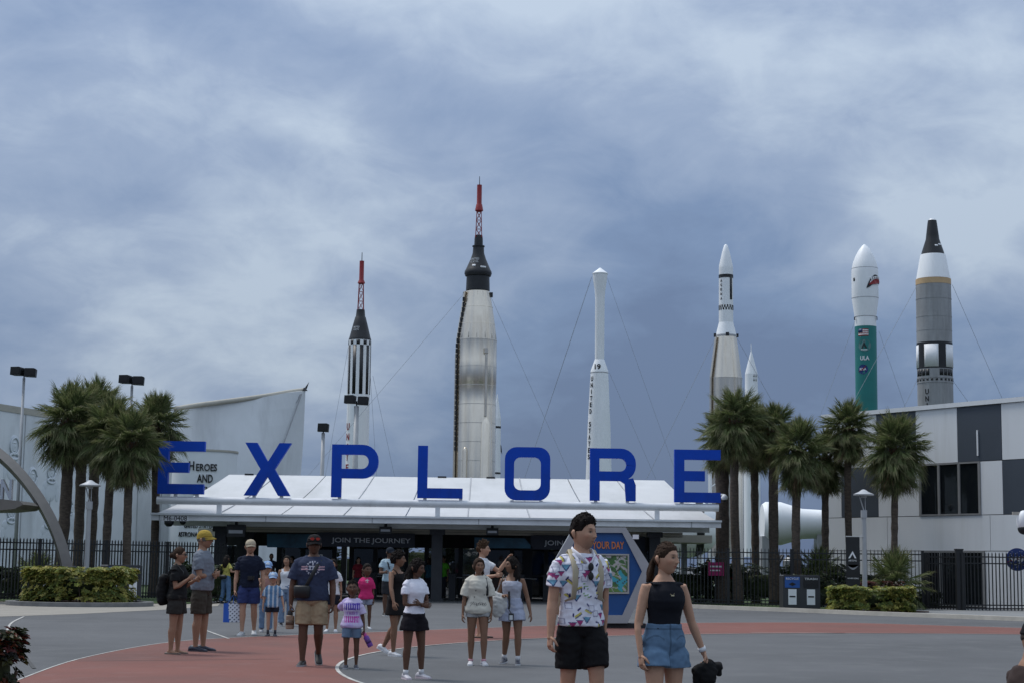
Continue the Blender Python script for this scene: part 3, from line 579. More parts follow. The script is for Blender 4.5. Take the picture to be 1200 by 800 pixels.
for x in (-12.6, 0, 12.6): mb = MB(); mb.box(r.r(x)-0.1, r.r(x)+0.1, -r.r(13) if x == 0 else -0.1, -r.r(12) if x == 0 else 0.1, r.z(395), r.z(391)); mb.build('guy_bracket', rblack, r.o)
r.guy(838, 396, 780, 515); r.guy(864, 397, 905, 470)
# --- small white rocket
r = Rocket('short white rocket with pointed tip and needle beside the silver one', 880.5, 450, 118)
r.seg('needle', rwhite, [(402, 0.3), (413, 0.6)], 8); r.seg('nose', rwhite, [(412, 0.8), (436, 7.0), (438, 7.3)]); r.seg('body', rwhite, [(438, 7.3), (464, 7.6), (476, 9.5), (640, 9.8), (652, 9.8)])
for a in (10, 34):
    for y in (438.5, 443.2): r.patch('window_mark', seamm, a, a+14, y, y+3.4, 7.35, k=2)
# --- teal and white rocket
r = Rocket('teal rocket with white payload fairing and shark mouth', 1014.5, 400, 120)
r.seg('fairing', rwhite, [(286.5, 0.5), (288.5, 3.0), (293, 6.6), (300, 10.6), (308, 13.8), (315, 15.3), (320, 15.6), (350, 15.7), (371, 12.7), (373, 12.6), (383, 12.6)])
r.ring(371.2, 372, 12.9, 'fairing_joint', seamm); r.ring(349.5, 350.2, 15.85, 'fairing_joint', seamm); r.ring(315, 315.5, 15.45, 'fairing_joint', seamm)
r.seg('teal_stage', teal, [(383, 12.7), (560, 12.7), (652, 12.7)])
def skin_poly(r, name, m, pts, hw, depth=0.02):
    """flat outline (degrees, photo row) laid on a cylinder of the rocket"""
    mb = MB(); q = []
    for o_ in (depth, -0.02):
        for a, y in pts: rr = r.r(hw)+o_; q.append((rr*math.sin(R(a)), -rr*math.cos(R(a)), r.z(y)))
    n = len(pts); mb._add(q, [tuple(range(n)), tuple(range(2*n-1, n-1, -1))]+[(i, n+i, n+(i+1) % n, (i+1) % n) for i in range(n)]); return mb.build(name, m, r.o)
mouth = spline([Vector(q) for q in ((-5, 339), (6, 332), (20, 327), (38, 324), (62, 327), (74, 333))], 4)
low = spline([Vector(q) for q in ((74, 334), (58, 333.5), (38, 334), (20, 336), (8, 338.5), (-5, 340))], 4)
skin_poly(r, 'shark_lip', rblack, [tuple(p) for p in mouth+low], 15.7, 0.05)
skin_poly(r, 'shark_mouth', rred, [(-1+72*t, 337.4-11*math.sin(min(1, t*1.25)*math.pi/2)+ (4*t*t)) for t in np.linspace(0.06, 1, 10)]+[(71-70*t, 333.0+3.8*t) for t in np.linspace(0, 0.92, 8)], 15.7, 0.075)
for k in range(6):
    a = 14+k*9; y0 = 330-3.6*math.sin((k+1)/6*2.2); skin_poly(r, 'shark_tooth', lettw, [(a-3, y0-0.6), (a+4, y0-0.9), (a+1, y0+2.8)], 15.7, 0.1)
for k in range(7): r.patch('flag_stripe', rred if k % 2 == 0 else lettw, -52, 3, 387+k*1.16, 387+(k+1)*1.16, 12.7, k=5)
r.patch('flag_canton', mat('flag_blue', (0.02, 0.03, 0.12), 0.5), -52, -28, 387, 391.2, 12.7, k=3, off=0.02)
skin_poly(r, 'round_emblem', mat('emblem_grey', (0.10, 0.20, 0.20), 0.5), [(-18+34*math.cos(t), 406+7*math.sin(t)) for t in np.linspace(0, 2*math.pi, 20)[:-1]], 12.7)
skin_poly(r, 'emblem_mark', rblack, [(-20, 402), (-6, 409), (-12, 409.2), (-20, 405), (-28, 409.2), (-34, 409)], 12.7, 0.05)
skin_poly(r, 'emblem_bar', lettw, [(-36, 410.4), (-4, 410.4), (-4, 411.4), (-36, 411.4)], 12.7, 0.05)
text('lettering', 'ULA', lettw, r.o, (0, 0, r.z(420.5)), w=r.r(10.5), h=r.r(5.2), depth=0.02, rz=R(-18), wrap=(0, 0, r.r(12.7)), bold=0.03)
skin_poly(r, 'blue_roundel', mat('nasa_blue', (0.012, 0.035, 0.16), 0.5), [(-28+26*math.cos(t), 433.5+5.6*math.sin(t)) for t in np.linspace(0, 2*math.pi, 20)[:-1]], 12.7)
skin_poly(r, 'roundel_swoosh', rred, [(-54, 436), (-30, 432.8), (-8, 428.5), (-28, 434.2)], 12.7, 0.05)
text('lettering', 'NASA', lettw, r.o, (0, 0, r.z(433.2)), w=r.r(7.6), h=r.r(3), depth=0.02, rz=R(-28), wrap=(0, 0, r.r(12.9)), bold=0.03)
for a in (-75, 60): r.patch('guy_bracket', rblack, a-4, a+4, 372, 376, 12.7, k=1, off=0.1)
r.guy(1002, 376, 960, 490); r.guy(1030, 388, 1062, 480); r.patch('fairing_port', rblack, -70, -60, 327, 331, 15.7, k=1)
# --- grey rocket with black capsule
r = Rocket('grey rocket with white collar and black two seat capsule', 1095, 400, 98)
r.seg('capsule', rblack, [(258.6, 5.0), (262, 5.6), (276, 7.4), (281, 8.0), (296, 13.0), (299, 13.6)]); r.seg('capsule_tip', rwhite, [(256.8, 3.0), (258.7, 4.4)])
mb = MB(); mb.box(-r.r(1.2), r.r(1.5), -r.r(6.0), -r.r(2), r.z(281), r.z(277)); mb.build('hatch_window', steelp, r.o)
r.patch('white_mark', lettw, 25, 60, 287, 289, 10.2, 10.9); r.patch('white_mark', lettw, 0, 20, 288.5, 290.5, 10.4, 11)
r.seg('white_collar', rwhite, [(299, 14.4), (300, 14.8), (327.6, 20.0)]); r.ring(328, 334.5, 20.6, 'tan_band', tan); r.seg('upper_body', rgrey, [(334.6, 20.4), (402, 20.6)])
for y in (351, 372, 388): r.ring(y, y+0.6, 20.75, 'weld_band', rgrey)
r.ring(402, 432.5, 20.75, 'black_section', rblack)
for k in range(5): r.patch('white_panel', lettw, -48+72*k, -2+72*k, 405, 431, 20.8, k=6, off=0.02)
r.seg('lower_body', rgrey, [(432.6, 20.6), (640, 20.8), (652, 20.8)])
for k in range(24): 
    a = k*15; 
    if k % 6 < 4: r.patch('black_check', rblack, a+1, a+13, 433.5, 441, 20.7, k=2)
for k in range(24): r.patch('vent_hole', rblack, k*15+3, k*15+10, 444.5, 447, 20.7, k=1)
r.ring(443, 443.8, 21.1, 'weld_band', rgrey); r.ring(448.5, 449.3, 21.1, 'weld_band', rgrey)
r.vtext('UNITED', lettk, -41, 460, 8.2, 20.8, 6.2)
r.guy(1075, 334, 1036, 405); r.guy(1116, 334, 1176, 470); r.guy(1074, 446, 1058, 480); r.guy(1117, 446, 1140, 478)
# --- rocket lying on its side behind the fence, with engine bell
def lying(label, pts, Y, m, zc, bands=()):
    o = thing('horizontal_rocket', label, 'rocket', (0, Y, 0)); mb = MB()
    path = [(P(px, 620, Y).x, 0, zc) for px, h in pts]; mb.tube(path, [M_(h, Y) for px, h in pts], 32, side=(0, 1, 0)); mb.build('body', m, o, 'auto')
    for (px, w, h) in bands:
        mb = MB(); x = P(px, 620, Y).x; mb.tube([(x, 0, zc), (x+M_(w, Y), 0, zc)], [M_(h, Y)+0.03]*2, 32, side=(0, 1, 0)); mb.build('black_band', rblack, o, 'auto')
    for px, h in (pts[1], pts[-2]):
        x = P(px, 620, Y).x; mb = MB(); mb.box(x-0.25, x+0.25, -M_(h, Y)*0.7, M_(h, Y)*0.7, 0, zc-M_(h, Y)*0.6); mb.build('cradle', steelp, o)
    return o
lying('white tapered rocket lying on its side beyond the right palms', [(893, 22), (897, 25), (915, 25), (940, 17.5), (962, 16.5), (1000, 16.5)], 78, rwhite, P(920, 613, 78).z)
Y = 76; p = P(926, 646, Y); o = thing('engine_bell', 'grey rocket engine with pipes standing on the lawn behind right palms', 'engine', (p.x, Y, 0))
mb = MB(); mb.lathe([(0.3, 0.55), (0.6, 0.42), (0.95, 0.22), (1.05, 0.2), (1.3, 0.3), (1.7, 0.32), (1.85, 0.2)], 24); mb.build('bell', steelp, o, 'auto')
for k in range(6):
    a = k*1.05; mb = MB(); mb.tube([(0.3*math.cos(a), 0.3*math.sin(a), 1.0), (0.62*math.cos(a+.3), 0.62*math.sin(a+.3), 1.45), (0.4*math.cos(a+.6), 0.4*math.sin(a+.6), 1.95)], 0.06, 8); mb.build('pipe', steeld, o, True)
mb = MB(); mb.lathe([(0, 0.7), (0.3, 0.65)], 20); mb.build('plinth', kerbg, o)
# white rounded tank with black band beside the canopy
Y = 82; c = P(806, 618, Y); o = thing('tank_display', 'big white rounded spacecraft tank with black curved band behind the fence', 'spacecraft', (c.x, Y, 0)); rr = M_(36, Y)
mb = MB(); mb.sphere((0, 0, c.z), rr, 32, 18, sc=(1.05, 1, 0.95)); mb.build('tank', rwhite, o, True)
mb = MB(); nb = 18
for sx in (0,):
    V_ = []; 
    for j in range(nb+1):
        a = R(-80+160*j/nb)
        for t in (0.18, 0.42):
            x = rr*1.05*t; k = math.sqrt(max(0, 1-t*t)); V_.append((x+0.01, -rr*k*math.cos(a)*1.012, c.z+rr*0.95*k*math.sin(a)*1.012))
    mb._add(V_, [(2*j, 2*j+1, 2*j+3, 2*j+2) for j in range(nb)])
mb.build('black_band', rblack, o, True)
for sx in (-1, 1): mb = MB(); mb.tube([(sx*rr*0.5, -rr*0.3, 0), (sx*rr*0.35, -rr*0.2, c.z-rr*0.8)], 0.16, 10); mb.build('leg', white, o, True)
# white lattice service frame next to it
Y = 84; a = P(833, 655, Y); o = thing('service_frame', 'white steel service frame with cross braces behind the canopy end', 'frame', (a.x, Y, 0)); hgt = P(840, 520, Y).z
for k, dx in enumerate((0, 0.62)):
    for dy in (0, 0.6):
        mb = MB(); mb.box(dx-0.05, dx+0.05, dy-0.05, dy+0.05, 0, hgt); mb.build('upright', white, o)
for k in range(int(hgt/0.7)):
    z_ = 0.4+k*0.7; mb = MB(); mb.beam((0.055, 0, z_), (0.565, 0, z_+0.35), 0.05, 0.05); mb.build('brace', white, o)

# ================================================================== buildings
# left: pale curved hall with relief wall, swept fin, round entrance drum
HB = thing('exhibit_hall', 'large pale exhibit hall with curved relief wall and swept sail', 'building')
YW = 92
wall = spline([P(px, 600, y_).to_2d() for px, y_ in ((-260, 66), (-120, 74), (0, 82), (90, 88), (180, 92), (232, 94))], 8); zt0 = P(10, 481, 82).z
mb = MB(); n = len(wall)
for off, in ((0,),): pass
mb._add([(p.x, p.y, 0) for p in wall]+[(p.x, p.y, zt0) for p in wall]+[(p.x, p.y+1.0, 0) for p in wall]+[(p.x, p.y+1.0, zt0) for p in wall],
        [(i, i+1, n+i+1, n+i) for i in range(n-1)]+[(2*n+i+1, 2*n+i, 3*n+i, 3*n+i+1) for i in range(n-1)]+[(n+i, n+i+1, 3*n+i+1, 3*n+i) for i in range(n-1)]+[(0, n, 3*n, 2*n), (n-1, 3*n-1, 4*n-1, 2*n-1)])
mb.build('wall', stucco, HB)
mb = MB()
mb._add([(p.x, p.y-0.12, zt0-0.02) for p in wall]+[(p.x, p.y-0.12, zt0+0.30) for p in wall]+[(p.x, p.y+1.1, zt0-0.02) for p in wall]+[(p.x, p.y+1.1, zt0+0.30) for p in wall],
        [(i, i+1, n+i+1, n+i) for i in range(n-1)]+[(n+i, n+i+1, 3*n+i+1, 3*n+i) for i in range(n-1)]+[(i, 2*n+i, 2*n+i+1, i+1) for i in range(n-1)])
mb.build('coping', beige, HB)
mb = MB(); mb.sphere((P(0, 500, 92).x-4, 96, zt0-0.3), 7, 24, 10, sc=(1.4, 1, 0.16)); mb.build('roof_dome', white, HB, True)
for k in range(n-1):
    if k % 3 == 0:
        p = wall[k]; q = wall[k+1]; t = (q-p).normalized(); nrm = Vector((t.y, -t.x)); pp = p+nrm*0.01
        mb = MB(); mb.box(pp.x-0.03, pp.x+0.03, pp.y-0.015, pp.y+0.01, 0, zt0-0.03); mb.build('panel_joint', seamm, HB)
# relief: figures in raised discs and bodies on the wall
def wall_at(px):
    best = min(range(n-1), key=lambda k: abs((wall[k].x/wall[k].y)-(px-600)/FPX)); p, q = wall[best], wall[best+1]; t = (q-p).normalized(); return p, t, Vector((t.y, -t.x))
def relief_fig(px, py, s):
    p, t, nr = wall_at(px); z_ = P(px, py, p.y).z; k = M_(1, p.y)*s
    B = Matrix(((t.x, nr.x, 0, p.x), (t.y, nr.y, 0, p.y), (0, 0, 1, z_), (0, 0, 0, 1)))
    def ell(name, x, z, a, c, d):
        mb = MB(); mb.sphere((0, 0, 0), 1, 20, 10, sc=(a*k, d*0.17, c*k)); o = mb.build(name, relief, HB, True); o.matrix_basis = B @ Matrix.Translation((x*k, 0, z*k))
    def rim(name, x, z, a, c, w, d):
        mb = MB(); pts = [(math.cos(i*math.pi/10)*a*k, 0.06, math.sin(i*math.pi/10)*c*k) for i in range(21)]; mb.tube(pts, [(d*0.22, w*k)]*21, 8, side=(0, 1, 0)); o = mb.build(name, relief, HB, True); o.matrix_basis = B @ Matrix.Translation((x*k, 0, z*k))
    ell('relief_helmet', 0, 0, 9, 10.5, 0.22); rim('relief_visor', 0, -1, 7.5, 8.5, 1.0, 0.14); ell('relief_face', 0, -1.2, 5.2, 6.5, 0.42)
    ell('relief_brow', 0, 2.2, 4.4, 1.1, 0.50); ell('relief_nose', 0, -1.5, 1.0, 2.2, 0.56); ell('relief_chin', 0, -5.5, 2.4, 1.2, 0.48)
    ell('relief_shoulder', -9, -17, 8, 6, 0.26); ell('relief_shoulder', 9, -17, 8, 6, 0.26); ell('relief_torso', 0, -24, 12, 13, 0.30); rim('relief_collar', 0, -11.5, 7.5, 3.0, 1.2, 0.16); ell('relief_arm', 14, -27, 3.4, 10, 0.28); ell('relief_arm', -14, -27, 3.4, 10, 0.28)
for q in ((15, 521, 1.15), (40, 557, 1.05), (62, 552, 0.95), (24, 598, 1.0), (-8, 560, 1.0), (58, 604, 1.0), (84, 590, 0.9)): relief_fig(*q)
# swept sail
YS = 98; FO = thing('sail_wall', 'tall swept white sail wall rising to a point above HEROES sign', 'wall', (0, 0, 0))
top = spline([P(px, py, YS-d) for px, py, d in ((206, 480, 8), (232, 475.5, 6), (270, 470.5, 4), (310, 465, 2), (340, 460, 0.6), (356, 458, 0))], 5)
bot = [Vector((p.x*1.0-0.4*(i/len(top)), p.y, 0)) for i, p in enumerate(top)]
mb = MB(); m_ = len(top); rows = 12; V_ = []
for j in range(rows+1):
    t = j/rows
    for i in range(m_):
        a = top[i]; b = bot[i]; q = a.lerp(b, t); V_.append((q.x, q.y-1.3*math.sin(math.pi*min(1, i/m_))*t*0.8+0.35*math.sin(6*(i/m_)*(1+t)), q.z))
mb._add(V_, [(j*m_+i, (j+1)*m_+i, (j+1)*m_+i+1, j*m_+i+1) for j in range(rows) for i in range(m_-1)])
ob = mb.build('sail_skin', stucco, FO); sm_ = ob.modifiers.new('t', 'SOLIDIFY'); sm_.thickness = 0.3; sm_.offset = 0
mb = MB(); mb.tube([p+Vector((0, -0.1, 0.05)) for p in top], 0.14, 8); mb.build('sail_edge', beige, FO, True)
tip = P(355, 458, YS)
for px, py in ((222, 535), (262, 556), (296, 556), (322, 556)):
    mb = MB(); q = P(px, py, YS-1.2)-tip; mb.beam(tip+Vector((0, -0.55, -0.2)), tip+q+Vector((0, -0.9, 0)), 0.05, 0.05); mb.build('fold_shade_line', seamm, FO)  # grey strips stand in for the shading along the sail's folds
# round drum with HEROES AND
YDm = 88; cx = P(232, 580, YDm).x; rd = M_(38, YDm); dz = P(240, 528, YDm).z
DR = thing('sign_drum', 'round white drum wall lettered HEROES AND', 'wall', (cx, YDm+rd, 0)); mb = MB(); mb.lathe([(0, rd), (dz, rd)], 40); mb.build('drum_wall', stucco, DR, 'auto')
mb = MB(); mb.lathe([(dz, rd+0.05), (dz+0.1, rd+0.05)], 40); mb.build('drum_cap', beige, DR, 'auto')
serif = lettk
def tx(s, px, py, w, h):
    a = math.asin(max(-0.95, min(0.95, (P(px, py, YDm).x-cx)/rd))); text('lettering', s, serif, DR, (0, 0, P(px, py, YDm).z), w=M_(w, YDm), h=M_(h, YDm), depth=0.05, rz=a, wrap=(0, 0, rd), bold=0.0 if h < 8 else 0.012)
tx('H', 224.6, 545, 6.2, 10.5); tx('EROES', 242, 547, 24, 8.5); tx('AND', 240, 560, 18, 9.5)
tx('LEGENDS', 240, 574, 30, 9); tx('UNITED STATES', 232, 615.5, 33, 5.0); tx('ASTRONAUT HALL', 230, 625.5, 46, 5.4)
# jet model on the sail tip
o = thing('jet_sculpture', 'small dark fighter jet sculpture climbing off the sail tip', 'sculpture', tuple(P(358, 455, YS)))
k = M_(1, YS); mb = MB(); mb.tube([Vector((-3*k, 0, -5*k)), Vector((-1*k, 0, -2*k)), Vector((1*k, 0, 2*k)), Vector((4*k, 0, 8*k))], [0.6*k, 1.3*k, 1.2*k, 0.1*k], 8); mb.build('fuselage', steeld, o, True)
for s_ in (-1, 1):
    mb = MB(); mb._add([(0, 0, 1*k), (-3*k, s_*0.3, -3.5*k), (-4.5*k*s_-0.5*k, s_*0.5, -1.5*k-2*k), (1.2*k*s_, s_*0.3, 1*k)], [(0, 1, 2), (0, 2, 3), (0, 1, 3), (1, 2, 3)]); mb.build('wing', steeld, o)
    mb = MB(); mb._add([(-2*k, 0, -3*k), (-4*k, s_*0.15, -6*k), (-5.5*k, s_*0.2, -3.5*k), (-3.6*k, 0, -3.8*k)], [(0, 1, 2), (0, 2, 3), (0, 1, 3), (1, 2, 3)]); mb.build('tail_fin', steeld, o)
# right: checkered office wall
RB = thing('checker_building', 'white two storey building with grey checker panels and dark windows', 'building')
def rb(px): # depth of the wall plane along the photo's columns
    t = (px-972)/(1215-972); return 68.0+(60.0-68.0)*t
A_ = P(968, 600, rb(968)); B_ = P(1330, 600, rb(1330)); dirv = Vector((B_.x-A_.x, B_.y-A_.y)).normalized(); nrm = Vector((dirv.y, -dirv.x)); Lw = (Vector((B_.x, B_.y))-Vector((A_.x, A_.y))).length
ang = math.atan2(dirv.y, dirv.x); RB.location = (A_.x, A_.y, 0); RB.rotation_euler = (0, 0, ang)
def along(px):  # distance along the wall where a photo column hits it
    d = ray(px, 560); den = d.x*nrm.x+d.y*nrm.y; t = (A_.x*nrm.x+A_.y*nrm.y)/den; return (Vector((d.x*t, d.y*t))-Vector((A_.x, A_.y))).dot(dirv), t*d.y
def zr_(px, py): return P(px, py, along(px)[1]).z
zt = zr_(1120, 477); z1 = zr_(1140, 540.5); z2 = zr_(1140, 603); z3 = zr_(1140, 645)
mb = MB(); mb.box(0, Lw, 0.05, 9, 0, zt-0.02); mb.build('wall_core', interior, RB)
xs = [0]+[along(c)[0] for c in (986, 1029, 1075, 1124, 1176, 1230)]+[Lw]; 
gap = 0.012
def pan(x0, x1, z0_, z1_, m, nm='wall_panel', d=0.0): mb = MB(); mb.box(x0+gap, x1-gap, -0.05-d, 0.048, z0_+gap, z1_-gap); return mb.build(nm, m, RB)
wx0, wx1 = along(1078)[0], along(1150)[0]
for i in range(len(xs)-1):
    g1 = i in (2, 4, 6); pan(xs[i], xs[i+1], z1, zt, panelg if g1 else panelw)
row2 = [0, along(987)[0], along(1030)[0], wx0, wx1, along(1176)[0], along(1240)[0], Lw]
for i in range(len(row2)-1):
    if i == 3: continue
    pan(row2[i], row2[i+1], z2, z1, panelg if i in (1, 5) else panelw)
pan(0, along(1040)[0], z3, z2, panelw); pan(along(1040)[0], wx1+0.4, z3, z2, panelw); pan(wx1+0.4, Lw, z3, z2, panelw)
gx0, gx1 = along(1079)[0], along(1153)[0]
k = 0; x = 0
while x < Lw:                                     # ground-floor ribbed cladding sheets
    x1 = min(x+0.9, Lw)
    if x1 <= gx0 or x >= gx1: pan(x, x1, 0, z3, panelw, 'cladding_sheet')
    elif x < gx0: pan(x, gx0, 0, z3, panelw, 'cladding_sheet')
    elif x1 > gx1: pan(gx1, x1, 0, z3, panelw, 'cladding_sheet')
    x = x1
mb = MB(); mb.box(-0.1, Lw, -0.12, 9.1, zt, zt+0.16); mb.build('roof_edge', panelw, RB)
for nm, x0, x1, z0_, zz1, cols in (('window', wx0, wx1, z2, z1, (0, 0.33, 0.66, 1)), ('glass_entrance', gx0, gx1, 0.1, z3, (0, 0.315, 0.63, 1))):
    w_ = MB(); fw = 0.05
    for c in cols: xx = x0+(x1-x0)*c; xx = min(max(xx, x0+fw), x1-fw); w_.box(xx-fw, xx+fw, -0.075, 0.02, z0_+0.02, zz1-0.02)
    w_.box(x0, x1, -0.078, 0.022, z0_, z0_+0.06); w_.box(x0, x1, -0.078, 0.022, zz1-0.06, zz1); fo = w_.build(nm, mat('window_frame', (0.22, 0.22, 0.22), 0.5), RB)
    for c0, c1 in zip(cols[:-1], cols[1:]):
        mb = MB(); mb.box(x0+(x1-x0)*c0+fw, x0+(x1-x0)*c1-fw, -0.03, -0.02, z0_+0.06, zz1-0.06); mb.build('pane', glassd, fo)
mb = MB(); q = along(1148)[0]; mb.box(q-0.03, q+0.03, -0.09, -0.06, z1+0.2, zt-0.9); mb.build('conduit', panelw, RB)

# ================================================================== fence, gate
def fence(name, label, a, b, h, postpx=None, zbase=0.0, npost=None, group='black picket fences', step=0.125):
    a = Vector(a).to_2d(); b = Vector(b).to_2d(); L_ = (b-a).length; ang = math.atan2((b-a).y, (b-a).x)
    o = thing(name, label, 'gate' if 'gate' in name else 'fence', (a.x, a.y, zbase), ang, group)
    npost = npost or int(round(L_/2.4)); ps = MB(); ps.box(-0.045, 0.045, -0.045, 0.045, 0, h+0.06); ps.box(-0.055, 0.055, -0.055, 0.055, h+0.06, h+0.09); pm = ps.mesh('post', black)
    for k in range(npost+1): link('post', pm, o, mtx=Matrix.Translation((L_*k/npost, 0, 0)))
    for z_ in (h-0.05, h-0.27, 0.24, 0.13) if h > 1.6 else (h-0.05, 0.13): mb = MB(); mb.box(0, L_, -0.02, 0.02, z_-0.02, z_+0.02); mb.build('rail', black, o)
    pk_ = MB(); pk_.box(-0.0125, 0.0125, -0.0225, 0.0225, 0.06, h+0.06); pk_._add([(-0.012, -0.022, h+0.06), (0.012, -0.022, h+0.06), (0.012, 0.022, h+0.06), (-0.012, 0.022, h+0.06), (0, 0, h+0.12)], [(0, 1, 4), (1, 2, 4), (2, 3, 4), (3, 0, 4)]); km = pk_.mesh('picket', black)
    c = int(L_/step)
    for k in range(1, c): link('picket', km, o, mtx=Matrix.Translation((L_*k/c, 0, 0)))
    return o
hL = P(30, 633.5, 55.8).z
fence('picket_fence', 'black picket fence in front of the exhibit hall and left palms', G(-40, 704.5), G(262, 701.5), hL)
fr0 = G(770, 706.5); fr1 = G(1062, 712.5); hR = P(890, 645, 59.9).z
fence('picket_fence', 'black picket fence in front of the lawn and right palms', (fr0.x, 61.5), (fr1.x, 59.6), hR)
g0 = G(1064, 713); g1 = G(1122, 715.5); fence('gate_leaf', 'black swung gate leaf between the hedge and thick gate post', (fr1.x+0.1, 59.5), (g1.x-0.15, 58.2), hR-0.08, npost=1, group='black gate leaves')
gp = G(1125, 716.5); o = thing('gate_post', 'thick black gate post before the glass building entrance', 'post', (gp.x, gp.y, 0)); mb = MB(); mb.box(-0.11, 0.11, -0.11, 0.11, 0, hR+0.10); mb.build('shaft', black, o); mb = MB(); mb.box(-0.13, 0.13, -0.13, 0.13, hR+0.10, hR+0.15); mb.build('cap', black, o)
gl = G(1167, 711); gr = G(1260, 714)
fence('gate_leaf', 'black gate leaf hinged on the thick post with latch', (gp.x+0.15, gp.y), (gl.x, gp.y+0.5), hR-0.06, npost=1, group='black gate leaves')
GL = fence('gate_leaf', 'black gate leaf carrying a round blue emblem', (gl.x+0.12, gp.y+0.5), (gr.x, gp.y+0.7), hR-0.06, npost=1, group='black gate leaves')
mb = MB(); mb.box(-0.15, 0.12, -0.07, 0.07, 1.02, 1.1); mb.build('latch', black, GL)
Yn = gp.y+0.42; cn = P(1192, 655, Yn); rn = M_(13.2, Yn)
NS = thing('round_sign', 'round blue emblem sign with white letters and red swoosh on gate', 'sign', (cn.x, Yn, cn.z)); mb = MB()
mb.prism([(rn*math.cos(t), rn*math.sin(t)) for t in np.linspace(0, 2*math.pi, 40)[:-1]], -0.02, 0.01); mb.build('disc', mat('emblem_blue', (0.012, 0.03, 0.13), 0.4), NS)
def swoosh(pts, w): 
    mb = MB(); pts = spline([Vector(p) for p in pts], 6); nn_ = len(pts); up = []; dn = []
    for i, p_ in enumerate(pts):
        t = (pts[min(i+1, nn_-1)]-pts[max(i-1, 0)]).normalized(); nq = Vector((-t.y, t.x)); ww = w*math.sin(math.pi*(0.08+0.88*i/(nn_-1))); up.append(p_+nq*ww); dn.append(p_-nq*ww)
    poly = up+dn[::-1]; nn2 = len(up)
    mb._add([(p_.x*rn, -0.030, p_.y*rn) for p_ in up]+[(p_.x*rn, -0.030, p_.y*rn) for p_ in dn]+[(p_.x*rn, -0.018, p_.y*rn) for p_ in up]+[(p_.x*rn, -0.018, p_.y*rn) for p_ in dn], [(i, nn2+i, nn2+i+1, i+1) for i in range(nn2-1)]+[(2*nn2+i, 2*nn2+i+1, 3*nn2+i+1, 3*nn2+i) for i in range(nn2-1)]); return mb
swoosh([(-0.95, -0.25), (-0.3, 0.0), (0.25, 0.12), (0.98, 0.52)], 0.06).build('red_vector', rred, NS, fix=False); swoosh([(-0.75, -0.2), (-0.2, -0.45), (0.45, -0.1), (0.62, 0.4)], 0.03).build('orbit_line', lettw, NS, fix=False)
text('lettering', 'NASA', lettw, NS, (0, -0.034, 0.02), w=rn*1.45, h=rn*0.42, depth=0.01, bold=0.04)
for k in range(26):
    a = k*2.399; q = rn*(0.45+0.45*((k*37) % 10)/10); mb = MB(); 
    if abs(math.sin(a)*q) > rn*0.3: mb.box(math.cos(a)*q-0.008, math.cos(a)*q+0.008, -0.026, -0.019, math.sin(a)*q-0.008, math.sin(a)*q+0.008); mb.build('star', lettw, NS)
mb = MB(); mb.box(-0.05, 0.05, 0.012, 0.16, -0.04, 0.04); mb.build('bracket', black, NS)

# ================================================================== palms
def frond_mesh(seed, droop, n=40, dead=False):
    rg = random.Random(seed); mb = MB()
    # petiole along +X, arching; costapalmate blade with drooping fingers
    L0 = 0.55; LB = 0.45
    def costa(t):  # t 0..1 over petiole + costa
        s = t*(L0+LB); a = 0.25-droop*1.1*t*t; return Vector((s*math.cos(a*0.8), 0, s*math.sin(a*0.8)-droop*0.18*t*t))
    pc = (0.075, 0.10, 0.03) if not dead else (0.16, 0.10, 0.05)
    mb.tube([costa(t) for t in (0, 0.25, 0.5, 0.75, 1.0)], [(0.016, 0.012)]*4+[(0.006, 0.005)], 5, pc)
    for k in range(n):
        u = k/(n-1)*2-1; t = 1.0-0.42*abs(u)**0.8; base = costa(t)
        th = u*R(118)*(0.55+0.45*abs(u)); ln = (0.72-0.16*abs(u))*rg.uniform(0.85, 1.12)
        d = Vector((math.cos(th), math.sin(th), 0.10-droop*0.55+rg.uniform(-0.1, 0.1)))
        d.z += 0.22*(1-abs(u)); d.normalize(); sidev = Vector((-math.sin(th), math.cos(th), 0)); w = 0.019
        g = rg.uniform(0.55, 1.4)
        c = (0.115*g, 0.145*g, 0.055*g) if not dead else (0.17*g, 0.115*g, 0.06*g)
        c2 = (0.20*g, 0.205*g, 0.095*g) if not dead else (0.2*g, 0.14*g, 0.08*g)
        pts = []; 
        for s, ww in ((0, 0.5), (0.4, 1.0), (0.72, 0.75), (1.0, 0.05)):
            q = base+d*ln*s+Vector((0, 0, -(0.20+droop*0.34)*ln*s*s*rg.uniform(0.5, 1.6))); pts.append((q-sidev*w*ww+Vector((0, 0, 0.008*ww)), q+sidev*w*ww+Vector((0, 0, 0.008*ww)), q-Vector((0, 0, 0.006*ww))))
        for i in range(3):
            a0, b0, m0 = pts[i]; a1, b1, m1 = pts[i+1]; cc = c if i < 2 else c2
            mb._add([a0, m0, m1, a1], [(0, 1, 2, 3)], cc); mb._add([m0, b0, b1, m1], [(0, 1, 2, 3)], cc)
    return mb.mesh('frond', frondm, fix=False)
FR = [frond_mesh(1, 0.15), frond_mesh(2, 0.4), frond_mesh(3, 0.7), frond_mesh(4, 1.0), frond_mesh(5, 1.25)]; DEAD = [frond_mesh(8, 1.5, 22, True)]
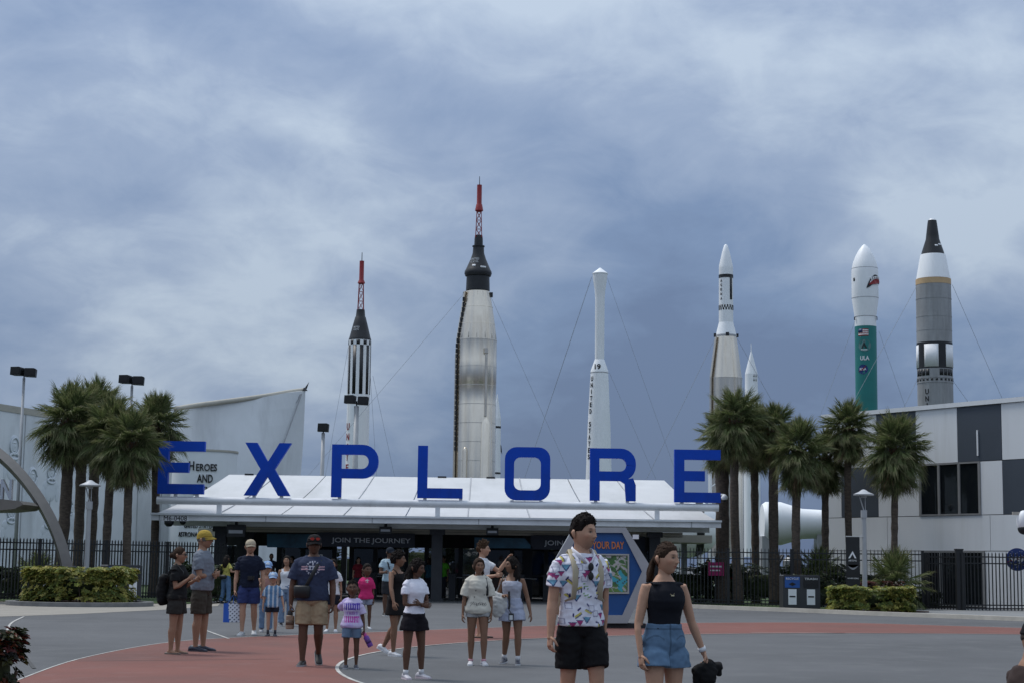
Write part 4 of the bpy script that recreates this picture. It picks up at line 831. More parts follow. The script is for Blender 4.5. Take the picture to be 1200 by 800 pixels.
def palm(label, base, top, rad=0.2, size=1.0, nf=96, seed=0, group='palms', cw=1.0):
    """base/top: world points; crown radius about 1.35*size m"""
    rg = random.Random(seed*17+3); base = Vector(base); top = Vector(top); o = thing('palm_tree', label, 'palm tree', tuple(base), 0, group); t = top-base
    side = Vector((rg.uniform(-1, 1), rg.uniform(-1, 1), 0))*0.10; path = []; radii = []
    K = 22
    for i in range(K+1):
        s = i/K; path.append(t*s+side*math.sin(math.pi*s)); radii.append(rad*(1.22-0.22*min(1, s*5))*(1+0.05*math.sin(i*2.4)+rg.uniform(-0.05, 0.05))*(1.0 if s < 0.9 else 1.12))
    mb = MB(); mb.tube(path, radii, 12); mb.build('trunk', bark, o, True)
    bm_ = MB()
    for k in range(34):                                        # old leaf bases under the crown
        a = k*2.4; z_ = -0.08-0.55*(k/34); c = t+Vector((math.cos(a)*rad*0.95, math.sin(a)*rad*0.95, z_)); e = c+Vector((math.cos(a)*0.13, math.sin(a)*0.13, 0.17+rg.uniform(0, 0.08))); bm_.tube([c, e], [(0.05, 0.02), (0.02, 0.01)], 5)
    bm_.build('leaf_bases', bootm, o, kind='stuff')
    crown = bpy.data.objects.new('crown', None); COL.objects.link(crown); crown.parent = o; crown.location = t; crown.empty_display_size = 0.1
    for k in range(nf):
        u = (k+0.5)/nf; el = R(84)-R(158)*u**0.85+rg.uniform(-0.22, 0.22); az = k*2.39996+rg.uniform(-0.25, 0.25)
        idx = 0 if el > R(45) else 1 if el > R(15) else 2 if el > R(-15) else 3 if el > R(-40) else 4
        s = size*rg.uniform(0.88, 1.1)*(1.0 if el > -0.3 else 0.9)
        m = Matrix.Translation((0, 0, 0.05*rg.uniform(-1, 1)-0.25*u)) @ Matrix.Rotation(az, 4, 'Z') @ Matrix.Rotation(-el+0.1, 4, 'Y') @ Matrix.Rotation(rg.uniform(-0.5, 0.5), 4, 'X') @ Matrix.Diagonal((s, s*cw, s, 1))
        link('frond', FR[idx], crown, mtx=m)
    for k in range(7):
        m = Matrix.Translation((0, 0, -0.35)) @ Matrix.Rotation(rg.uniform(0, 6.28), 4, 'Z') @ Matrix.Rotation(R(rg.uniform(50, 75)), 4, 'Y') @ Matrix.Diagonal((size*0.8, size*0.8, size*0.8, 1)); link('dead_frond', DEAD[0], crown, mtx=m)
    return o
def palm_px(label, bx, tx_, ty, Y, hw, crown_hw, seed, group, nf=96):
    b = P(bx, 655, Y); t = P(tx_, ty, Y); palm(label, (b.x, Y, 0), (t.x, Y, t.z), M_(hw*0.92, Y), M_(crown_hw, Y)/1.60*(0.92+0.16*((seed*37) % 10)/10), nf, seed, group)
gl_ = 'palms before the exhibit hall'; gr_ = 'palms behind the right fence'
palm_px('stout palm rising beside the metal arch', 68, 81, 492, 61, 7.5, 47, 1, gl_)
palm_px('palm close behind the stout palm, trunk by the pole lamp', 91, 97, 490, 64, 6.5, 46, 2, gl_)
palm_px('tallest palm of the left clump beside the pole lamp', 104, 112, 484, 66, 6.5, 47, 3, gl_)
palm_px('slim palm between the tallest palm and the bin', 124, 133, 505, 60, 5.5, 44, 4, gl_)
palm_px('palm with bulging boot collar in the left clump', 150, 153, 518, 59, 5.5, 46, 5, gl_)
palm_px('palm standing next to the blue letter E and HEROES drum', 180, 182, 498, 63, 5.2, 46, 6, gl_)
palm_px('thick trunked palm right next to the canopy end', 847, 846, 512, 65, 8.5, 34, 7, gr_)
palm_px('palm towering against the silver rocket base', 866, 862, 492, 63, 5.5, 42, 8, gr_)
palm_px('palm half behind others beside the short white rocket', 886, 884, 508, 67, 5.0, 40, 9, gr_)
palm_px('palm before the lying white rocket', 908, 907, 503, 64, 6.2, 38, 10, gr_)
palm_px('shaggy palm standing behind the recycling bin', 935, 936, 527, 61, 5.4, 42, 11, gr_)
palm_px('palm at the corner of the checker building', 967, 967, 535, 65, 4.6, 38, 12, gr_)
palm_px('slender palm under the teal rocket', 998, 994, 500, 64, 4.4, 39, 13, gr_, 98)
palm_px('broad drooping palm before the checker panels', 1046, 1048, 525, 61, 4.3, 45, 14, gr_, 104)
def bush_palm(label, px, Y, z_, size, nf, seed, group=None):
    rg = random.Random(seed); b = P(px, 655, Y); o = thing('fan_palm', label, 'palm bush', (b.x, Y, 0.03), 0, group)
    mb = MB(); mb.tube([(0, 0, 0), (0.03, 0, z_*0.5), (0, 0, z_)], [0.12, 0.1, 0.09], 8); mb.build('stem', bark, o, True)
    for k in range(nf):
        el = R(80)-R(105)*((k+0.5)/nf)+rg.uniform(-.15, .15); m = Matrix.Translation((0, 0, z_)) @ Matrix.Rotation(k*2.4, 4, 'Z') @ Matrix.Rotation(-el, 4, 'Y') @ Matrix.Diagonal((size, size, size, 1)); link('frond', FR[0 if el > .6 else 1 if el > 0 else 2], o, mtx=m)
bush_palm('low spiky fan palm behind the right hedge', 1048, 58.4, 0.75, 0.9, 34, 5); bush_palm('low fan palm by the corner of the checker building', 960, 63, 1.1, 0.75, 22, 6); bush_palm('low fan palm behind the left fence by the arch', 45, 58.5, 0.6, 0.7, 22, 9)

# ================================================================== hedges and plants
def leaf_block(label, name, c, half, n, leaf, cols, seed, group=None, rz=0.0, dens=5, cat='hedge', base=0.0):
    rg = np.random.default_rng(seed); o = thing(name, label, cat, tuple(c), rz, group); mb = MB(); hx, hy, hz = half
    for k in range(n):
        d = rg.normal(size=3); d /= np.linalg.norm(d); d[2] = abs(d[2]) if rg.random() < 0.55 else d[2]
        e = 0.45; q = np.sign(d)*np.abs(d)**e; q /= max(np.max(np.abs(q)), 1e-6); rr = rg.uniform(0.66, 1.04)+0.07*math.sin(q[0]*hx*7+seed)*math.cos(q[1]*5)+0.05*math.sin(q[0]*hx*13)
        p = Vector((q[0]*hx*rr, q[1]*hy*rr, hz+q[2]*hz*rr+base)); 
        if p.z < 0.02: p.z = 0.02+rg.random()*0.1
        nv = Vector((d[0]*0.6, d[1]*0.6, max(d[2], 0)+0.55)).normalized(); a = nv.orthogonal().normalized(); b = nv.cross(a); depth = min(1, rr)
        ci = cols[int(rg.integers(len(cols)))]; ph = rg.random()*6.28
        for j in range(dens):
            t = ph+j*2*math.pi/dens; dv = (a*math.cos(t)+b*math.sin(t)+nv*rg.uniform(0.2, 0.7)).normalized(); sv = nv.cross(dv).normalized(); L_ = leaf*rg.uniform(0.7, 1.25); w = L_*0.26
            g = rg.uniform(0.7, 1.25); cc = tuple(x*g for x in ci); mid = p+dv*L_*0.5+nv*0.01; tipp = p+dv*L_-nv*L_*0.2
            mb._add([p, mid-sv*w, tipp, mid+sv*w], [(0, 1, 2, 3)], cc)
    mb.build('foliage', leafm, o, fix=False)
    tw = MB()
    for k in range(14): x = rg.uniform(-0.8, 0.8)*hx; y = rg.uniform(-0.6, 0.6)*hy; tw.tube([(x, y, 0), (x+rg.uniform(-.1, .1), y, base+hz*0.9)], 0.018, 5)
    tw.build('stems', bark, o, kind='stuff')
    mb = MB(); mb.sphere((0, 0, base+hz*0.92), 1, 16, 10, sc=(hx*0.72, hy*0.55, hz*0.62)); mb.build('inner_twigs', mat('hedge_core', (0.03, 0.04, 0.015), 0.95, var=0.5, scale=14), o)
    return o
YG = [(0.25, 0.25, 0.05), (0.31, 0.28, 0.06), (0.17, 0.20, 0.045), (0.36, 0.32, 0.085), (0.10, 0.14, 0.03), (0.21, 0.24, 0.05)]
hl = P(93, 700, 52.2); zt_ = P(93, 664, 52.2).z
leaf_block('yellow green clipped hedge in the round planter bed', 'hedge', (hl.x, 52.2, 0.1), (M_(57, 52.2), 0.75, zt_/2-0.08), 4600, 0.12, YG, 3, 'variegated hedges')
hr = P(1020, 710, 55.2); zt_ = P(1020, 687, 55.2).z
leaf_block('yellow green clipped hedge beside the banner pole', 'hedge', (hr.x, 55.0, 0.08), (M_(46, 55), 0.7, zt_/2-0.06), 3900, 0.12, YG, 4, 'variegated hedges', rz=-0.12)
def bed(c, rx, ry, h, m1, label):
    mb = MB(); pts = [(c[0]+rx*math.cos(t), c[1]+ry*math.sin(t)) for t in np.linspace(0, 2*math.pi, 48)[:-1]]; inn = [(c[0]+(rx-0.28)*math.cos(t), c[1]+(ry-0.28)*math.sin(t)) for t in np.linspace(0, 2*math.pi, 48)[:-1]]; n_ = len(pts)
    V_ = [(x, y, 0) for x, y in pts]+[(x, y, h) for x, y in pts]+[(x, y, h) for x, y in inn]+[(x, y, 0) for x, y in inn]
    mb._add(V_, [(r_*n_+i, r_*n_+(i+1) % n_, (r_+1)*n_+(i+1) % n_, (r_+1)*n_+i) for r_ in range(3) for i in range(n_)]); o = thing('planter_bed', label, 'planter', (0, 0, 0)); mb.build('kerb_ring', m1, o)
    mb = MB(); mb.slab(inn, 0.01, h-0.03); mb.build('mulch', mulch, o)
bl = G(93, 713); bed((hl.x+0.1, 51.9), M_(84, 51.9), 1.9, 0.13, kerbg, 'low round grey kerbed planter bed under the left hedge')
mb = MB(); pts = [(hr.x+1.75*math.cos(t), 54.9+0.62*math.sin(t)-0.12*1.75*math.cos(t)) for t in np.linspace(0, 2*math.pi, 30)[:-1]]; mb.slab(pts, 0.0, 0.10); struct('mulch_bed', mb, mulch)
CR = [(0.10, 0.015, 0.012), (0.02, 0.03, 0.01), (0.015, 0.02, 0.008), (0.16, 0.04, 0.015), (0.05, 0.05, 0.012), (0.012, 0.012, 0.008)]
cp = P(-6, 790, 16.6); leaf_block('dark red and green croton shrub beside a white kerb', 'croton_shrub', (cp.x, 16.6, 0.05), (0.20, 0.22, 0.33), 420, 0.085, CR, 8, cat='shrub')
mb = MB(); mb.beam((G(14, 793).x-0.25, 17.0, 0.07), (G(27, 806).x, 15.2, 0.07), 0.18, 0.14); struct('kerb', mb, mat('kerb_white', (0.5, 0.5, 0.5), 0.8))
leaf_block('dark red foliage shrub between banner and fan palm', 'red_shrub', (P(1030, 680, 57.2).x, 57.2, 0.05), (0.75, 0.4, 0.45), 500, 0.12, [(0.09, 0.018, 0.012), (0.05, 0.02, 0.012), (0.03, 0.03, 0.012)], 9, cat='shrub')
DG = [(0.02, 0.035, 0.012), (0.03, 0.05, 0.018), (0.015, 0.025, 0.01)]
for i, (px, Y, hx, hz, lb) in enumerate(((975, 60.5, 1.7, 0.55, 'dark green shrub behind the fence by the black banner'), (800, 66, 1.6, 0.7, 'dark green shrub beyond the fence under the rounded tank'), (905, 66, 2.6, 0.72, 'dark green shrub among the right palm trunks'), (245, 57, 1.1, 0.6, 'dark green shrub behind the fence by the canopy column'), (30, 58.0, 1.2, 0.5, 'dark green shrub beyond the left fence below the arch'), (1075, 60.8, 0.7, 0.28, 'small green shrub below the glass building wall'), (490, 92, 2.4, 1.25, 'tall green shrub seen through the entrance gap by the middle column'), (575, 90, 3.0, 1.2, 'wide green shrub seen through the entrance glass behind the visitors'), (410, 96, 1.6, 1.0, 'green shrub seen through the entrance below JOIN THE JOURNEY'), (700, 90, 3.0, 1.2, 'green shrub behind the entrance and map kiosk'))):
    leaf_block(lb, 'shrub', (P(px, 650, Y).x, Y, 0.03), (hx, 0.5, hz), int(500*hx), 0.14, DG, 20+i, 'dark shrubs behind the fences', cat='shrub')

# ================================================================== lights, bins, banner, arch
def flood_pole(label, px, ytop, Y, two=True, ps=1.0):
    p = P(px, ytop, Y); o = thing('floodlight_pole', label, 'light pole', (P(px, 650, Y).x if 0 else p.x, Y, 0), 0, 'tall floodlight poles'); k = M_(1, Y)
    mb = MB(); mb.tube([(0, 0, 0), (0, 0, p.z-7*k)], [2.4*k*ps, 1.6*k*ps], 12); mb.build('pole', steelp, o, True)
    mb = MB(); mb.tube([(0, 0, p.z-7.2*k), (0, 0, p.z-1*k)], 0.8*k, 8); mb.build('stem', black, o)
    for s_ in ((-1, 1) if two else (0,)):
        mb = MB(); mb.prism([(-6.6*k, -4.6*k), (6.0*k, -5*k), (6.6*k, 4.0*k), (4*k, 5*k), (-6.2*k, 4.8*k)], -0.22, 0.22); h_ = mb.build('lamp_head', black, o); h_.location = (s_*7.6*k, 0, p.z+(0.8*k if s_ < 0 else -0.6*k)); h_.rotation_euler = (0, 0, s_*0.15)
        mb = MB(); mb.box(-5*k, 5*k, -0.235, -0.221, -3.5*k, 3.5*k); mb.build('lens', blackm, h_)
flood_pole('tall pole with twin black floodlights left of the palms', 28.5, 435.5, 63); flood_pole('twin black floodlights on a pole hidden by the palm clump', 155, 445, 68)
flood_pole('pole with a single floodlight beside the letter P', 379, 500, 100, False, 1.3); flood_pole('pole with black floodlight cluster in front of the striped rocket', 418, 468.5, 104, True, 1.8)
def post_lamp(label, px, ytop, ybase, Y):
    p = P(px, ytop, Y); o = thing('post_lamp', label, 'street lamp', (P(px, 650, Y).x, Y, 0), 0, 'grey post lamps with cone caps'); z_ = p.z
    mb = MB(); mb.tube([(0, 0, 0), (0, 0, z_-0.75)], [0.085, 0.075], 12); mb.tube([(0, 0, z_-0.9), (0, 0, z_-0.65)], 0.105, 12); mb.tube([(0, 0, 0), (0, 0, 0.2)], 0.13, 12); mb.build('pole', steelp, o, 'auto')
    mb = MB(); mb.tube([(0.0, 0, z_-0.66), (-0.16, 0, z_-0.12)], 0.02, 6); mb.tube([(0.05, 0, z_-0.66), (0.05, 0, z_-0.1)], 0.012, 6); mb.build('arm', steelp, o)
    mb = MB(); mb.lathe([(z_-0.17, 0.33), (z_-0.13, 0.34), (z_-0.05, 0.16), (z_+0.02, 0.06), (z_+0.03, 0.01)], 24); mb.build('lamp_cap', mat('lamp_cap', (0.42, 0.43, 0.45), 0.4, metal=0.2), o, 'auto')
    mb = MB(); mb.lathe([(z_-0.24, 0.09), (z_-0.17, 0.10)], 16); mb.build('bulb_housing', seamm, o)
    return o
post_lamp('grey post lamp among the left palms', 102, 563, 690, 54.5); post_lamp('grey post lamp holding the black banner', 1013, 574, 700, 56.3)
Yb = 56.25; b0 = P(991, 628, Yb); b1 = P(1008, 688, Yb); BN = thing('banner', 'tall black banner with white peaked emblem on the lamp post', 'banner', (0, 0, 0)); mb = MB(); mb.box(b0.x, b1.x, Yb-0.01, Yb+0.01, b1.z, b0.z); mb.build('cloth', black, BN)
for z_ in (b0.z, b1.z): mb = MB(); mb.tube([(b0.x, Yb, z_), (P(1013, 650, Yb).x, Yb, z_)], 0.02, 6); mb.build('arm', steelp, BN)
q = lambda px, py: (P(px, py, Yb).x, P(px, py, Yb).z)
mb = MB(); mb.prism([q(999, 645), q(1003.5, 653.5), q(1001.5, 653.5), q(999, 648.5), q(996, 653.5), q(994, 653.5)], Yb-0.02, Yb-0.012); mb.build('emblem', lettw, BN)
text('lettering', 'ARTEMIS', lettw, BN, (q(999, 656)[0], Yb-0.016, q(999, 656.2)[1]), w=M_(9.5, Yb), h=M_(1.8, Yb), depth=0.006); text('lettering', 'WE ARE GOING', lettw, BN, (q(999.5, 677)[0], Yb-0.016, q(999.5, 677)[1]), w=M_(13, Yb), h=M_(1.5, Yb), depth=0.006)
mb = MB(); pts = [q(992.5+14*t, 661+6*math.sin(math.pi*t)*1.0) for t in np.linspace(0, 1, 9)]+[q(1006.5-14*t, 661.3+3.4*math.sin(math.pi*t)) for t in np.linspace(0, 1, 9)]; mb.prism(pts, Yb-0.02, Yb-0.012); mb.build('moon_arc', mat('moon_grey', (0.25, 0.25, 0.27), 0.6), BN)
def bin_(label, px0, px1, ytop, Y, split=True, side=0.0):
    a = P(px0, ytop, Y); b = P(px1, ytop, Y); w = b.x-a.x; h = a.z; o = thing('recycling_bin', label, 'bin', ((a.x+b.x)/2, Y+0.4, 0), side, 'dark recycling bins'); body = mat('bin_body', (0.04, 0.042, 0.048), 0.5, var=0.1)
    mb = MB(); mb.prism([(-w/2, 0.04), (w/2, 0.04), (w/2, h-0.03), (w/2-0.04, h), (-w/2+0.04, h), (-w/2, h-0.03)], -0.4, 0.4); mb.build('body', body, o); mb = MB(); mb.box(-w/2+0.04, w/2-0.04, -0.36, 0.36, 0, 0.04); mb.build('foot', black, o)
    for i, (c, m_) in enumerate(((-w/4, mat('bin_blue', (0.02, 0.09, 0.33), 0.5)), (w/4, black))):
        mb = MB(); mb.box(c-w*0.20, c+w*0.20, -0.42, -0.401, h-0.42, h-0.06); f_ = mb.build('hood', m_, o)
        mb = MB(); mb.prism([(c-w*0.10, h-0.30), (c, h-0.36), (c+w*0.10, h-0.30), (c, h-0.24)], -0.432, -0.422); mb.build('slot', blackm, f_)
        mb = MB(); mb.box(c-w*0.11, c+w*0.11, -0.415, -0.401, h*0.16, h*0.60); l_ = mb.build('label_plate', lettw, o)
        mb = MB(); mb.box(c-w*0.08, c+w*0.08, -0.422, -0.416, h*0.37, h*0.41); mb.build('label_text', lettk, l_)
        text('lettering', 'RECYCLE' if i == 0 else 'TRASH', lettw, o, (c, -0.43, h-0.12), w=w*0.34, h=0.07, depth=0.01)
    return o
bin_('dark double recycling bin standing before the right fence', 917.5, 961, 673, 57.6)
bin_('dark recycling bin half behind the left hedge', 118, 160, 661, 55.0, side=0.5)
BX = bin_('dark recycling bin behind the hedge near the arch', 50, 80, 662, 55.3, side=-0.4)
# metal arch and information booth at the left
ay = 55.0; arcp = spline([P(px, py, ay) for px, py in ((-130, 520), (-80, 502), (-40, 508), (0, 533), (30, 563), (55, 600), (72, 640), (84, 690))], 5)
o = thing('metal_arch', 'big curved brown metal arch landing beside the left hedge', 'arch'); mb = MB(); mb.tube(arcp, [(0.5, 0.19)]*len(arcp), 4, side=(0, 1, 0)); mb.build('arch_rib', archm, o)
o = thing('information_booth', 'booth roof with silver INFORMATION letters under the metal arch', 'booth', (0, 0, 0)); yb = 54.0; pr = lambda a, b: (P(a, b, yb).x, P(a, b, yb).z)
rp = [pr(-260, 586), pr(0, 584.5), pr(36, 588), pr(40, 592), pr(30, 597), pr(8, 599), pr(-260, 603)]; mb = MB(); mb.prism(rp, yb-1.2, yb+1.2); mb.build('roof', archm, o)
c = pr(-36, 573); text('lettering', 'INFORMATION', chrome, o, (P(-38, 573, yb).x, yb-0.9, c[1]-0.02), w=M_(124, yb), h=M_(24, yb), depth=0.18, bold=0.03)
mb = MB(); w0 = pr(-250, 700); w1 = pr(-30, 700); mb.box(w0[0], w1[0], yb-0.6, yb+0.8, 0, pr(0, 598)[1]); mb.build('booth_wall', stucco, o)
# pink sign behind the fence, dome cameras
p = P(839, 666, 64.5); o = thing('pink_sign', 'small magenta sign on a stand behind the fence', 'sign', (p.x, 64.5, 0)); mb = MB(); mb.box(-0.3, 0.3, -0.02, 0.02, p.z-0.25, p.z+0.25); mb.build('board', mat('magenta', (0.40, 0.02, 0.14), 0.5), o)
mb = MB(); mb.box(-0.02, 0.02, 0.021, 0.05, 0, p.z+0.1); mb.build('stand', black, o); mb = MB(); mb.box(-0.22, 0.22, -0.028, -0.021, p.z+0.06, p.z+0.12); mb.build('print_line', lettw, o); mb = MB(); mb.box(-0.22, 0.15, -0.028, -0.021, p.z-0.08, p.z-0.03); mb.build('print_line', lettw, o)
p = P(849, 583, 63.9); o = thing('dome_camera', 'white dome security camera on a bracket beside the letter E', 'camera', tuple(p)); mb = MB(); mb.lathe([(-0.08, 0.06), (-0.05, 0.11), (0.03, 0.13), (0.1, 0.08), (0.14, 0.03)], 16); mb.build('housing', white, o, True); mb = MB(); mb.sphere((0, 0, -0.06), 0.085, 14, 8); mb.build('dome', black, o, True); mb = MB(); mb.beam((0, 0, 0.12), (-0.22, 0.3, 0.16), 0.05, 0.05); mb.build('arm', white, o)
p = P(1200, 611, 45); o = thing('globe_fixture', 'rounded white fixture with dark underside on a bracket post', 'fixture', (p.x, 45, 0)); mb = MB(); mb.sphere((0, 0, p.z), 0.19, 20, 14, sc=(1, 1, 1.6)); mb.build('shell', white, o, True); mb = MB(); mb.sphere((0, -0.01, p.z-0.18), 0.17, 16, 10, sc=(1, 1, 0.9)); mb.build('underside', black, o, True); mb = MB(); mb.tube([(0.1, 0, 0), (0.1, 0, p.z-0.1)], 0.05, 10); mb.build('post', steelp, o, True); mb = MB(); mb.beam((-0.30, 0, p.z+0.22), (0.1, 0, p.z+0.22), 0.06, 0.08); mb.build('bracket', beige, o)
# M6-0408 building number on the canopy beam
nb_ = thing('number_plate', 'building number M6-0408 on the canopy beam corner', 'sign'); c = P(206.5, 607.5, YB); text('lettering', 'M6-0408', lettk, nb_, (c.x, YB-0.155, zb-0.03), w=M_(27, YB), h=M_(5.6, YB), depth=0.012, bold=0.0)
mb = MB(); mb.box(c.x-0.47, c.x+0.47, YB-0.149, YB-0.141, zb-0.13, zb+0.08); mb.build('plate', lettw, nb_)
for px, s_ in ((199, 1.0), (215, 0.65)):
    p = P(px, 614, YB+0.2); o = thing('loudspeaker', 'larger black dome loudspeaker under the canopy number' if s_ == 1 else 'smaller black dome loudspeaker under the canopy number', 'loudspeaker', (p.x, YB+0.05, zb-bh*0.39), 0, 'black dome speakers under the beam'); mb = MB(); mb.lathe([(-0.22*s_, 0.02), (-0.21*s_, 0.09*s_), (-0.12*s_, 0.17*s_), (-0.02, 0.18*s_), (0, 0.1*s_)], 16); mb.build('dome', black, o, True)
# ================================================================== people
def nz3(a): a = np.asarray(a, float); return a/np.linalg.norm(a)
def wob(p, s, f):
    """cheap smooth pseudo noise on points"""
    x, y, z = p[:, 0]*f, p[:, 1]*f, p[:, 2]*f
    return (np.sin(x*1.7+2.1*np.sin(z*0.9+s)+s)+np.sin(y*2.3+1.7*np.sin(x*1.1+z*0.6+2*s))+np.sin(z*1.9+1.9*np.sin(y*1.3+x*0.7+3*s)))/3
def remesh(mb, name, voxel, smooth=4):
    me = mb.mesh(name, None); o = bpy.data.objects.new('tmp', me); COL.objects.link(o)
    m = o.modifiers.new('r', 'REMESH'); m.mode = 'VOXEL'; m.voxel_size = voxel; m.adaptivity = 0
    s = o.modifiers.new('s', 'SMOOTH'); s.factor = 0.5; s.iterations = smooth
    dg = bpy.context.evaluated_depsgraph_get(); r = bpy.data.meshes.new_from_object(o.evaluated_get(dg)); bpy.data.objects.remove(o); bpy.data.meshes.remove(me)
    v = np.zeros(len(r.vertices)*3); r.vertices.foreach_get('co', v); nn = np.zeros(len(r.vertices)*3); r.vertices.foreach_get('normal', nn)
    f = [tuple(p.vertices) for p in r.polygons]; bpy.data.meshes.remove(r); return v.reshape(-1, 3), nn.reshape(-1, 3), f
def npmesh(name, v, f, col, m, parent, smooth=True):
    me = bpy.data.meshes.new(name); me.from_pydata(v.tolist() if hasattr(v, 'tolist') else v, [], f)
    a = me.color_attributes.new('Col', 'FLOAT_COLOR', 'POINT'); c = np.ones((len(v), 4)); c[:, :3] = col; a.data.foreach_set('color', c.ravel())
    me.materials.append(m)
    if smooth: me.polygons.foreach_set('use_smooth', [True]*len(me.polygons))
    return link(name, me, parent)
def clothpiece(name, mb, voxel, col, parent, wr=0.006, seed=0.0, paint=None, smooth=4, freq=16.0, m=None, vertical=False):
    v, nn, f = remesh(mb, name, voxel, smooth)
    q = v*np.array([1, 1, 0.35]) if vertical else v*np.array([1, 1, 1.6])
    w = wob(q+0.3*seed, seed, freq)*0.6+wob(q, seed+3, freq*2.1)*0.4
    v = v+nn*(w*wr)[:, None]
    c = np.tile(np.array(col, float), (len(v), 1))
    if paint is not None: c = paint(v, nn, c)
    return npmesh(name, v, f, c, m or cloth, parent)
# ---- head: dense displaced ball, coordinates in head units (z -1..1 chin..crown), face to -Y
NLA, NLO = 72, 96
_th = np.linspace(-math.pi/2, math.pi/2, NLA+1); _ph = np.linspace(0, 2*math.pi, NLO, endpoint=False)
_T, _Pp = np.meshgrid(_th, _ph, indexing='ij'); HD = np.stack([np.cos(_T)*np.sin(_Pp), -np.cos(_T)*np.cos(_Pp), np.sin(_T)], -1).reshape(-1, 3)
HF = [(i*NLO+j, i*NLO+(j+1) % NLO, (i+1)*NLO+(j+1) % NLO, (i+1)*NLO+j) for i in range(NLA) for j in range(NLO)]
def gs(d, c, s): c = nz3(c); return np.exp(-((d-c)**2/np.array(s)**2).sum(1))
def head_shape(fem=False, child=False):
    d = HD.copy(); x, y, z = d.T; p = d*np.array([0.076, 0.096, 0.118])
    low = np.clip(-z, 0, 1); p[:, 0] *= 1-(0.30 if fem else 0.24)*low**1.4; fr = y < 0
    p[:, 1] *= np.where(fr, 1-0.06*np.clip(z, 0, 1), 1-0.34*low**1.3)
    p[:, 2] *= np.where(z < 0, 1.0, 0.98)
    n = d
    def add(a): p[:] += n*a[:, None]
    add(-0.0095*(gs(d, (0.36, -0.9, 0.10), (0.17, 0.3, 0.11))+gs(d, (-0.36, -0.9, 0.10), (0.17, 0.3, 0.11))))
    add(0.005*gs(d, (0, -0.95, 0.30), (0.45, 0.3, 0.09)))
    nose = gs(d, (0, -1, -0.16), (0.10, 0.4, 0.10))*0.023+gs(d, (0, -1, 0.02), (0.075, 0.4, 0.15))*0.014+0.010*(gs(d, (0.11, -1, -0.2), (0.07, 0.3, 0.06))+gs(d, (-0.11, -1, -0.2), (0.07, 0.3, 0.06)))
    p[:, 1] -= nose
    add(0.006*(gs(d, (0, -1, -0.43), (0.22, 0.4, 0.05))+gs(d, (0, -1, -0.54), (0.18, 0.4, 0.05)))-0.005*gs(d, (0, -1, -0.485), (0.24, 0.4, 0.025)))
    add(0.009*gs(d, (0, -0.8, -0.85), (0.28, 0.5, 0.16))); add(0.005*(gs(d, (0.62, -0.7, -0.12), (0.25, 0.3, 0.16))+gs(d, (-0.62, -0.7, -0.12), (0.25, 0.3, 0.16))))
    if child: p[:, 0] *= 1.06; p[:, 1] *= 1.0
    return p
def head_colors(tone, hair, beard=0.0, lips=0.5, fem=False):
    d = HD; c = np.tile(np.array(tone), (len(d), 1))
    def bl(w, col): c[:] = c*(1-w[:, None])+np.array(col)*w[:, None]
    t = np.array(tone)
    bl(0.35*(gs(d, (0.6, -0.7, -0.15), (0.25, 0.3, 0.2))+gs(d, (-0.6, -0.7, -0.15), (0.25, 0.3, 0.2))), t*np.array([1.15, 0.85, 0.8]))
    if beard: bl(np.clip(beard*(gs(d, (0, -0.8, -0.8), (0.7, 0.7, 0.38))), 0, 0.75), t*0.35+np.array(hair)*0.4)
    bl(np.clip(lips*1.3*(gs(d, (0, -1, -0.43), (0.2, 0.4, 0.05))+gs(d, (0, -1, -0.54), (0.17, 0.4, 0.05))), 0, 0.8), t*np.array([0.85, 0.45, 0.45]))
    bl(np.clip(gs(d, (0, -1, -0.485), (0.2, 0.4, 0.02)), 0, 0.8), t*0.25)
    for s in (-1, 1):
        bl(np.clip(0.95*gs(d, (0.36*s, -0.92, 0.32), (0.20, 0.3, 0.045)), 0, 0.95), np.array(hair)*0.8)
        bl(np.clip(1.2*gs(d, (0.35*s, -0.93, 0.14), (0.16, 0.3, 0.07)), 0, 0.9), t*0.22)  # dark eye surround: socket shade painted into the skin colour
        bl(np.clip(1.1*gs(d, (0.35*s+0.06, -0.93, 0.12), (0.035, 0.3, 0.032)), 0, 0.7), (0.55, 0.53, 0.5)); bl(np.clip(1.3*gs(d, (0.35*s, -0.93, 0.12), (0.05, 0.3, 0.045)), 0, 1), (0.02, 0.014, 0.01))
        bl(np.clip(0.8*gs(d, (0.10*s, -1, -0.25), (0.04, 0.3, 0.03)), 0, 0.7), t*0.3)
    return c
def rotm(rx=0, ry=0, rz=0): return np.array((Matrix.Rotation(rz, 3, 'Z') @ Matrix.Rotation(rx, 3, 'X') @ Matrix.Rotation(ry, 3, 'Y')))
def sstep(x, a, b): t = np.clip((x-a)/(b-a), 0, 1); return t*t*(3-2*t)

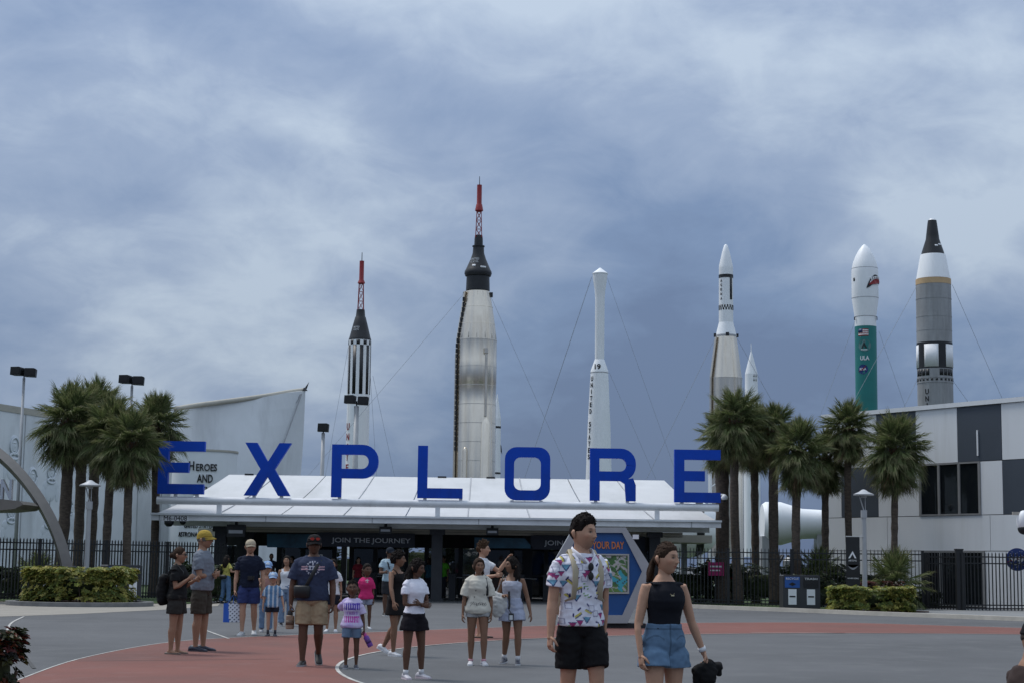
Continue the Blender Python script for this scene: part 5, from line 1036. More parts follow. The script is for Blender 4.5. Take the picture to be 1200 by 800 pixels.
def hand_geo(mb, wrist, d, pn, side, s, curl, col):
    """palm + four unequal fingers + thumb; d: hand direction, pn: palm normal (fingers curl towards it)"""
    d = Vector(d).normalized(); pn = Vector(pn); pn = (pn-d*pn.dot(d)).normalized(); sd = d.cross(pn).normalized()   # across the palm
    if side*1 < 0: pass
    w = Vector(wrist); L = 0.095*s
    mb.tube([w-d*0.03*s, w+d*0.01*s, w+d*0.045*s, w+d*0.08*s, w+d*L], [(0.024*s, 0.019*s), (0.029*s, 0.017*s), (0.041*s, 0.016*s), (0.042*s, 0.014*s), (0.036*s, 0.010*s)], 10, col, side=sd)
    for k, (off, ln) in enumerate(((0.031, 0.072), (0.0105, 0.082), (-0.0105, 0.077), (-0.031, 0.060))):
        b = w+d*(L-0.012*s)+sd*off*s*side; a = 0.15+curl*(0.85+0.12*k); dirs = []; cur = d.copy(); pts = [b]; ang = 0
        for j, fr in enumerate((0.45, 0.31, 0.24)):
            ang += a*(0.75 if j == 0 else 0.8); v = d*math.cos(ang)+pn*math.sin(ang)+sd*side*off*1.2*(0.6 if j == 0 else 0.2); pts.append(pts[-1]+v.normalized()*ln*fr*s)
        mb.tube(pts, [0.0095*s, 0.009*s, 0.0082*s, 0.0055*s], 7, col)
    b = w+d*0.028*s+sd*0.030*s*side; v1 = (sd*side*0.75+d*0.62+pn*0.35).normalized(); v2 = (sd*side*0.25+d*0.95+pn*(0.35+0.5*curl)).normalized()
    mb.tube([b-v1*0.015*s, b+v1*0.032*s, b+v1*0.032*s+v2*0.028*s, b+v1*0.032*s+v2*0.052*s], [0.013*s, 0.0115*s, 0.0098*s, 0.006*s], 7, col)

class Person: pass
REL = ((0.13, 0.06, -1), (0.06, -0.16, -1))          # relaxed arm
def person(label, at_, H, face, tone, hair, **k):
    """at_: ground point; face: degrees, 0 looks at the camera (-Y), +90 looks to +X (right)"""
    g = k.get
    fem = g('fem', False); child = g('child', False); bulk = g('bulk', 1.0); vox = g('vox', 0.010); seed = g('seed', random.random()*9)
    o = thing('person', label, 'person', (at_[0], at_[1], g('z', 0.0)), R(face), g('group', 'visitors on the plaza')); pr = Person(); pr.o = o; pr.H = H
    hs = (0.150*H if not child else 0.192*H)/0.236*g('headk', 1.0); headh = 0.236*hs
    zneck = H-headh*0.90; zsh = H-headh*(1.25 if not child else 1.20); zhip = (0.515 if not child else 0.485)*H
    shw = (0.108 if not fem else 0.094)*H*(0.93 if child else 1)*(1+0.35*(bulk-1)); hpw = 0.050*H*(1.04 if fem else 1.0)*(1+0.25*(bulk-1))
    tl = zsh-zhip
    lean = R(g('lean', 0)); twist = R(g('twist', 0))
    piv = np.array([0, 0, zhip])
    def T(p, tw=1.0):
        p = np.array(p, float)-piv; t = np.clip(p[2]/tl, -0.3, 1.2); a = twist*max(0, t)*tw; c, s = math.cos(a), math.sin(a)
        p = np.array([p[0]*c-p[1]*s, p[0]*s+p[1]*c, p[2]]); c, s = math.cos(lean), math.sin(lean)
        return np.array([p[0], p[1]*c-p[2]*s, p[1]*s+p[2]*c])+piv
    # torso sections: (fraction of torso hip->shoulder, rx, ry, y offset) in units of H
    if fem: TS = [(-0.16, .055, .050, .0), (-0.06, .090, .064, .004), (0.04, .098, .068, .006), (0.22, .082, .056, .0), (0.38, .070, .050, -.002), (0.55, .078, .056, -.004), (0.70, .086, .070, -.012), (0.82, .086, .062, -.006), (0.91, .076, .047, .002), (0.98, .058, .038, .006), (1.05, .042, .033, .008), (1.10, .034, .031, .008)]
    elif child: TS = [(-0.16, .052, .048, .0), (-0.06, .080, .060, .0), (0.1, .084, .064, -.004), (0.3, .080, .062, -.006), (0.55, .080, .060, -.002), (0.75, .086, .060, .0), (0.9, .084, .050, .002), (1.0, .062, .040, .004), (1.08, .036, .033, .004)]
    else: TS = [(-0.16, .055, .052, .0), (-0.06, .086, .062, .0), (0.06, .091, .064, .0), (0.25, .084, .058, -.002), (0.40, .083, .057, -.003), (0.58, .092, .062, -.003), (0.74, .101, .067, -.004), (0.85, .099, .060, .0), (0.92, .084, .052, .003), (0.985, .066, .044, .006), (1.05, .048, .038, .008), (1.10, .038, .035, .008)]
    belly = g('belly', 0.0)
    def tsec(f):
        fs = [t[0] for t in TS]; v = [np.interp(f, fs, [t[i] for t in TS]) for i in (1, 2, 3)]; bb = bulk*(1+0.0)
        bl = belly*math.exp(-((f-0.3)/0.28)**2); return v[0]*H*bb*(1+bl*0.5), v[1]*H*bb*(1+bl), v[2]*H-bl*0.02*H
    def torso_tube(mb, f0, f1, ex, ey, nsec=11, n=20, grow=None):
        path = []; rad = []
        for i in range(nsec):
            f = f0+(f1-f0)*i/(nsec-1); rx, ry, yo = tsec(f); gx = grow(f) if grow else 0
            path.append(T((0, yo, zhip+tl*f))); rad.append((rx+ex+gx, ry+ey+gx*0.8))
        mb.tube(path, rad, n, side=T((1, 0, zhip+tl*(f0+f1)/2), 1)-T((0, 0, zhip+tl*(f0+f1)/2), 1))
    # limbs
    ua, fa = 0.172*H*(0.94 if child else 1), 0.150*H*(0.94 if child else 1); th, sh = (0.238*H, 0.235*H) if not child else (0.222*H, 0.215*H)
    arms = {}; legs = {}
    tw = rotm(0, 0, twist); ln_ = rotm(lean, 0, 0)
    for s, key in ((-1, 'R'), (1, 'L')):
        u, f = g('arm'+key, REL); m = np.array([s, 1, 1]); S = T((s*shw, 0.004*H, zsh-0.026*H)); u = nz3(np.array(u)*m); f = nz3(np.array(f)*m)
        E_ = S+u*ua; W_ = E_+f*fa; arms[key] = (S, E_, W_, u, f, s)
        t, c = g('leg'+key, ((0.03, 0, -1), (0.0, 0.02, -1))); Hp = np.array([s*hpw, 0, zhip]); t = nz3(np.array(t)*m); c = nz3(np.array(c)*m); K = Hp+t*th; A = K+c*sh; legs[key] = (Hp, K, A, t, c, s)
    ft = {}
    for s, key in ((-1, 'R'), (1, 'L')):
        yaw = s*R(g('toe', 9)); pit = R(g('foot'+key, 0)); fd = np.array([math.sin(yaw)*math.cos(pit), -math.cos(yaw)*math.cos(pit), -math.sin(pit)]); ft[key] = fd
    ah = 0.042*H+0.010
    def solez(key):
        A = legs[key][2]; fd = ft[key]; up = nz3(np.array([0, 0, 1])-fd*fd[2]); h = A-up*ah-fd*0.05*H; t = A-up*ah+fd*0.105*H; return min(h[2], t[2])
    def setpit(key, pit):
        s = -1 if key == 'R' else 1; yaw = s*R(g('toe', 9)); ft[key] = np.array([math.sin(yaw)*math.cos(pit), -math.cos(yaw)*math.cos(pit), -math.sin(pit)])
    for key in 'RL': setpit(key, 0.0)
    pl = 'R' if solez('R') <= solez('L') else 'L'; ot = 'L' if pl == 'R' else 'R'; want = g('foot'+ot)
    pit_ = 0.0
    while pit_ < R(want if want is not None else 50):
        setpit(ot, pit_+R(2))
        if solez(ot) < solez(pl): setpit(ot, pit_); break
        pit_ += R(2)
    dz = -solez(pl)

    if g('seat') is not None: dz = g('seat')-zhip+0.05*H
    off = np.array([0, 0, dz])
    for s, key in ((-1, 'R'), (1, 'L')):
        tg = g('reach'+key)
        if tg is None: continue
        c_, s_ = math.cos(-R(face)), math.sin(-R(face)); q = np.array(tg, float)-np.array([at_[0], at_[1], g('z', 0.0)]); q = np.array([q[0]*c_-q[1]*s_, q[0]*s_+q[1]*c_, q[2]])-off
        S = arms[key][0]; dv = q-S; L_ = min(np.linalg.norm(dv), (ua+fa)*0.985); dv = nz3(dv); ca_ = np.clip((ua*ua+L_*L_-fa*fa)/(2*ua*L_), -1, 1); pole = nz3(np.array([s*0.3, 0.4, -0.9])-dv*np.dot(np.array([s*0.3, 0.4, -0.9]), dv))
        E_ = S+dv*ua*ca_+pole*ua*math.sqrt(1-ca_*ca_); W_ = S+dv*L_; arms[key] = (S, E_, W_, nz3(E_-S), nz3(W_-E_), s)
    ax = g('armk', 1.0)*(0.88 if fem else 1.0)*(0.85 if child else 1.0)*(0.6+0.4*bulk); lx = g('legk', 1.0)*(0.98 if fem else 1.0)*(0.88 if child else 1.0)*(0.65+0.35*bulk)
    # ---- body surface
    mb = MB(); torso_tube(mb, -0.16, 1.10, 0, 0, 14)
    hc = np.array(T((0, 0.004*H, zneck)))                       # base of skull
    hy, hp, hr_ = R(g('hyaw', 0)), R(g('hpitch', 0)), R(g('hroll', 0)); HR = rotm(0, 0, hy) @ rotm(hp, hr_, 0)
    hcen = T((0, 0.002*H, zneck))+HR @ np.array([0, -0.018*hs, 0.372*headh])
    nk = 0.033*H*(0.85 if fem else 1.0)*(0.9 if child else 1)*(0.7+0.3*bulk)
    mb.tube([T((0, 0.006*H, zsh-0.02*H)), T((0, 0.004*H, zsh+0.02*H)), hcen+HR @ np.array([0, 0.018*hs, -0.06*hs]), hcen], [nk*1.5, nk*1.05, nk, nk*0.9], 14)
    for key in 'RL':
        S, E_, W_, u, f, s = arms[key]; ins = S-np.array([s*0.03*H, 0, -0.002*H])
        mb.tube([ins, S, S+u*ua*0.25, S+u*ua*0.6, E_, E_+f*fa*0.25, E_+f*fa*0.6, W_, W_+f*0.02*H], [.024*H*ax, .029*H*ax, .030*H*ax, .0275*H*ax, .0232*H*ax, .0252*H*ax, .021*H*ax, .0155*H*ax, .015*H*ax], 12)
        Hp, K, A, t, c, s = legs[key]; bk = np.array([0, 0.006*H, 0])
        mb.tube([Hp+np.array([0, 0, 0.03*H]), Hp-np.array([0, 0, .015*H]), Hp+t*th*0.3, Hp+t*th*0.65, K-t*0.02*H, K+c*0.03*H, K+c*sh*0.30+bk, K+c*sh*0.6+bk*0.5, A-c*0.02*H, A+c*0.015*H], [.032*H*lx, .046*H*lx, .052*H*lx, .043*H*lx, .0355*H*lx, .0325*H*lx, .0355*H*lx, .028*H*lx, .0205*H*lx, .020*H*lx], 14)
        fd = ft[key]; up = nz3(np.array([0, 0, 1])-fd*fd[2]); mb.tube([A-up*ah*0.55-fd*0.032*H, A-up*ah*0.5, A-up*ah*0.68+fd*0.05*H, A-up*ah*0.78+fd*0.095*H], [(.018*H, .020*H), (.02*H, .022*H), (.024*H, .013*H), (.020*H, .008*H)], 10, side=np.cross(fd, up))
    v, nn, f = remesh(mb, 'body', vox, 5)
    tp, bt_ = g('top'), g('bottom'); tin = np.zeros(len(v), bool); lo = piv; ax_ = T((0, 0, zsh))-piv; fz = ((v-lo) @ ax_)/(ax_ @ ax_); rr_ = np.hypot(v[:, 0]-(lo+fz[:, None]*ax_)[:, 0], v[:, 1]-(lo+fz[:, None]*ax_)[:, 1])
    def seg(a, b): ab = b-a; t = ((v-a) @ ab)/(ab @ ab); return t, np.linalg.norm(v-(a+np.clip(t, 0, 1)[:, None]*ab), axis=1)
    if tp:      # tuck the skin in where cloth covers it
        tank = tp.get('kind', 'tee') == 'tank'
        tin |= (fz > tp.get('hem', -.06)+0.03) & (fz < min(tp.get('neck', 1.05), 0.97)-0.05) & (rr_ < (shw*0.80 if tank else shw*1.05))
        if not tank:
            for key in 'RL': t, dd = seg(arms[key][0], arms[key][1]); tin |= (t < tp.get('sleeve', .56)-0.10) & (dd < 0.06*H) & (fz < 0.99)
    if bt_:
        ws = bt_.get('waist', .14); tin |= (fz < ws-0.03) & (fz > -0.2) & (rr_ < 0.13*H)
        for key in 'RL':
            t, dd = seg(legs[key][0], legs[key][1]); tin |= (t < min(bt_.get('len', .55), 1.0)-0.08) & (t > -0.3) & (dd < 0.075*H)
    v = v-nn*(tin*0.011*H)[:, None]
    cols = np.tile(np.array(tone, float), (len(v), 1))
    ext = MB()
    for key in 'RL':
        S, E_, W_, u, fdir, s = arms[key]; pn = g('palm'+key, (-1, 0.15, 0)); pn = np.array(pn, float)*np.array([s, 1, 1]); hd = g('hand'+key); hd = nz3(np.array(hd, float)*np.array([s, 1, 1])) if hd else fdir
        # thumb side: forward for a hanging arm
        dv = Vector(hd); pnv = Vector(pn); pnv = (pnv-dv*pnv.dot(dv)).normalized(); sdv = dv.cross(pnv); tsign = 1 if sdv.dot(Vector(g('thumb'+key, (0, -1, 0.3)))) > 0 else -1
        hand_geo(ext, W_, hd, pn, tsign, 0.98*H/1.78*(1.0 if not child else 1.02), g('curl'+key, 0.45), tuple(tone))
    hp_ = head_shape(fem, child)*hs; hcol = head_colors(tone, g('brow', hair), g('beard', 0.0), g('lips', 0.5 if fem else 0.25), fem); hv = hp_ @ HR.T+hcen
    for s in (-1, 1):                                             # ears
        c0 = np.array([s*0.074, 0.012, -0.005])*hs; pts = [c0+np.array([s*0.004, 0.004, -0.028])*hs, c0+np.array([s*0.011, 0.009, -0.008])*hs, c0+np.array([s*0.015, 0.013, 0.014])*hs, c0+np.array([s*0.010, 0.010, 0.030])*hs]
        ext.tube([HR @ p+hcen for p in pts], [(0.006*hs, 0.008*hs), (0.006*hs, 0.015*hs), (0.006*hs, 0.018*hs), (0.004*hs, 0.009*hs)], 8, tuple(np.array(tone)*0.95), side=HR @ np.array([1, 0, 0]))
    n0 = len(v); V = np.vstack([v, hv, np.array([tuple(q) for q in ext.v])]); Fc = f+[tuple(i+n0 for i in q) for q in HF]+[tuple(i+n0+len(hv) for i in q) for q in ext.f]
    C = np.vstack([cols, hcol, np.array(ext.c)])
    npmesh('body', V+off, Fc, C, skin, o)
    # ---- store for accessories
    pr.T = lambda p: T(p)+off; pr.arms = {a: (S+off, E_+off, W_+off, u, f_, s) for a, (S, E_, W_, u, f_, s) in arms.items()}; pr.zhip = zhip; pr.tl = tl; pr.zsh = zsh; pr.tsec = tsec; pr.HR = HR; pr.hcen = hcen+off; pr.hs = hs; pr.off = off; pr.shw = shw; pr.legs = legs
    pr.surf = lambda x, f, front=-1, e=0.02: (lambda s_: T((x, s_[2]+front*(s_[1]*math.sqrt(max(0.0, 1-min(0.98, (x/s_[0])**2)))+e), zhip+tl*f))+off)(tsec(f))
    # ---- clothes
    def shift(mb): mb.v = [(a+off[0], b+off[1], c+off[2]) for a, b, c in mb.v]; return mb
    top = g('top')
    if top:
        mb = MB(); hem = top.get('hem', -0.06); ez = top.get('ease', 0.016)*H/1.75; nkf = top.get('neck', 1.05); kind = top.get('kind', 'tee')
        flare = top.get('flare', 0.0)
        torso_tube(mb, hem, nkf, ez, ez, 14, 22, grow=lambda f: flare*max(0, 0.5-f)*H+0.007*H*max(0.0, 0.3-f)/0.4+(0.005*H if f > 0.85 and kind != 'tank' else 0))
        if kind in ('tee', 'polo'):
            sl_ = top.get('sleeve', 0.56)
            for key in 'RL':
                S, E_, W_, u, f_, s = arms[key]; r0 = .036*H*ax; e = top.get('sl_ease', 0.012)*H/1.75
                ins = S-np.array([s*0.045*H, 0, 0.004*H])
                dn = np.array([0, 0, -(e*0.8+0.003*H)]); pts = [ins+dn, S+dn]+[S+u*ua*sl_*t for t in (0.35, 0.7, 1.0)]; mb.tube(pts, [.028*H*ax+e*.8, .0315*H*ax+e*0.8]+[(.0325*H*ax+e*1.0), (.0325*H*ax+e*1.4), (.0315*H*ax+e*1.7)], 14)
                sp = T((s*shw*0.36, 0.006*H, zsh+0.010*H)); mb.tube([sp, T((s*shw*0.72, 0.005*H, zsh-0.008*H)), S+u*0.02*H], [.022*H+e*.4, .026*H+e*.5, .032*H*ax+e], 10)
        elif kind == 'tank':
            for key in 'RL':
                s = arms[key][5]; xs_ = 0.56 if not top.get('thin') else 0.55; ww = 0.024*H if not top.get('thin') else 0.005*H; tk = 0.0045*H if not top.get('thin') else 0.006*H
                rx, ry, yo = tsec(min(nkf, 0.93)); rx2, ry2, yo2 = tsec(1.0); sw = s*shw*xs_*1.12
                pts = [T((sw, yo-ry*0.93-ez, zhip+tl*(nkf-0.03))), T((sw*0.98, yo2-ry2*0.85-ez*.5, zhip+tl*0.985)), T((sw*0.95, 0.004*H, zsh+(-0.004 if not top.get('thin') else 0.012)*H)), T((sw*0.98, yo2+ry2*0.95+ez*.5, zhip+tl*0.96)), T((sw, yo+ry*0.95+ez, zhip+tl*(nkf-0.03)))]; mb.tube(pts, [(ww, tk)]*5, 8, side=(1, 0, 0))
        vv = top.get('vox', vox); clothpiece(top.get('name', 'shirt'), shift(mb), vv, top['col'], o, top.get('wr', 0.0085)*H/1.75, seed, top.get('paint'), 3)
        if kind == 'polo':
            mb = MB(); a = [T((x*H, y*H, zsh+z*H))+off for x, y, z in ((-.012, -.074, -.026), (-.036, -.058, .006), (-.048, -.014, .028), (-.034, .028, .038), (0, .040, .042), (.034, .028, .038), (.048, -.014, .028), (.036, -.058, .006), (.012, -.074, -.026))]
            mb.tube(a, [(.005*H, .013*H)]*9, 8, tuple(top['col'])); mb.build('collar', cloth, o, True)
    bt = g('bottom')
    if bt:
        mb = MB(); kind = bt.get('kind', 'shorts'); ez = bt.get('ease', 0.012)*H/1.75; wst = bt.get('waist', 0.14); ln = bt.get('len', 0.55)
        if kind == 'skirt':
            torso_tube(mb, -0.05, wst, ez, ez, 8, 22); rx, ry, yo = tsec(0.0); fl = bt.get('flare', 0.02)*H; Ls = ln*th
            path = [T((0, yo, zhip+tl*0.08)), T((0, yo, zhip-0.02*H)), np.array([0, 0, zhip-Ls*0.6]), np.array([0, 0, zhip-Ls])]; mb.tube(path, [(rx+ez, ry+ez), (rx+ez*1.2, ry+ez*1.4), (rx+ez+fl*0.6, ry+ez+fl), (rx+ez+fl, ry+ez+fl*1.5)], 24, side=(1, 0, 0))
        else:
            torso_tube(mb, -0.17, wst, ez, ez*0.9, 8, 22)
            for key in 'RL':
                Hp, K, A, t, c, s = legs[key]; r0 = .057*H*lx+ez; fl = bt.get('flare', 0.006)*H
                if ln <= 1.0: pts = [Hp+np.array([0, 0, .035*H]), Hp-np.array([0, 0, .01*H])]+[Hp+t*th*ln*q for q in (0.4, 0.75, 1.0)]; rad = [r0*0.55, r0*0.84]+[np.interp(ln*q, (0, .3, .65, 1), (.057*H*lx, .053*H*lx, .044*H*lx, .037*H*lx))+ez+fl*q for q in (0.4, 0.75, 1.0)]
                else: pts = [Hp+np.array([0, 0, .035*H]), Hp, Hp+t*th*0.5, K, K+c*sh*0.4, K+c*sh*0.75, A+c*0.0]; rad = [r0*0.55, r0*0.84, .05*H*lx+ez, .038*H*lx+ez, .037*H*lx+ez, .032*H*lx+ez+fl*.5, .031*H*lx+ez+fl]
                mb.tube(pts, rad, 16)
        clothpiece(bt.get('name', 'shorts'), shift(mb), bt.get('vox', vox), bt['col'], o, bt.get('wr', 0.008)*H/1.75, seed+5, bt.get('paint'), 3, vertical=(kind == 'skirt'))
    sc = g('shoe', ((0.02, 0.02, 0.022), (0.5, 0.5, 0.5)))
    if sc:
        for key in 'RL':
            A = legs[key][2]+off; fd = ft[key]; up = nz3(np.array([0, 0, 1])-fd*fd[2]); sd = np.cross(fd, up); z0 = ah; mb = MB(); secs = [(-0.058, .018, .040), (-0.045, .024, .052), (-0.01, .0245, .056), (0.03, .026, .040), (0.06, .028, .030), (0.09, .026, .024), (0.108, .015, .014)]
            kk = 0.92 if fem else 1.0; low = g('sandal', False)
            V_ = []; n_ = 10
            for (d_, w_, h_) in secs:
                cc = A-up*z0+fd*d_*H*kk; h_ = (h_ if not low else min(h_, 0.020))*H; w_ = w_*H*kk
                for j in range(n_):
                    a = math.pi*j/(n_-1); V_.append(cc+sd*w_*math.cos(a)*(1.0 if 0 < j < n_-1 else 1.0)+up*(0.012*H+max(0, h_-0.012*H)*math.sin(a)**0.75))
            L_ = len(secs); Fs = [(i*n_+j, i*n_+j+1, (i+1)*n_+j+1, (i+1)*n_+j) for i in range(L_-1) for j in range(n_-1)]+[tuple(range(n_)), tuple((L_-1)*n_+j for j in reversed(range(n_)))]+[(i*n_, (i+1)*n_, (i+1)*n_+n_-1, i*n_+n_-1) for i in range(L_-1)]
            mb._add(V_, Fs, tuple(sc[0])); sh_ = mb.build('shoe', leather, o, True)
            mb = MB(); out = [A-up*(z0)+fd*d_*H*kk*1.02+sd*w_*H*kk*1.06 for d_, w_, h_ in secs]+[A-up*z0+fd*d_*H*kk*1.02-sd*w_*H*kk*1.06 for d_, w_, h_ in reversed(secs)]; n2 = len(out)
            mb._add([q for q in out]+[q+up*0.0135*H for q in out], [tuple(range(n2)), tuple(reversed(range(n2, 2*n2)))]+[(i, (i+1) % n2, n2+(i+1) % n2, n2+i) for i in range(n2)], tuple(sc[1])); mb.build('sole', leather, sh_)
            if g('sock') is not None:
                c = legs[key][4]; mb = MB(); mb.tube([A+c*0.01*H, A-c*g('sock_h', 0.03)*H], [.0235*H*lx, .0235*H*lx], 12, tuple(g('sock'))); mb.build('sock', cloth, o, True)
    # ---- hair
    hk = g('hairkind', 'short')
    def toW(p): return (np.asarray(p)*hs) @ HR.T+hcen+off
    if hk:
        d = HD; x, y, z = d.T; b = hp_/hs
        if hk == 'short': line_ = 0.50-0.0*x; front = sstep(-y, 0.35, 0.75); lvl = front*0.56+(1-front)*(0.10-0.50*sstep(y, 0.05, 0.5)); thick = g('hairh', 0.018); lift = (0.25+0.75*sstep(z-lvl, 0.0, 0.45))*(0.7+0.6*sstep(z, 0.3, 0.9)*(1-0.3*sstep(y, 0, 1)))
        elif hk == 'buzz': front = sstep(-y, 0.35, 0.75); lvl = front*0.58+(1-front)*(-0.20); thick = 0.006; lift = 1.0
        else: front = sstep(-y, 0.30, 0.80); sd_ = 0.02 if hk in ('pony', 'bun', 'afro') else -0.5; lvl = front*0.54+(1-front)*(sd_+(-0.55-sd_)*sstep(y, 0.05, 0.45)); thick = g('hairh', 0.016); lift = (0.35+0.65*sstep(z-lvl, 0.0, 0.4))*(0.8+0.3*sstep(z, 0.2, 0.9))
        if hk == 'afro': thick = g('hairh', 0.045); lift = 1.0
        lvl = lvl+0.05*wob(d, seed+1, 9)+0.03*wob(d, seed+4, 23); mk = sstep(z-lvl, -0.06, 0.12); nzv = wob(d*1.0, seed, 7)*0.35+wob(d, seed+2, 15)*0.25
        curl = g('curly', 0.0); hgt = -0.007+mk*(thick*lift*(1+nzv*(0.4+curl*1.2))+0.007)
        hv2 = toW(b+d*hgt[:, None]); hc_ = np.tile(np.array(hair), (len(d), 1)); ho = npmesh('hair', hv2, HF, hc_, hairm, o)
        if vox < 0.009 and hk in ('short', 'pony'):      # loose tufts that break the outline
            mb = MB(); rg = random.Random(int(seed*77)); idx = [i for i in range(len(d)) if mk[i] > 0.6 and z[i] > (0.35 if hk == 'short' else 0.1)]
            for q in range(170):
                i = rg.choice(idx); n_ = d[i]; b0 = b[i]+n_*(hgt[i]-0.004); tv = np.array([rg.uniform(-.5, .5), -0.6 if hk == 'short' else 1.0, 0.25]); tv = nz3(tv-n_*np.dot(tv, n_)); L_ = rg.uniform(0.014, 0.03); p1 = b0+(tv*0.8+n_*0.45)*L_*0.5; p2 = b0+tv*L_+n_*L_*(0.35 if hk == 'short' else 0.12)
                mb.tube([toW(b0), toW(p1), toW(p2)], [0.0045*hs, 0.004*hs, 0.001*hs], 4, tuple(np.array(hair)*rg.uniform(0.6, 1.7)))
            mb.build('hair_tufts', hairm, o, True)
        def strands(name, roots, ends, r0, nst, wave, spread, tapr=0.4):
            mb = MB(); rg = random.Random(int(seed*1000))
            for q in range(nst):
                t = rg.random(); a = np.array(roots[0])*(1-t)+np.array(roots[1])*t; e = np.array(ends[0])*(1-t)+np.array(ends[1])*t+np.array([rg.uniform(-1, 1), rg.uniform(-1, 1), rg.uniform(-0.6, 0.6)])*spread; pts = []; ph = rg.random()*6
                for i in range(9):
                    s = i/8; m_ = a*(1-s)+e*s; m_ = m_+np.array([0, 0.02*math.sin(math.pi*s), 0])+np.array([math.sin(ph+s*9), math.cos(ph+s*8), 0])*wave*s; pts.append(toW(m_))
                rr = [r0*hs*(0.6+0.8*math.sin(math.pi*min(0.75, 0.2+s/8*0.7)))*(1 if s < 6 else tapr+(8-s)/2*(1-tapr)) for s in range(9)]; g_ = rg.uniform(0.75, 1.3); mb.tube(pts, rr, 6, tuple(np.array(hair)*g_))
            mb.build(name, hairm, o, True)
        if hk == 'pony': strands('ponytail', ((-0.01, 0.10, 0.02), (0.01, 0.10, 0.03)), g('tail', ((-0.02, 0.13, -0.22), (0.02, 0.13, -0.26))), 0.014, 16, 0.008+0.02*curl, 0.018)
        if hk == 'bun': mb = MB(); mb.sphere(tuple(toW((0, 0.115, 0.0))), 0.042*hs, 12, 8, tuple(hair)); mb.build('bun', hairm, o, True)
        if hk == 'long':
            Lh = g('hairlen', 0.26)
            strands('hair_length', ((-0.07, 0.03, 0.03), (-0.045, 0.08, 0.04)), ((-0.085, 0.03, -Lh), (-0.045, 0.09, -Lh)), 0.017, 22, 0.008+0.02*curl, 0.02+0.02*curl)
            strands('hair_length', ((0.07, 0.03, 0.03), (0.045, 0.08, 0.04)), ((0.085, 0.03, -Lh), (0.045, 0.09, -Lh)), 0.017, 22, 0.008+0.02*curl, 0.02+0.02*curl)
            strands('hair_length', ((-0.05, 0.085, 0.05), (0.05, 0.085, 0.05)), ((-0.06, 0.10, -Lh), (0.06, 0.10, -Lh)), 0.018, 26, 0.008+0.02*curl, 0.02+0.02*curl)
        if hk == 'braid': strands('braid', ((0.06, 0.03, -0.05), (0.065, 0.03, -0.04)), ((0.085, -0.05, -0.33), (0.10, -0.05, -0.33)), 0.016, 8, 0.006, 0.008); strands('hair_length', ((-0.05, 0.085, 0.02), (0.05, 0.085, 0.02)), ((0.03, 0.08, -0.12), (0.06, 0.06, -0.13)), 0.018, 14, 0.006, 0.012)
    cap = g('cap')
    if cap:
        d = HD; x, y, z = d.T; b = hp_/hs; lvl = 0.30-0.24*sstep(y, -0.4, 0.7); mk = sstep(z-lvl, -0.02, 0.04); hgt = -0.012+mk*(0.012+0.014+0.010*sstep(z, 0.2, 0.7)-0.006*sstep(z, 0.85, 1)+0.002*wob(d, 1.0, 9)); bb = b.copy(); cv = toW(bb+d*hgt[:, None])
        cc = np.tile(np.array(cap['col']), (len(d), 1)); 
        if 'front' in cap: cc[(gs(d, (0, -0.8, 0.62), (0.4, 0.4, 0.17)) > 0.5)] = cap['front']
        co = npmesh('cap', cv, HF, cc, cloth, o)
        mb = MB(); bl = cap.get('brim', 0.075)*0.85; nb = 13; P0 = []; dirn = cap.get('dir', 0)
        for i in range(nb):
            a = R(-78+156*i/(nb-1)); P0.append((math.sin(a)*0.080, -math.cos(a)*0.094, 0.040-0.006*math.sin(a)**2)); 
        P1 = [(x_*1.0, y_-bl*math.cos(R(-78+156*i/(nb-1)))**0.8, z_-0.024-0.016*abs(x_)/0.086) for i, (x_, y_, z_) in enumerate(P0)]; V_ = []
        for pp, qq in zip(P0, P1): V_ += [toW(pp), toW(qq), toW(np.array(pp)+np.array([0, 0, 0.006])), toW(np.array(qq)+np.array([0, 0, 0.005]))]
        Fb = []
        for i in range(nb-1): k0 = i*4; Fb += [(k0, k0+1, k0+5, k0+4), (k0+2, k0+6, k0+7, k0+3), (k0+1, k0+3, k0+7, k0+5)]
        mb._add(V_, Fb, tuple(cap.get('bcol', cap['col']))); mb.build('brim', cloth, co, True)
    gl = g('glasses')
    if gl:
        mb = MB(); gc = (0.012, 0.012, 0.013)
        for s in (-1, 1): mb.sphere((0, 0, 0), 1, 10, 6, gc); 
        mb = MB(); zg = 0.014
        if gl == 'cap': zg = 0.075
        for s in (-1, 1):
            e = np.array([s*0.034, -0.096 if gl != 'cap' else -0.098, zg]); pts = [e+np.array([math.cos(t)*0.026, 0.006*abs(math.cos(t))*(1 if s*math.cos(t) > 0 else -.2), math.sin(t)*0.018]) for t in np.linspace(0, 2*math.pi, 12)[:-1]]; n_ = len(pts)
            gc = (0.010, 0.010, 0.011) if gl != 'cap' else (0.30, 0.02, 0.01)
            mb._add([toW(q) for q in pts]+[toW(q+np.array([0, -0.006, 0])) for q in pts], [tuple(range(n_)), tuple(reversed(range(n_, 2*n_)))]+[(i, (i+1) % n_, n_+(i+1) % n_, n_+i) for i in range(n_)], gc)
            mb.tube([toW((s*0.058, -0.088, zg+0.004)), toW((s*0.078, -0.04, zg+0.004)), toW((s*0.080, 0.015, zg))], 0.0028*hs, 6, (0.01, 0.01, 0.01))
        mb.tube([toW((-0.01, -0.103, zg+0.004)), toW((0.01, -0.103, zg+0.004))], 0.003*hs, 6, (0.01, 0.01, 0.01)); mb.build('sunglasses', leather, o, False)
    return pr
def worn(p, name, label, cat, group=None):
    """a carried thing standing on its own, in the carrier's axes"""
    o = thing(name, label, cat, tuple(p.o.location), p.o.rotation_euler.z, group); return o

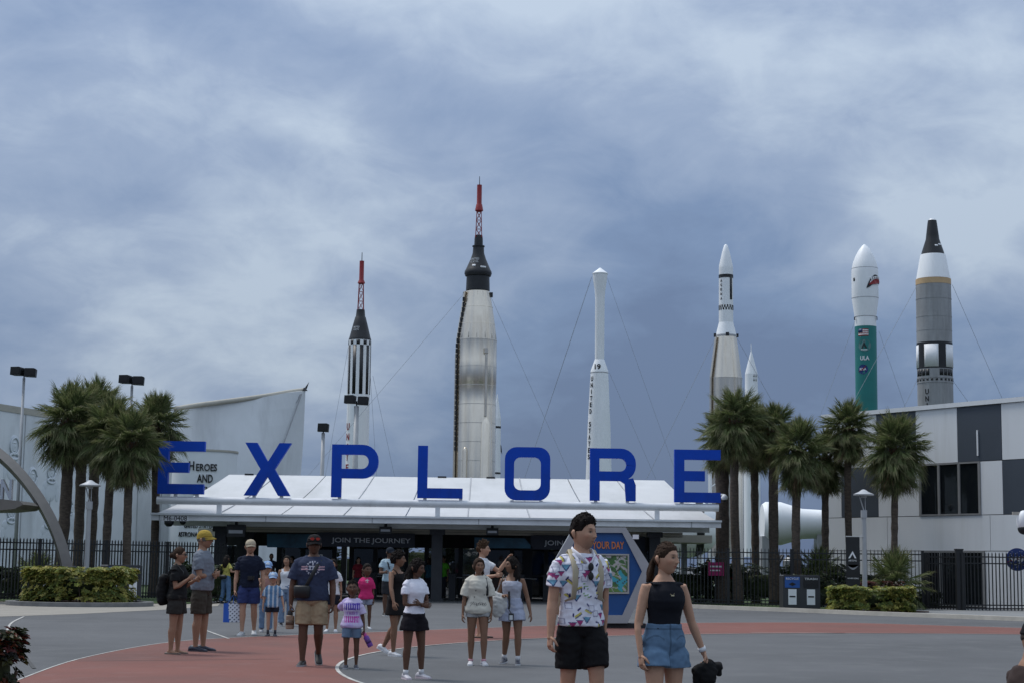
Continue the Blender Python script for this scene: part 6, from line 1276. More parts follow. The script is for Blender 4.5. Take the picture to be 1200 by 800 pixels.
# ---- skin and hair tones
SK_L = (0.42, 0.24, 0.16); SK_M = (0.30, 0.165, 0.105); SK_T = (0.20, 0.105, 0.065); SK_B = (0.105, 0.052, 0.032); SK_D = (0.075, 0.038, 0.024)
H_K = (0.012, 0.009, 0.008); H_B = (0.035, 0.020, 0.013); H_M = (0.06, 0.034, 0.020)
def gxy(px, py): q = G(px, py); return (q.x, q.y)
def Hof(px, py_f, py_t): q = G(px, py_f); return P(px, py_t, q.y).z
# ---- 1: man in the patterned shirt
def memphis(v, nn, c):
    rg = random.Random(11); x, z = v[:, 0], v[:, 2]; ang = np.arctan2(v[:, 0], -v[:, 1]); u = np.where(np.abs(ang) < 0.9, x, x)
    base = np.array((0.66, 0.66, 0.74)); c[:] = base
    cols = {'pink': (0.30, 0.05, 0.15), 'blue': (0.14, 0.30, 0.42), 'navy': (0.02, 0.02, 0.12), 'yel': (0.48, 0.42, 0.10), 'line': (0.10, 0.10, 0.16), 'green': (0.20, 0.34, 0.16)}
    cells = []; k = 0; zz_ = 0.8
    while zz_ < 1.62:
        xx = -0.42+(0.05 if k % 2 else 0)
        while xx < 0.45: cells.append((xx+rg.uniform(-.034, .034), zz_+rg.uniform(-.03, .03), rg.choice(['tri', 'tri', 'tri2', 'bar', 'bar', 'sq', 'zig', 'dash', 'dash']), rg.uniform(0, 3.1))); xx += 0.072
        zz_ += 0.058; k += 1
    for side_ in (-1, 1):
        m_side = (nn[:, 1]*side_ > -0.05) if side_ == 1 else (nn[:, 1] <= 0.05)
        for cx, cz, kd, a in cells:
            if side_ == 1: cx = -cx+0.02
            dx = x-cx; dz_ = z-cz; near = m_side & (np.abs(dx) < 0.06) & (np.abs(dz_) < 0.06)
            if not near.any(): continue
            i = np.where(near)[0]; p = dx[i]; q = dz_[i]; ca, sa = math.cos(a), math.sin(a); pr_ = p*ca+q*sa; qr = -p*sa+q*ca
            if kd == 'tri': m = (q < 0.018) & (q > -0.030+np.abs(p)*1.6); c[i[m]] = cols['pink']; m2 = m & (q > 0.012); c[i[m2]] = cols['navy']
            elif kd == 'tri2': m = (q < 0.022) & (q > -0.030+np.abs(p)*1.5); c[i[m]] = cols['blue']; m2 = (np.abs(q+0.030-np.abs(p)*1.5) < 0.006) & (q < 0.02); c[i[m2]] = cols['navy']
            elif kd == 'bar': m = (np.abs(pr_) < 0.033) & (np.abs(qr) < 0.008); c[i[m]] = cols['yel']; m2 = (np.abs(pr_+0.004) < 0.033) & (np.abs(qr+0.012) < 0.0045); c[i[m2]] = cols['line']
            elif kd == 'sq': m = (np.maximum(np.abs(p), np.abs(q)) < 0.026) & (np.maximum(np.abs(p), np.abs(q)) > 0.0195); c[i[m]] = (0.30, 0.30, 0.40)
            elif kd == 'zig': m = (np.abs(qr-0.010*np.sign(np.sin(pr_*180))*np.abs(np.sin(pr_*90))) < 0.0055) & (np.abs(pr_) < 0.034); c[i[m]] = cols['green'] if a > 1.5 else cols['navy']
            else: m = (np.abs(pr_) < 0.017) & (np.abs(qr) < 0.006); c[i[m]] = cols['navy']
    return c
Pm = person('man in white geometric print shirt and black shorts with beige backpack straps', (P(681, 700, 14.3).x, 14.3), 1.84, 20, SK_L, H_K, bulk=1.04, vox=0.0075, hyaw=28, hpitch=2, beard=0.6, hairh=0.024,
    armR=((0.16, 0.04, -1), (0.10, -0.12, -1)), armL=((0.10, 0.16, -1), (0.02, 0.10, -1)), legR=((0.02, 0.05, -1), (0, 0.25, -1)), legL=((0.02, -0.25, -1), (0, 0.05, -1)), twist=4,
    top=dict(kind='polo', col=(0.7, 0.7, 0.76), hem=-0.02, ease=0.020, vox=0.006, paint=memphis, sleeve=0.62, sl_ease=0.011), bottom=dict(col=(0.010, 0.010, 0.011), len=0.82, ease=0.016, flare=0.012, waist=0.1), shoe=((0.3, 0.3, 0.3), (0.5, 0.5, 0.5)), seed=1.3, curlR=0.5, curlL=0.4)
bp = worn(Pm, 'backpack', 'beige backpack worn by the man in geometric print shirt', 'backpack'); tanc = (0.36, 0.31, 0.22)
for s in (-1, 1):
    pts = [Pm.surf(s*0.115, f, -1, e) for f, e in ((0.40, 0.030), (0.62, 0.034), (0.80, 0.036), (0.93, 0.036))]; pts.append(np.array(Pm.T((s*0.105, 0.0, Pm.zsh+0.062)))); pts += [Pm.surf(s*0.105, 0.93, 1, 0.035), Pm.surf(s*0.10, 0.75, 1, 0.04)]
    pts = [pts[0]+np.array([s*0.045, 0.06, -0.03])]+pts; mb = MB(); mb.tube(pts, [(0.027, 0.008)]*len(pts), 8, tanc, side=(1, 0, 0)); mb.build('strap', leather, bp, True)
mb = MB(); c = Pm.surf(0, 0.55, 1, 0.11); mb.tube([c+np.array([0, 0, -0.24]), c+np.array([0, 0, -0.2]), c, c+np.array([0, 0, 0.2]), c+np.array([0, 0, 0.25])], [(0.10, 0.05), (0.15, 0.08), (0.16, 0.09), (0.14, 0.08), (0.08, 0.04)], 16, tanc, side=(1, 0, 0)); mb.build('pack', leather, bp, True)
sg = worn(Pm, 'sunglasses', 'dark sunglasses hooked in the neck of the geometric print shirt', 'sunglasses'); c = Pm.surf(0.0, 0.80, -1, 0.038)
for s, dz_ in ((0, 0.035), (0, -0.04)):
    mb = MB(); mb.sphere(tuple(c+np.array([0.008, -0.004, dz_])), 0.030, 12, 8, (0.012, 0.012, 0.013), sc=(0.85, 0.25, 1.15)); mb.build('lens', leather, sg, True)
mb = MB(); mb.tube([c+np.array([0.005, -0.01, 0.01]), c+np.array([0.005, -0.01, -0.01])], 0.006, 6, (0.012, 0.012, 0.013)); mb.build('bridge', leather, sg)
mb = MB(); S, E_, W_, u, f_, s = Pm.arms['L']; w = worn(Pm, 'wristwatch', 'black wristwatch of the man in geometric print shirt', 'watch'); mb.tube([W_-f_*0.015, W_+f_*0.015], 0.036, 14, (0.012, 0.012, 0.012)); mb.build('strap', leather, w, True); mb = MB(); mb.sphere(tuple(W_+np.array([0.036, 0, 0])), 0.022, 10, 8, (0.015, 0.015, 0.016), sc=(0.4, 1, 1)); mb.build('case', leather, w, True)
# ---- 2: woman in black top and denim shorts
def denim(v, nn, c):
    w = wob(v, 1.0, 9)*0.12+wob(v, 2.0, 60)*0.08; c = c*(1+w)[:, None]; x, z = v[:, 0], v[:, 2]
    zt = z.max(); seam = (np.abs(x) < 0.006) & (nn[:, 1] < 0); c[seam] *= 0.6; band = np.abs(z-(zt-0.05)) < 0.006; c[band] *= 0.6
    for s in (-1, 1): pk_ = (np.abs((z-(zt-0.10))+0.05*((x-s*0.11)/0.05)**2*0.5) < 0.006) & (np.abs(x-s*0.11) < 0.06) & (nn[:, 1] < 0); c[pk_] *= 0.62
    fr = (z < z.min()+0.014); c[fr] = (0.42, 0.46, 0.52); return c
Pw = person('woman in black sleeveless top and frayed denim shorts with a ponytail', (P(778, 700, 13.3).x, 13.3), 1.61, 22, SK_L, H_B, fem=True, bulk=1.09, vox=0.0072, hyaw=24, hpitch=3, hroll=0, hairkind='pony', hairh=0.012, tail=((-0.06, 0.10, -0.17), (-0.02, 0.13, -0.19)),
    armR=((0.20, 0.05, -1), (0.02, -0.22, -1)), armL=((0.34, 0.06, -1), (0.42, -0.05, -1)), legR=((0.03, -0.12, -1), (0, 0.12, -1)), legL=((0.03, 0.06, -1), (0, 0.2, -1)), lips=0.7,
    top=dict(name='top', kind='tank', col=(0.010, 0.011, 0.016), hem=0.24, neck=0.985, ease=0.008, wr=0.003), bottom=dict(name='denim_shorts', col=(0.105, 0.175, 0.27), len=0.44, ease=0.016, flare=0.022, waist=0.34, paint=denim, vox=0.0065), shoe=((0.4, 0.4, 0.4), (0.5, 0.5, 0.5)), seed=2.2, curlR=0.4, curlL=0.7, lean=1)
w = worn(Pw, 'wristwatch', 'white wristwatch of the woman in denim shorts', 'watch'); S, E_, W_, u, f_, s = Pw.arms['L']; mb = MB(); mb.tube([W_-f_*0.028, W_+f_*0.006], [0.0315, 0.029], 14, (0.62, 0.62, 0.64)); mb.build('band', leather, w, True)
ca = worn(Pw, 'black_jacket', 'crumpled black jacket carried by the woman in denim shorts', 'jacket'); hp = W_+f_*0.11; v, nn, f = None, None, None
mb = MB(); mb.tube([hp+np.array([0, 0, 0.02]), hp+np.array([0.01, 0.0, -0.05]), hp+np.array([0.0, 0.02, -0.12]), hp+np.array([-0.01, 0.02, -0.16])], [0.04, 0.07, 0.075, 0.04], 14); mb.tube([hp, hp+np.array([0.09, 0.01, -0.03]), hp+np.array([0.12, 0.02, -0.09])], [0.05, 0.05, 0.02], 10); mb.tube([hp, hp+np.array([-0.08, 0.03, -0.06]), hp+np.array([-0.07, 0.05, -0.15])], [0.04, 0.05, 0.03], 10)
clothpiece('bundle', mb, 0.008, (0.012, 0.012, 0.013), ca, 0.012, 4.0, None, 3, 22.0)
nc = worn(Pw, 'necklace', 'thin pendant necklace over the black sleeveless top', 'necklace'); mb = MB(); pts = [Pw.surf(x_, f__, -1, 0.014) for x_, f__ in ((-0.055, 0.97), (-0.04, 0.88), (-0.015, 0.81), (0, 0.795), (0.015, 0.81), (0.04, 0.88), (0.055, 0.97))]; mb.tube(pts, 0.0016, 5, (0.4, 0.33, 0.2)); mb.build('chain', leather, nc); mb = MB(); c = Pw.surf(0, 0.79, -1, 0.017); mb.box(c[0]-0.012, c[0]+0.012, c[1]-0.003, c[1]+0.003, c[2]-0.004, c[2]+0.004, (0.5, 0.45, 0.3)); mb.build('pendant', leather, nc)
# ---- 3: father with navy tee
def navytee(v, nn, c):
    x, z = v[:, 0], v[:, 2]; fr = nn[:, 1] < 0; zc = 1.335; r_ = np.hypot(x, z-zc); a = np.arctan2(z-zc, x); dots = fr & (np.abs(r_-0.088) < 0.011) & (np.sin(a*16) > 0.0); c[dots] = (0.42, 0.43, 0.5)
    m = fr & (np.abs(z-zc) < 0.030) & (np.abs(x) < 0.062) & (np.sin(x*150+1)+np.cos(z*120) > -0.3); c[m] = (0.5, 0.5, 0.56)
    for dz_ in (-0.017, 0.017): m = fr & (np.abs(z-zc-dz_) < 0.006) & (np.abs(x) < 0.16) & (np.abs(x) > 0.064); c[m] = (0.45, 0.28, 0.32)
    m = fr & (np.abs(x) < 0.012) & (np.abs(z-zc-0.055) < 0.018); c[m] = (0.45, 0.45, 0.5); return c
Hd = Hof(365, 783, 626)
Pd = person('tall man in navy tee and khaki shorts with black crossbody bag', gxy(364, 780), Hd, 4, SK_B, H_K, bulk=1.20, belly=0.10, hyaw=8, vox=0.009, hairkind='buzz', beard=0.3, cap=dict(col=(0.014, 0.013, 0.014), brim=0.07), glasses='cap',
    armR=((0.24, 0.02, -1), (0.06, -0.10, -1)), armL=((0.22, 0.02, -1), (0.02, -0.12, -1)), legR=((0.05, -0.10, -1), (0, 0.02, -1)), legL=((0.0, -0.10, -1), (0.0, 0.80, -1)), footL=40,
    top=dict(col=(0.033, 0.042, 0.078), hem=-0.06, ease=0.024, paint=navytee, sleeve=0.78, sl_ease=0.022, vox=0.0085), bottom=dict(name='khaki_shorts', col=(0.31, 0.235, 0.15), len=0.86, ease=0.020, flare=0.016), shoe=((0.012, 0.012, 0.014), (0.30, 0.30, 0.32)), seed=3.1, curlR=0.9, curlL=0.6)
ba = worn(Pd, 'crossbody_bag', 'black crossbody bag of the man in navy tee', 'bag'); mb = MB(); pts = [Pd.surf(0.10, 0.98, -1, 0.03), Pd.surf(0.06, 0.85, -1, 0.038), Pd.surf(0.0, 0.62, -1, 0.040), Pd.surf(-0.06, 0.40, -1, 0.042), Pd.surf(-0.12, 0.2, -1, 0.045)]; pts = [Pd.T((0.10, 0.02, Pd.zsh+0.065))]+pts; mb.tube(pts, [(0.024, 0.006)]*len(pts), 8, (0.010, 0.010, 0.011), side=(1, 0, 0)); mb.build('strap', leather, ba, True)
c = Pd.surf(-0.14, 0.17, -1, 0.07); mb = MB(); mb.tube([c+np.array([0, 0, -0.085]), c+np.array([0, 0, -0.07]), c+np.array([0, 0, 0.06]), c+np.array([0, 0, 0.08])], [(0.09, 0.03), (0.11, 0.045), (0.115, 0.045), (0.10, 0.03)], 14, (0.010, 0.010, 0.011), side=(1, -0.15, 0)); mb.build('pouch', leather, ba, True)
def bottle(p, key, label, col, cap_, tilt, L=0.2, r0=0.038, d0=(0, 0, -0.03)):
    S, E_, W_, u, f_, s = p.arms[key]; o = worn(p, 'drink_bottle', label, 'bottle', 'held drink bottles'); a = nz3(np.array(tilt)); c = W_+f_*0.085*p.H/1.75+np.array(d0); mb = MB()
    mb.tube([c, c+a*0.02, c+a*0.03, c+a*L, c+a*(L+0.008)], [r0*0.5, r0*0.6, r0, r0, r0*0.85], 14, col); mb.build('flask', leather, o, 'auto'); mb = MB(); mb.tube([c-a*0.045, c-a*0.01, c+a*0.02], [r0*0.5, r0*0.65, r0*0.66], 12, cap_); mb.build('cap', leather, o, 'auto')
    mb = MB(); mb.tube([c+a*L*0.45, c+a*L*0.75], [r0*1.02]*2, 14, tuple(np.array(col)*0.45)); mb.build('print_band', leather, o, True)
bottle(Pd, 'R', 'tan flask with black lid held by the man in navy tee', (0.24, 0.16, 0.11), (0.02, 0.02, 0.02), (0, 0, -1), 0.20, 0.058, (0, 0, -0.05))
# ---- 4: small girl in purple print tee
def purp(v, nn, c):
    x, z = v[:, 0], v[:, 2]; fr = nn[:, 1] < 0.1; H_ = Hj
    bands = [(0.70, 0.046, (0.09, 0.06, 0.36), 0.105), (0.628, 0.020, (0.28, 0.16, 0.46), 0.08), (0.555, 0.042, (0.45, 0.07, 0.36), 0.10)]
    for zz_, hh, col, ww in bands:
        q = (z-zz_*H_)/(hh); u = (x)/ww
        m = fr & (np.abs(q) < 1) & (np.abs(u) < 1) & ((np.abs(np.sin(u*11)) > 0.62) | (np.abs(q-0.75) < 0.25) & (np.sin(u*23) > -0.2) | (np.abs(q+0.7) < 0.25) & (np.cos(u*17) > 0)); c[m] = col
    w = wob(v, 4.0, 14); c[(w > 0.35) & (nn[:, 1] > -2)] *= np.array([0.92, 0.86, 1.02]); return c
Hj = Hof(412, 784, 679)
_S, _E, _W, _u, _f, _s = Pd.arms['L']; _a = math.radians(4); _hw = _W+_f*0.11; dadhand = (Pd.o.location.x+_hw[0]*math.cos(_a)-_hw[1]*math.sin(_a), Pd.o.location.y+_hw[0]*math.sin(_a)+_hw[1]*math.cos(_a), _hw[2])
Pj = person('small girl in lavender print tee holding a purple bottle', gxy(411, 783), Hj, 3, SK_B, H_K, child=True, fem=True, vox=0.008, hairkind='short', hairh=0.008, bulk=1.0, legk=1.05,
    reachR=(dadhand[0]+0.055, dadhand[1]-0.01, dadhand[2]+0.01), armL=((0.24, 0.02, -1), (0.12, -0.10, -1)), legR=((0.03, -0.06, -1), (0, 0.06, -1)), legL=((0.03, 0.05, -1), (0, 0.08, -1)), footL=6,
    top=dict(col=(0.52, 0.46, 0.66), hem=-0.12, ease=0.034, flare=0.03, paint=purp, sleeve=0.82, sl_ease=0.028, vox=0.0065), bottom=dict(name='denim_shorts', col=(0.13, 0.19, 0.28), len=0.62, ease=0.016), shoe=((0.05, 0.055, 0.075), (0.4, 0.4, 0.42)), seed=4.4, curlL=0.9, curlR=0.7)
bottle(Pj, 'L', 'purple and pink bottle held by the small girl', (0.16, 0.05, 0.30), (0.42, 0.05, 0.22), (0.45, -0.1, -0.85), 0.17, 0.038, (0.005, 0, -0.02))
# ---- 5: teen girl in white tee, arms crossed
Hn = Hof(485, 797, 655)
Pn = person('girl in white tee and black shorts standing with crossed arms', gxy(484, 795), Hn, 38, SK_B, H_K, fem=True, vox=0.0085, hyaw=26, hpitch=10, hairkind='long', curly=0.9, hairlen=0.30, hairh=0.022, bulk=0.98,
    armR=((0.10, -0.12, -1), (-0.90, -0.45, -0.04)), armL=((0.10, -0.16, -1), (-0.88, -0.5, 0.06)), curlR=0.3, curlL=0.3, palmR=(0, 1, 0), palmL=(0, 1, 0), thumbR=(0, 0, 1), thumbL=(0, 0, 1), legR=((0.05, 0.0, -1), (0.02, 0.05, -1)), legL=((0.10, -0.02, -1), (0.05, 0.04, -1)), toe=14,
    top=dict(col=(0.72, 0.72, 0.80), hem=0.10, ease=0.015, sleeve=0.52, sl_ease=0.011, wr=0.004), bottom=dict(name='black_shorts', col=(0.012, 0.010, 0.014), len=0.50, ease=0.018, flare=0.02, waist=0.12), shoe=((0.48, 0.46, 0.50), (0.60, 0.50, 0.54)), sock=(0.6, 0.6, 0.62), seed=5.0)
# ---- 6: woman in black dress behind her
Hm = Hof(466, 775, 645)
Pk = person('woman in black sleeveless dress walking with one arm swung out', gxy(463, 768), Hm, 60, SK_T, H_K, fem=True, vox=0.0095, hyaw=25, hairkind='afro', hairh=0.03, curly=0.8, hpitch=4,
    armR=((0.42, -0.30, -0.80), (0.28, -0.42, -0.9)), armL=((0.15, 0.1, -1), (0.0, -0.3, -1)), legR=((0.03, -0.10, -1), (0, 0.03, -1)), legL=((0.03, 0.22, -1), (0, 0.62, -1)), footL=45,
    top=dict(name='dress_top', kind='tank', thin=True, col=(0.012, 0.011, 0.012), hem=0.08, neck=0.86, ease=0.008), bottom=dict(name='dress_skirt', kind='skirt', col=(0.012, 0.011, 0.012), len=0.55, waist=0.4, flare=0.022), shoe=((0.6, 0.6, 0.62), (0.6, 0.6, 0.62)), seed=6.6, curlR=0.35)
# ---- 7: girl in cream tee
def cream(v, nn, c):
    x, z = v[:, 0], v[:, 2]; fr = nn[:, 1] < 0; h = Ho
    m = fr & (np.abs(z-0.575*h-0.012*np.sin(x*60)) < 0.022) & (np.abs(x-0.0) < 0.115) & (np.sin(x*210+3*np.sin(z*90)) > 0.05); c[m] = (0.05, 0.05, 0.055)
    for bx_, bz in ((-0.045, 0.70), (0.08, 0.66), (-0.06, 0.64)): m = fr & (np.hypot(x-bx_, z-bz*h) < 0.009); c[m] = (0.06, 0.06, 0.06)
    return c
Ho = Hof(560, 781, 654)
Po = person('girl in oversized cream tee with a dark side braid', gxy(559, 779), Ho, 6, SK_T, H_B, fem=True, vox=0.009, hyaw=10, hairkind='braid', bulk=1.0,
    armR=((0.20, 0.05, -1), (0.10, -0.10, -1)), armL=((0.16, 0.0, -1), (0.02, -0.16, -1)), legR=((0.03, 0.02, -1), (0, 0.08, -1)), legL=((0.03, -0.14, -1), (0, 0.0, -1)), 
    top=dict(col=(0.55, 0.52, 0.45), hem=-0.16, ease=0.030, flare=0.026, paint=cream, sleeve=0.85, sl_ease=0.028), bottom=dict(col=(0.3, 0.3, 0.3), len=0.3, ease=0.008), shoe=((0.55, 0.54, 0.56), (0.6, 0.6, 0.62)), sock=(0.55, 0.30, 0.34), sock_h=0.012, seed=7.1)
sp = worn(Po, 'shoulder_strap_bag', 'dark strap bag slung on the girl in cream tee', 'bag'); mb = MB(); pts = [Po.T((0.09, 0.0, Po.zsh+0.04)), Po.surf(0.10, 0.9, -1, 0.035), Po.surf(0.115, 0.7, -1, 0.035), Po.surf(0.12, 0.45, -1, 0.05)]; mb.tube(pts, [(0.022, 0.006)]*4, 8, (0.03, 0.03, 0.03), side=(1, 0, 0)); mb.build('strap', leather, sp, True); c = Po.surf(0, 0.45, 1, 0.07); mb = MB(); mb.tube([c+np.array([0, 0, -0.16]), c, c+np.array([0, 0, 0.17])], [(0.10, 0.04), (0.13, 0.06), (0.10, 0.04)], 12, (0.03, 0.03, 0.03), side=(1, 0, 0)); mb.build('pack', leather, sp, True)
# ---- 8: woman in pale grey romper
Hp_ = Hof(598, 781, 653)
Pp = person('woman in pale grey strappy romper looking aside, curly dark hair', gxy(599, 778), Hp_, -8, SK_T, H_K, fem=True, vox=0.009, hyaw=-50, hpitch=-2, hairkind='long', curly=0.7, hairlen=0.28, hairh=0.02, bulk=1.06,
    armR=((0.22, 0.12, -0.95), (-0.52, -0.72, 0.12)), armL=((0.30, 0.06, -1), (0.24, -0.18, -1)), palmR=(0, 0, -1), thumbR=(0, 0, 1), curlR=0.9, curlL=0.25, legR=((0.0, 0.10, -1), (0.12, 0.26, -1)), legL=((0.05, -0.10, -1), (0, 0.02, -1)), footR=14,
    top=dict(name='romper_top', kind='tank', thin=True, col=(0.42, 0.43, 0.50), hem=0.05, neck=0.84, ease=0.012), bottom=dict(name='romper_shorts', col=(0.38, 0.41, 0.52), len=0.46, ease=0.020, flare=0.018, waist=0.35), shoe=((0.03, 0.035, 0.055), (0.5, 0.5, 0.52)), sock=(0.55, 0.55, 0.57), sock_h=0.035, seed=8.3)
S, E_, W_, u, f_, s = Pp.arms['R']; tb = worn(Pp, 'tote_bag', 'white tote bag under the arm of the woman in romper', 'bag'); c = E_+np.array([0.03, -0.10, -0.10]); mb = MB(); mb.tube([c+np.array([0.02, 0, 0.16]), c+np.array([0.0, 0, 0.1]), c, c+np.array([-0.01, 0, -0.12]), c+np.array([0, 0, -0.17])], [(0.10, 0.02), (0.13, 0.05), (0.15, 0.07), (0.12, 0.06), (0.06, 0.03)], 14, side=(1, 0, 0)); clothpiece('sack', mb, 0.011, (0.58, 0.58, 0.57), tb, 0.012, 2.0, None, 3)
mb = MB(); mb.tube([c+np.array([-0.06, 0, 0.14]), Pp.T((-0.12, -0.02, Pp.zsh+0.035)), c+np.array([0.07, 0.02, 0.14])], [(0.014, 0.005)]*3, 6, (0.58, 0.58, 0.57)); mb.build('strap', leather, tb, True)
pw = worn(Pp, 'lanyard_wallet', 'dark lanyard with badge in the hand of the woman in romper', 'lanyard'); c = W_+f_*0.10; mb = MB(); mb.tube([c+np.array([0, 0, 0.05]), c+np.array([0.01, -0.01, -0.15]), c+np.array([0.0, -0.01, -0.2])], [(0.016, 0.008)]*3, 8, (0.015, 0.015, 0.017)); mb.build('strap', leather, pw)
mb = MB(); mb.box(c[0]-0.0, c[0]+0.075, c[1]-0.018, c[1]-0.006, c[2]-0.36, c[2]-0.26, (0.02, 0.02, 0.022)); ho_ = mb.build('holder', leather, pw); mb = MB(); mb.box(c[0]+0.014, c[0]+0.061, c[1]-0.021, c[1]-0.0185, c[2]-0.35, c[2]-0.285, (0.55, 0.58, 0.6)); mb.build('card', leather, ho_); mb = MB(); mb.tube([c+np.array([0, -0.012, -0.2]), c+np.array([0.037, -0.012, -0.26])], 0.006, 6, (0.02, 0.02, 0.02)); mb.build('cord', leather, pw)
# ---- 9: man in white tee raising his hand
Hq = Hof(566, 748, 635)
person('curly haired man in white tee raising his hand', gxy(564, 747), Hq, 70, SK_L, H_M, vox=0.011, hairkind='short', curly=0.9, hairh=0.035, hyaw=12, armL=((0.20, -0.75, -0.50), (0.1, -0.55, 0.85)), armR=((0.15, -0.3, -0.9), (0.0, -0.6, 0.1)), curlL=0.25, palmL=(0, -1, 0.2), top=dict(col=(0.62, 0.63, 0.66), hem=-0.04, ease=0.02, sleeve=0.6), bottom=dict(col=(0.10, 0.11, 0.14), len=0.8, ease=0.018), shoe=((0.06, 0.035, 0.02), (0.03, 0.02, 0.015)), sandal=True, seed=9.2)
# ---- 10, 11: couple at the left
Ha = Hof(208, 768, 641)
Pa = person('woman in black tee and dark shorts with backpack, clasping hands', gxy(205, 766), Ha, 84, SK_M, H_B, fem=True, vox=0.0095, hyaw=6, hairkind='bun', bulk=1.16, belly=0.15, glasses='face', armR=((0.05, -0.10, -1), (-0.12, -0.75, 0.55)), armL=((0.05, -0.10, -1), (-0.10, -0.80, 0.45)), curlR=0.8, curlL=0.8, legR=((0.02, 0.05, -1), (0, 0.06, -1)), legL=((0.02, -0.05, -1), (0, 0.03, -1)),
    top=dict(col=(0.013, 0.013, 0.014), hem=-0.02, ease=0.020, sleeve=0.62, sl_ease=0.020), bottom=dict(name='dark_shorts', col=(0.030, 0.028, 0.026), len=0.60, ease=0.022, flare=0.016), shoe=((0.10, 0.075, 0.06), (0.16, 0.12, 0.10)), sandal=True, seed=10.5)
bk = worn(Pa, 'backpack', 'black backpack worn low by the woman in black tee', 'backpack'); c = Pa.surf(0, 0.25, 1, 0.10); mb = MB(); mb.tube([c+np.array([0, 0, -0.22]), c+np.array([0, 0.01, -0.16]), c+np.array([0, 0.02, 0]), c+np.array([0, 0, 0.2]), c+np.array([0, -0.02, 0.25])], [(0.10, 0.05), (0.15, 0.085), (0.16, 0.095), (0.13, 0.07), (0.06, 0.03)], 14, side=(1, 0, 0)); clothpiece('pack', mb, 0.012, (0.012, 0.012, 0.013), bk, 0.01, 1.0, None, 3)
for s in (-1, 1): mb = MB(); pts = [Pa.surf(s*0.10, 0.45, -1, 0.03), Pa.surf(s*0.11, 0.85, -1, 0.035), Pa.T((s*0.10, 0, Pa.zsh+0.055)), Pa.surf(s*0.10, 0.85, 1, 0.035), Pa.surf(s*0.09, 0.5, 1, 0.07)]; mb.tube(pts, [(0.02, 0.006)]*5, 8, (0.012, 0.012, 0.013), side=(1, 0, 0)); mb.build('strap', leather, bk, True)
Hb = Hof(228, 766, 622)
person('man in yellow cap and grey tee with folded arms', (gxy(229, 764)[0], gxy(229, 764)[1]+0.35), Hb*1.01, 80, SK_M, (0.12, 0.11, 0.10), vox=0.0095, hyaw=4, hairkind='buzz', bulk=1.1, belly=0.25, glasses='face', cap=dict(col=(0.36, 0.25, 0.05), brim=0.078), beard=0.3, armR=((0.10, -0.16, -1), (-0.85, -0.55, 0.12)), armL=((0.10, -0.20, -1), (-0.85, -0.55, 0.02)), palmR=(0, 1, 0), palmL=(0, 1, 0), curlR=0.4, curlL=0.4, legR=((0.03, 0.02, -1), (0, 0.05, -1)), legL=((0.03, -0.05, -1), (0, 0.02, -1)),
    top=dict(col=(0.17, 0.19, 0.225), hem=-0.04, ease=0.022, sleeve=0.7), bottom=dict(name='olive_shorts', col=(0.055, 0.047, 0.038), len=0.88, ease=0.020, flare=0.012), shoe=((0.02, 0.025, 0.045), (0.05, 0.05, 0.06)), seed=11.8)
# ---- 12: man with shopping bag
He = Hof(290, 745, 632)
Pe = person('man in beige cap, dark navy tee and blue shorts walking', gxy(290, 744), He, 2, SK_L, (0.15, 0.07, 0.03), vox=0.011, hyaw=14, hairkind='buzz', beard=0.9, brow=(0.15, 0.07, 0.03), cap=dict(col=(0.40, 0.34, 0.25), brim=0.05), bulk=1.02, armR=((0.17, 0.05, -1), (0.05, -0.12, -1)), armL=((0.18, 0.05, -1), (0.08, -0.1, -1)), legR=((0.03, -0.10, -1), (0, 0.0, -1)), legL=((0.03, 0.05, -1), (0.0, 0.32, -1)), footL=25,
    top=dict(col=(0.012, 0.016, 0.032), hem=-0.06, ease=0.020, sleeve=0.62), bottom=dict(name='blue_shorts', col=(0.030, 0.042, 0.125), len=0.78, ease=0.018, flare=0.012), shoe=((0.42, 0.43, 0.44), (0.55, 0.55, 0.56)), seed=12.2, curlR=1.0)
S, E_, W_, u, f_, s = Pe.arms['R']; sb = worn(Pe, 'shopping_bag', 'blue and white spotted shopping bag of the man in beige cap', 'bag'); c = W_+f_*0.09; nx, nz = 26, 30
mb = MB(); V_ = []; C_ = []
for side_ in (-1, 1):
    for j in range(nz):
        for i in range(nx):
            u_, v_ = i/(nx-1), j/(nz-1); x_ = -0.20+0.33*u_; z_ = -0.52+0.36*v_; bul = side_*(0.012+0.05*math.sin(math.pi*u_)*(1-0.5*v_)); V_.append((c[0]+x_, c[1]-0.02+bul, c[2]+z_)); dot = (math.sin(u_*26)*math.sin(v_*30) > 0.35); C_.append((0.02, 0.09, 0.42) if u_ < 0.38-0.1*v_ else ((0.05, 0.06, 0.10) if dot else (0.55, 0.57, 0.62)))
mb.v = V_; mb.c = C_; o_ = nx*nz
for b_ in (0, o_): mb.f += [(b_+j*nx+i, b_+j*nx+i+1, b_+(j+1)*nx+i+1, b_+(j+1)*nx+i) for j in range(nz-1) for i in range(nx-1)]
mb.f += [(i, i+1, o_+i+1, o_+i) for i in range(nx-1)]+[(j*nx, (j+1)*nx, o_+(j+1)*nx, o_+j*nx) for j in range(nz-1)]+[(j*nx+nx-1, (j+1)*nx+nx-1, o_+(j+1)*nx+nx-1, o_+j*nx+nx-1) for j in range(nz-1)]; mb.build('bag_body', leather, sb, True)
for dx in (-0.07, 0.04): mb = MB(); mb.tube([c+np.array([dx-0.06, -0.03, -0.18]), c+np.array([dx*0.2-0.01, 0, 0.0]), c+np.array([dx+0.06, -0.03, -0.18])], 0.008, 6, (0.03, 0.12, 0.45)); mb.build('handle', leather, sb)
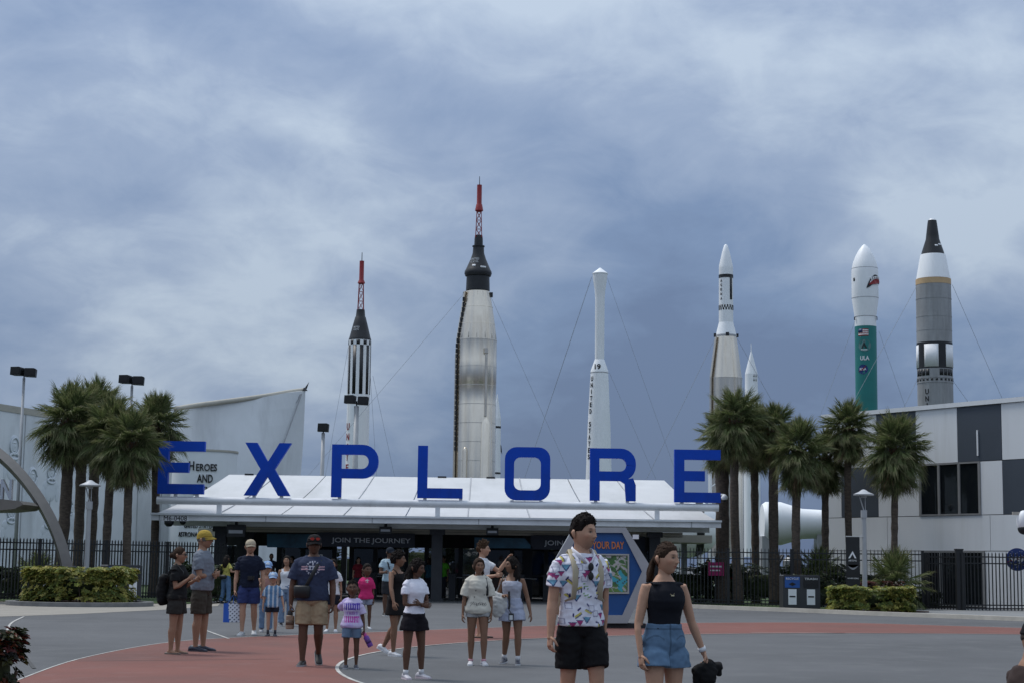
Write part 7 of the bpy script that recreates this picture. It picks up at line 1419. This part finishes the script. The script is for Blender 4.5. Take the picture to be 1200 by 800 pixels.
cm = worn(Pe, 'hip_camera', 'small black camera hanging before the man in beige cap', 'camera'); c = Pe.surf(0.05, 0.28, -1, 0.06); mb = MB(); mb.box(c[0]-0.06, c[0]+0.06, c[1]-0.03, c[1]+0.03, c[2]-0.04, c[2]+0.04, (0.012, 0.012, 0.012)); mb.build('body', leather, cm); mb = MB(); mb.tube([c+np.array([0, -0.03, 0]), c+np.array([0, -0.08, 0])], 0.03, 12, (0.012, 0.012, 0.012)); mb.build('lens', leather, cm)
# ---- 13-17: family behind
def stripes(v, nn, c):
    s_ = np.sin(v[:, 0]*75+0.6); c[s_ > 0.25] = (0.44, 0.50, 0.56); return c
Hf = Hof(318, 747, 670)
person('small boy in blue striped shirt and pale blue cap', gxy(318, 745), Hf, 5, SK_L, H_M, child=True, vox=0.010, hairkind='short', cap=dict(col=(0.30, 0.42, 0.60), front=(0.55, 0.6, 0.66), brim=0.07), armR=((0.2, 0.05, -1), (0.1, -0.2, -1)), armL=((0.3, -0.1, -0.9), (0.2, -0.2, -0.9)), top=dict(col=(0.10, 0.20, 0.34), hem=-0.14, ease=0.028, flare=0.02, sleeve=0.8, sl_ease=0.02, paint=stripes), bottom=dict(col=(0.018, 0.02, 0.03), len=0.5, ease=0.014), shoe=((0.03, 0.035, 0.05), (0.10, 0.10, 0.11)), sock=(0.05, 0.05, 0.06), sock_h=0.05, legL=((0.03, -0.08, -1), (0, 0.05, -1)), seed=13.0)
He2 = Hof(311, 742, 657)
person('older child in pale blue cap and peach top behind the small boy', (gxy(311, 740)[0], gxy(311, 740)[1]), He2, 12, SK_L, H_M, child=True, vox=0.011, hairkind='long', hairlen=0.14, cap=dict(col=(0.22, 0.34, 0.55), front=(0.5, 0.55, 0.62), brim=0.07), armR=((0.25, -0.2, -0.9), (-0.2, -0.6, 0.4)), top=dict(kind='tank', col=(0.36, 0.20, 0.17), hem=-0.06, neck=0.95, ease=0.014), bottom=dict(col=(0.14, 0.20, 0.30), len=1.5, ease=0.014, name='jeans'), shoe=((0.3, 0.3, 0.32), (0.4, 0.4, 0.4)), seed=14.0)
Hg = Hof(334, 735, 651)
person('woman in white tank top and pale jeans behind the small boy', gxy(334, 733), Hg, 8, SK_M, H_K, fem=True, vox=0.012, hyaw=-12, hpitch=-6, hairkind='long', hairlen=0.2, top=dict(kind='tank', col=(0.62, 0.63, 0.66), hem=0.0, neck=0.84, ease=0.01), bottom=dict(name='jeans', col=(0.16, 0.22, 0.32), len=1.5, ease=0.014, flare=0.01, waist=0.25), shoe=((0.06, 0.06, 0.07), (0.5, 0.5, 0.5)), seed=15.0)
Hu = Hof(388, 741, 655)
person('dark haired person in white tee and navy shorts behind the navy tee man', gxy(388, 740), Hu, 0, SK_M, H_K, fem=True, vox=0.012, hairkind='long', hairlen=0.2, top=dict(col=(0.62, 0.63, 0.66), hem=-0.05, ease=0.02), bottom=dict(col=(0.014, 0.016, 0.025), len=0.6, ease=0.02), shoe=((0.55, 0.55, 0.57), (0.55, 0.55, 0.57)), seed=16.0)
Hk = Hof(428, 738, 660)
def pinkp(v, nn, c): m = (nn[:, 1] < 0) & (np.hypot(v[:, 0]-0.01, v[:, 2]-0.74*Hk) < 0.04) & (np.sin(v[:, 0]*120)+np.cos(v[:, 2]*140) > -0.4); c[m] = (0.5, 0.4, 0.42); return c
person('girl in hot pink tee behind the lavender tee girl', gxy(428, 737), Hk, 10, SK_B, H_K, fem=True, child=True, vox=0.011, hyaw=20, hairkind='short', hairh=0.014, top=dict(col=(0.50, 0.030, 0.14), hem=-0.12, ease=0.024, flare=0.02, sleeve=0.8, sl_ease=0.02, paint=pinkp), bottom=dict(col=(0.25, 0.28, 0.36), len=0.5, ease=0.015), shoe=((0.5, 0.5, 0.52), (0.5, 0.5, 0.5)), seed=17.0)
# ---- 18: man in light blue
Hl = Hof(455, 722, 641)
Pl = person('man in light blue shirt and dark cap with camera strap near the turnstiles', gxy(455, 721), Hl, 25, SK_B, H_K, vox=0.013, hyaw=20, hairkind='buzz', cap=dict(col=(0.02, 0.025, 0.035), brim=0.07), armR=((0.25, -0.2, -0.9), (-0.1, -0.9, 0.05)), top=dict(col=(0.36, 0.46, 0.52), hem=-0.06, ease=0.022), bottom=dict(col=(0.03, 0.03, 0.035), len=0.85, ease=0.018), seed=18.0)
ss = worn(Pl, 'camera_strap', 'dark strap across the light blue shirt', 'strap'); mb = MB(); mb.tube([Pl.T((-0.10, 0, Pl.zsh+0.06)), Pl.surf(-0.09, 0.85, -1, 0.04), Pl.surf(-0.05, 0.55, -1, 0.04)], [(0.022, 0.006)]*3, 6, (0.02, 0.022, 0.03), side=(1, 0, 0)); mb.build('band', leather, ss)
# ---- 19: person in yellow seen from behind by the column
Hc = Hof(262, 707, 650)
Pc = person('person in yellow top and blue jeans turned away beside the canopy column', gxy(264, 706.5), Hc, 150, SK_M, H_K, fem=True, vox=0.015, hairkind='long', hairlen=0.3, armR=((0.5, 0.3, -0.8), (0.2, -0.7, 0.1)), armL=((0.6, -0.1, -0.7), (-0.3, -0.6, 0.2)), legR=((0.10, 0, -1), (0.05, 0.05, -1)), legL=((0.12, -0.1, -1), (0.1, 0.1, -1)), top=dict(col=(0.42, 0.38, 0.10), hem=0.15, ease=0.02), bottom=dict(name='jeans', col=(0.09, 0.16, 0.27), len=1.5, ease=0.018, flare=0.014, waist=0.25), shoe=((0.05, 0.06, 0.09), (0.1, 0.1, 0.1)), seed=19.0)
wb = worn(Pc, 'waist_bag', 'black waist bag on the person in yellow top', 'bag'); c = Pc.surf(0, 0.12, 1, 0.06); mb = MB(); mb.tube([c+np.array([-0.14, 0, 0]), c+np.array([-0.1, 0, 0]), c+np.array([0.1, 0, 0]), c+np.array([0.14, 0, 0])], [0.03, 0.07, 0.07, 0.03], 10, (0.012, 0.012, 0.012)); mb.build('pouch', leather, wb, True)
# ---- seated visitor at the right edge
sp_ = P(1192, 760, 9.2)
bn = thing('concrete_bench', 'low concrete bench under the seated visitor in black cap', 'bench', (sp_.x+0.02, 9.25, 0)); mb = MB(); mb.box(-0.5, 1.2, -0.25, 0.25, 0.29, 0.37); mb.build('seat_slab', conc, bn)
for x_ in (-0.35, 1.0): mb = MB(); mb.box(x_-0.1, x_+0.1, -0.2, 0.2, 0, 0.288); mb.build('support', conc, bn)
person('seated visitor in black cap and dark brown shirt', (sp_.x+0.03, 9.25), 1.55, 100, SK_M, (0.05, 0.04, 0.035), vox=0.010, hairkind='buzz', seat=0.37, lean=8, hpitch=14, cap=dict(col=(0.012, 0.012, 0.014), brim=0.075), armR=((0.12, -0.3, -0.9), (-0.1, -0.8, -0.4)), armL=((0.12, -0.3, -0.9), (-0.1, -0.8, -0.4)), legR=((0.12, -1, -0.05), (0.0, -0.05, -1)), legL=((0.12, -1, -0.05), (0.0, -0.05, -1)), top=dict(col=(0.05, 0.035, 0.032), hem=-0.05, ease=0.02), bottom=dict(name='trousers', col=(0.03, 0.03, 0.035), len=1.5, ease=0.016), seed=20.0)
# ---- far visitors in and beyond the entrance
far = [((520, 700), 68.5, 'visitor in neon green vest inside the entrance glass', (0.16, 0.60, 0.05), 0), ((318, 690), 73, 'dark haired visitor in navy beyond the open entrance', (0.03, 0.035, 0.06), 0), ((343, 690), 67, 'dark haired visitor in brown tee near the turnstiles', (0.10, 0.06, 0.05), 1), ((300, 690), 72, 'visitor in black tee at the open entrance gap', (0.02, 0.02, 0.024), 0), ((503, 690), 69, 'visitor in teal tee queuing behind the turnstiles', (0.06, 0.16, 0.22), 1), ((420, 690), 65.2, 'visitor in dark red tee near the turnstiles', (0.20, 0.02, 0.03), 1),
       ((860, 690), 66.5, 'visitor in bright red tee beyond the right fence', (0.50, 0.03, 0.03), 0), ((852, 690), 68, 'visitor in turquoise tee beyond the right fence', (0.05, 0.30, 0.30), 1), ((830, 690), 68.5, 'visitor in royal blue tee beyond the right fence', (0.03, 0.08, 0.30), 0), ((604, 690), 68.6, 'visitor in grey tee seen through entrance glass', (0.16, 0.16, 0.17), 0)]
for i, ((px, py), Y, lb, col, fm) in enumerate(far):
    p_ = P(px, 655, Y); person(lb, (p_.x, Y), 1.68 if not fm else 1.58, (i*47) % 90-40, (SK_M, SK_B, SK_L)[i % 3], H_K, fem=bool(fm), vox=0.022, hairkind='long' if fm else 'short', hairlen=0.16, top=dict(col=col, hem=-0.05, ease=0.02), bottom=dict(col=(0.04, 0.045, 0.06), len=0.8 if i % 2 else 1.5, ease=0.016), legL=((0.03, -0.15, -1), (0, 0.05, -1)), seed=30.0+i, group='visitors near the entrance')
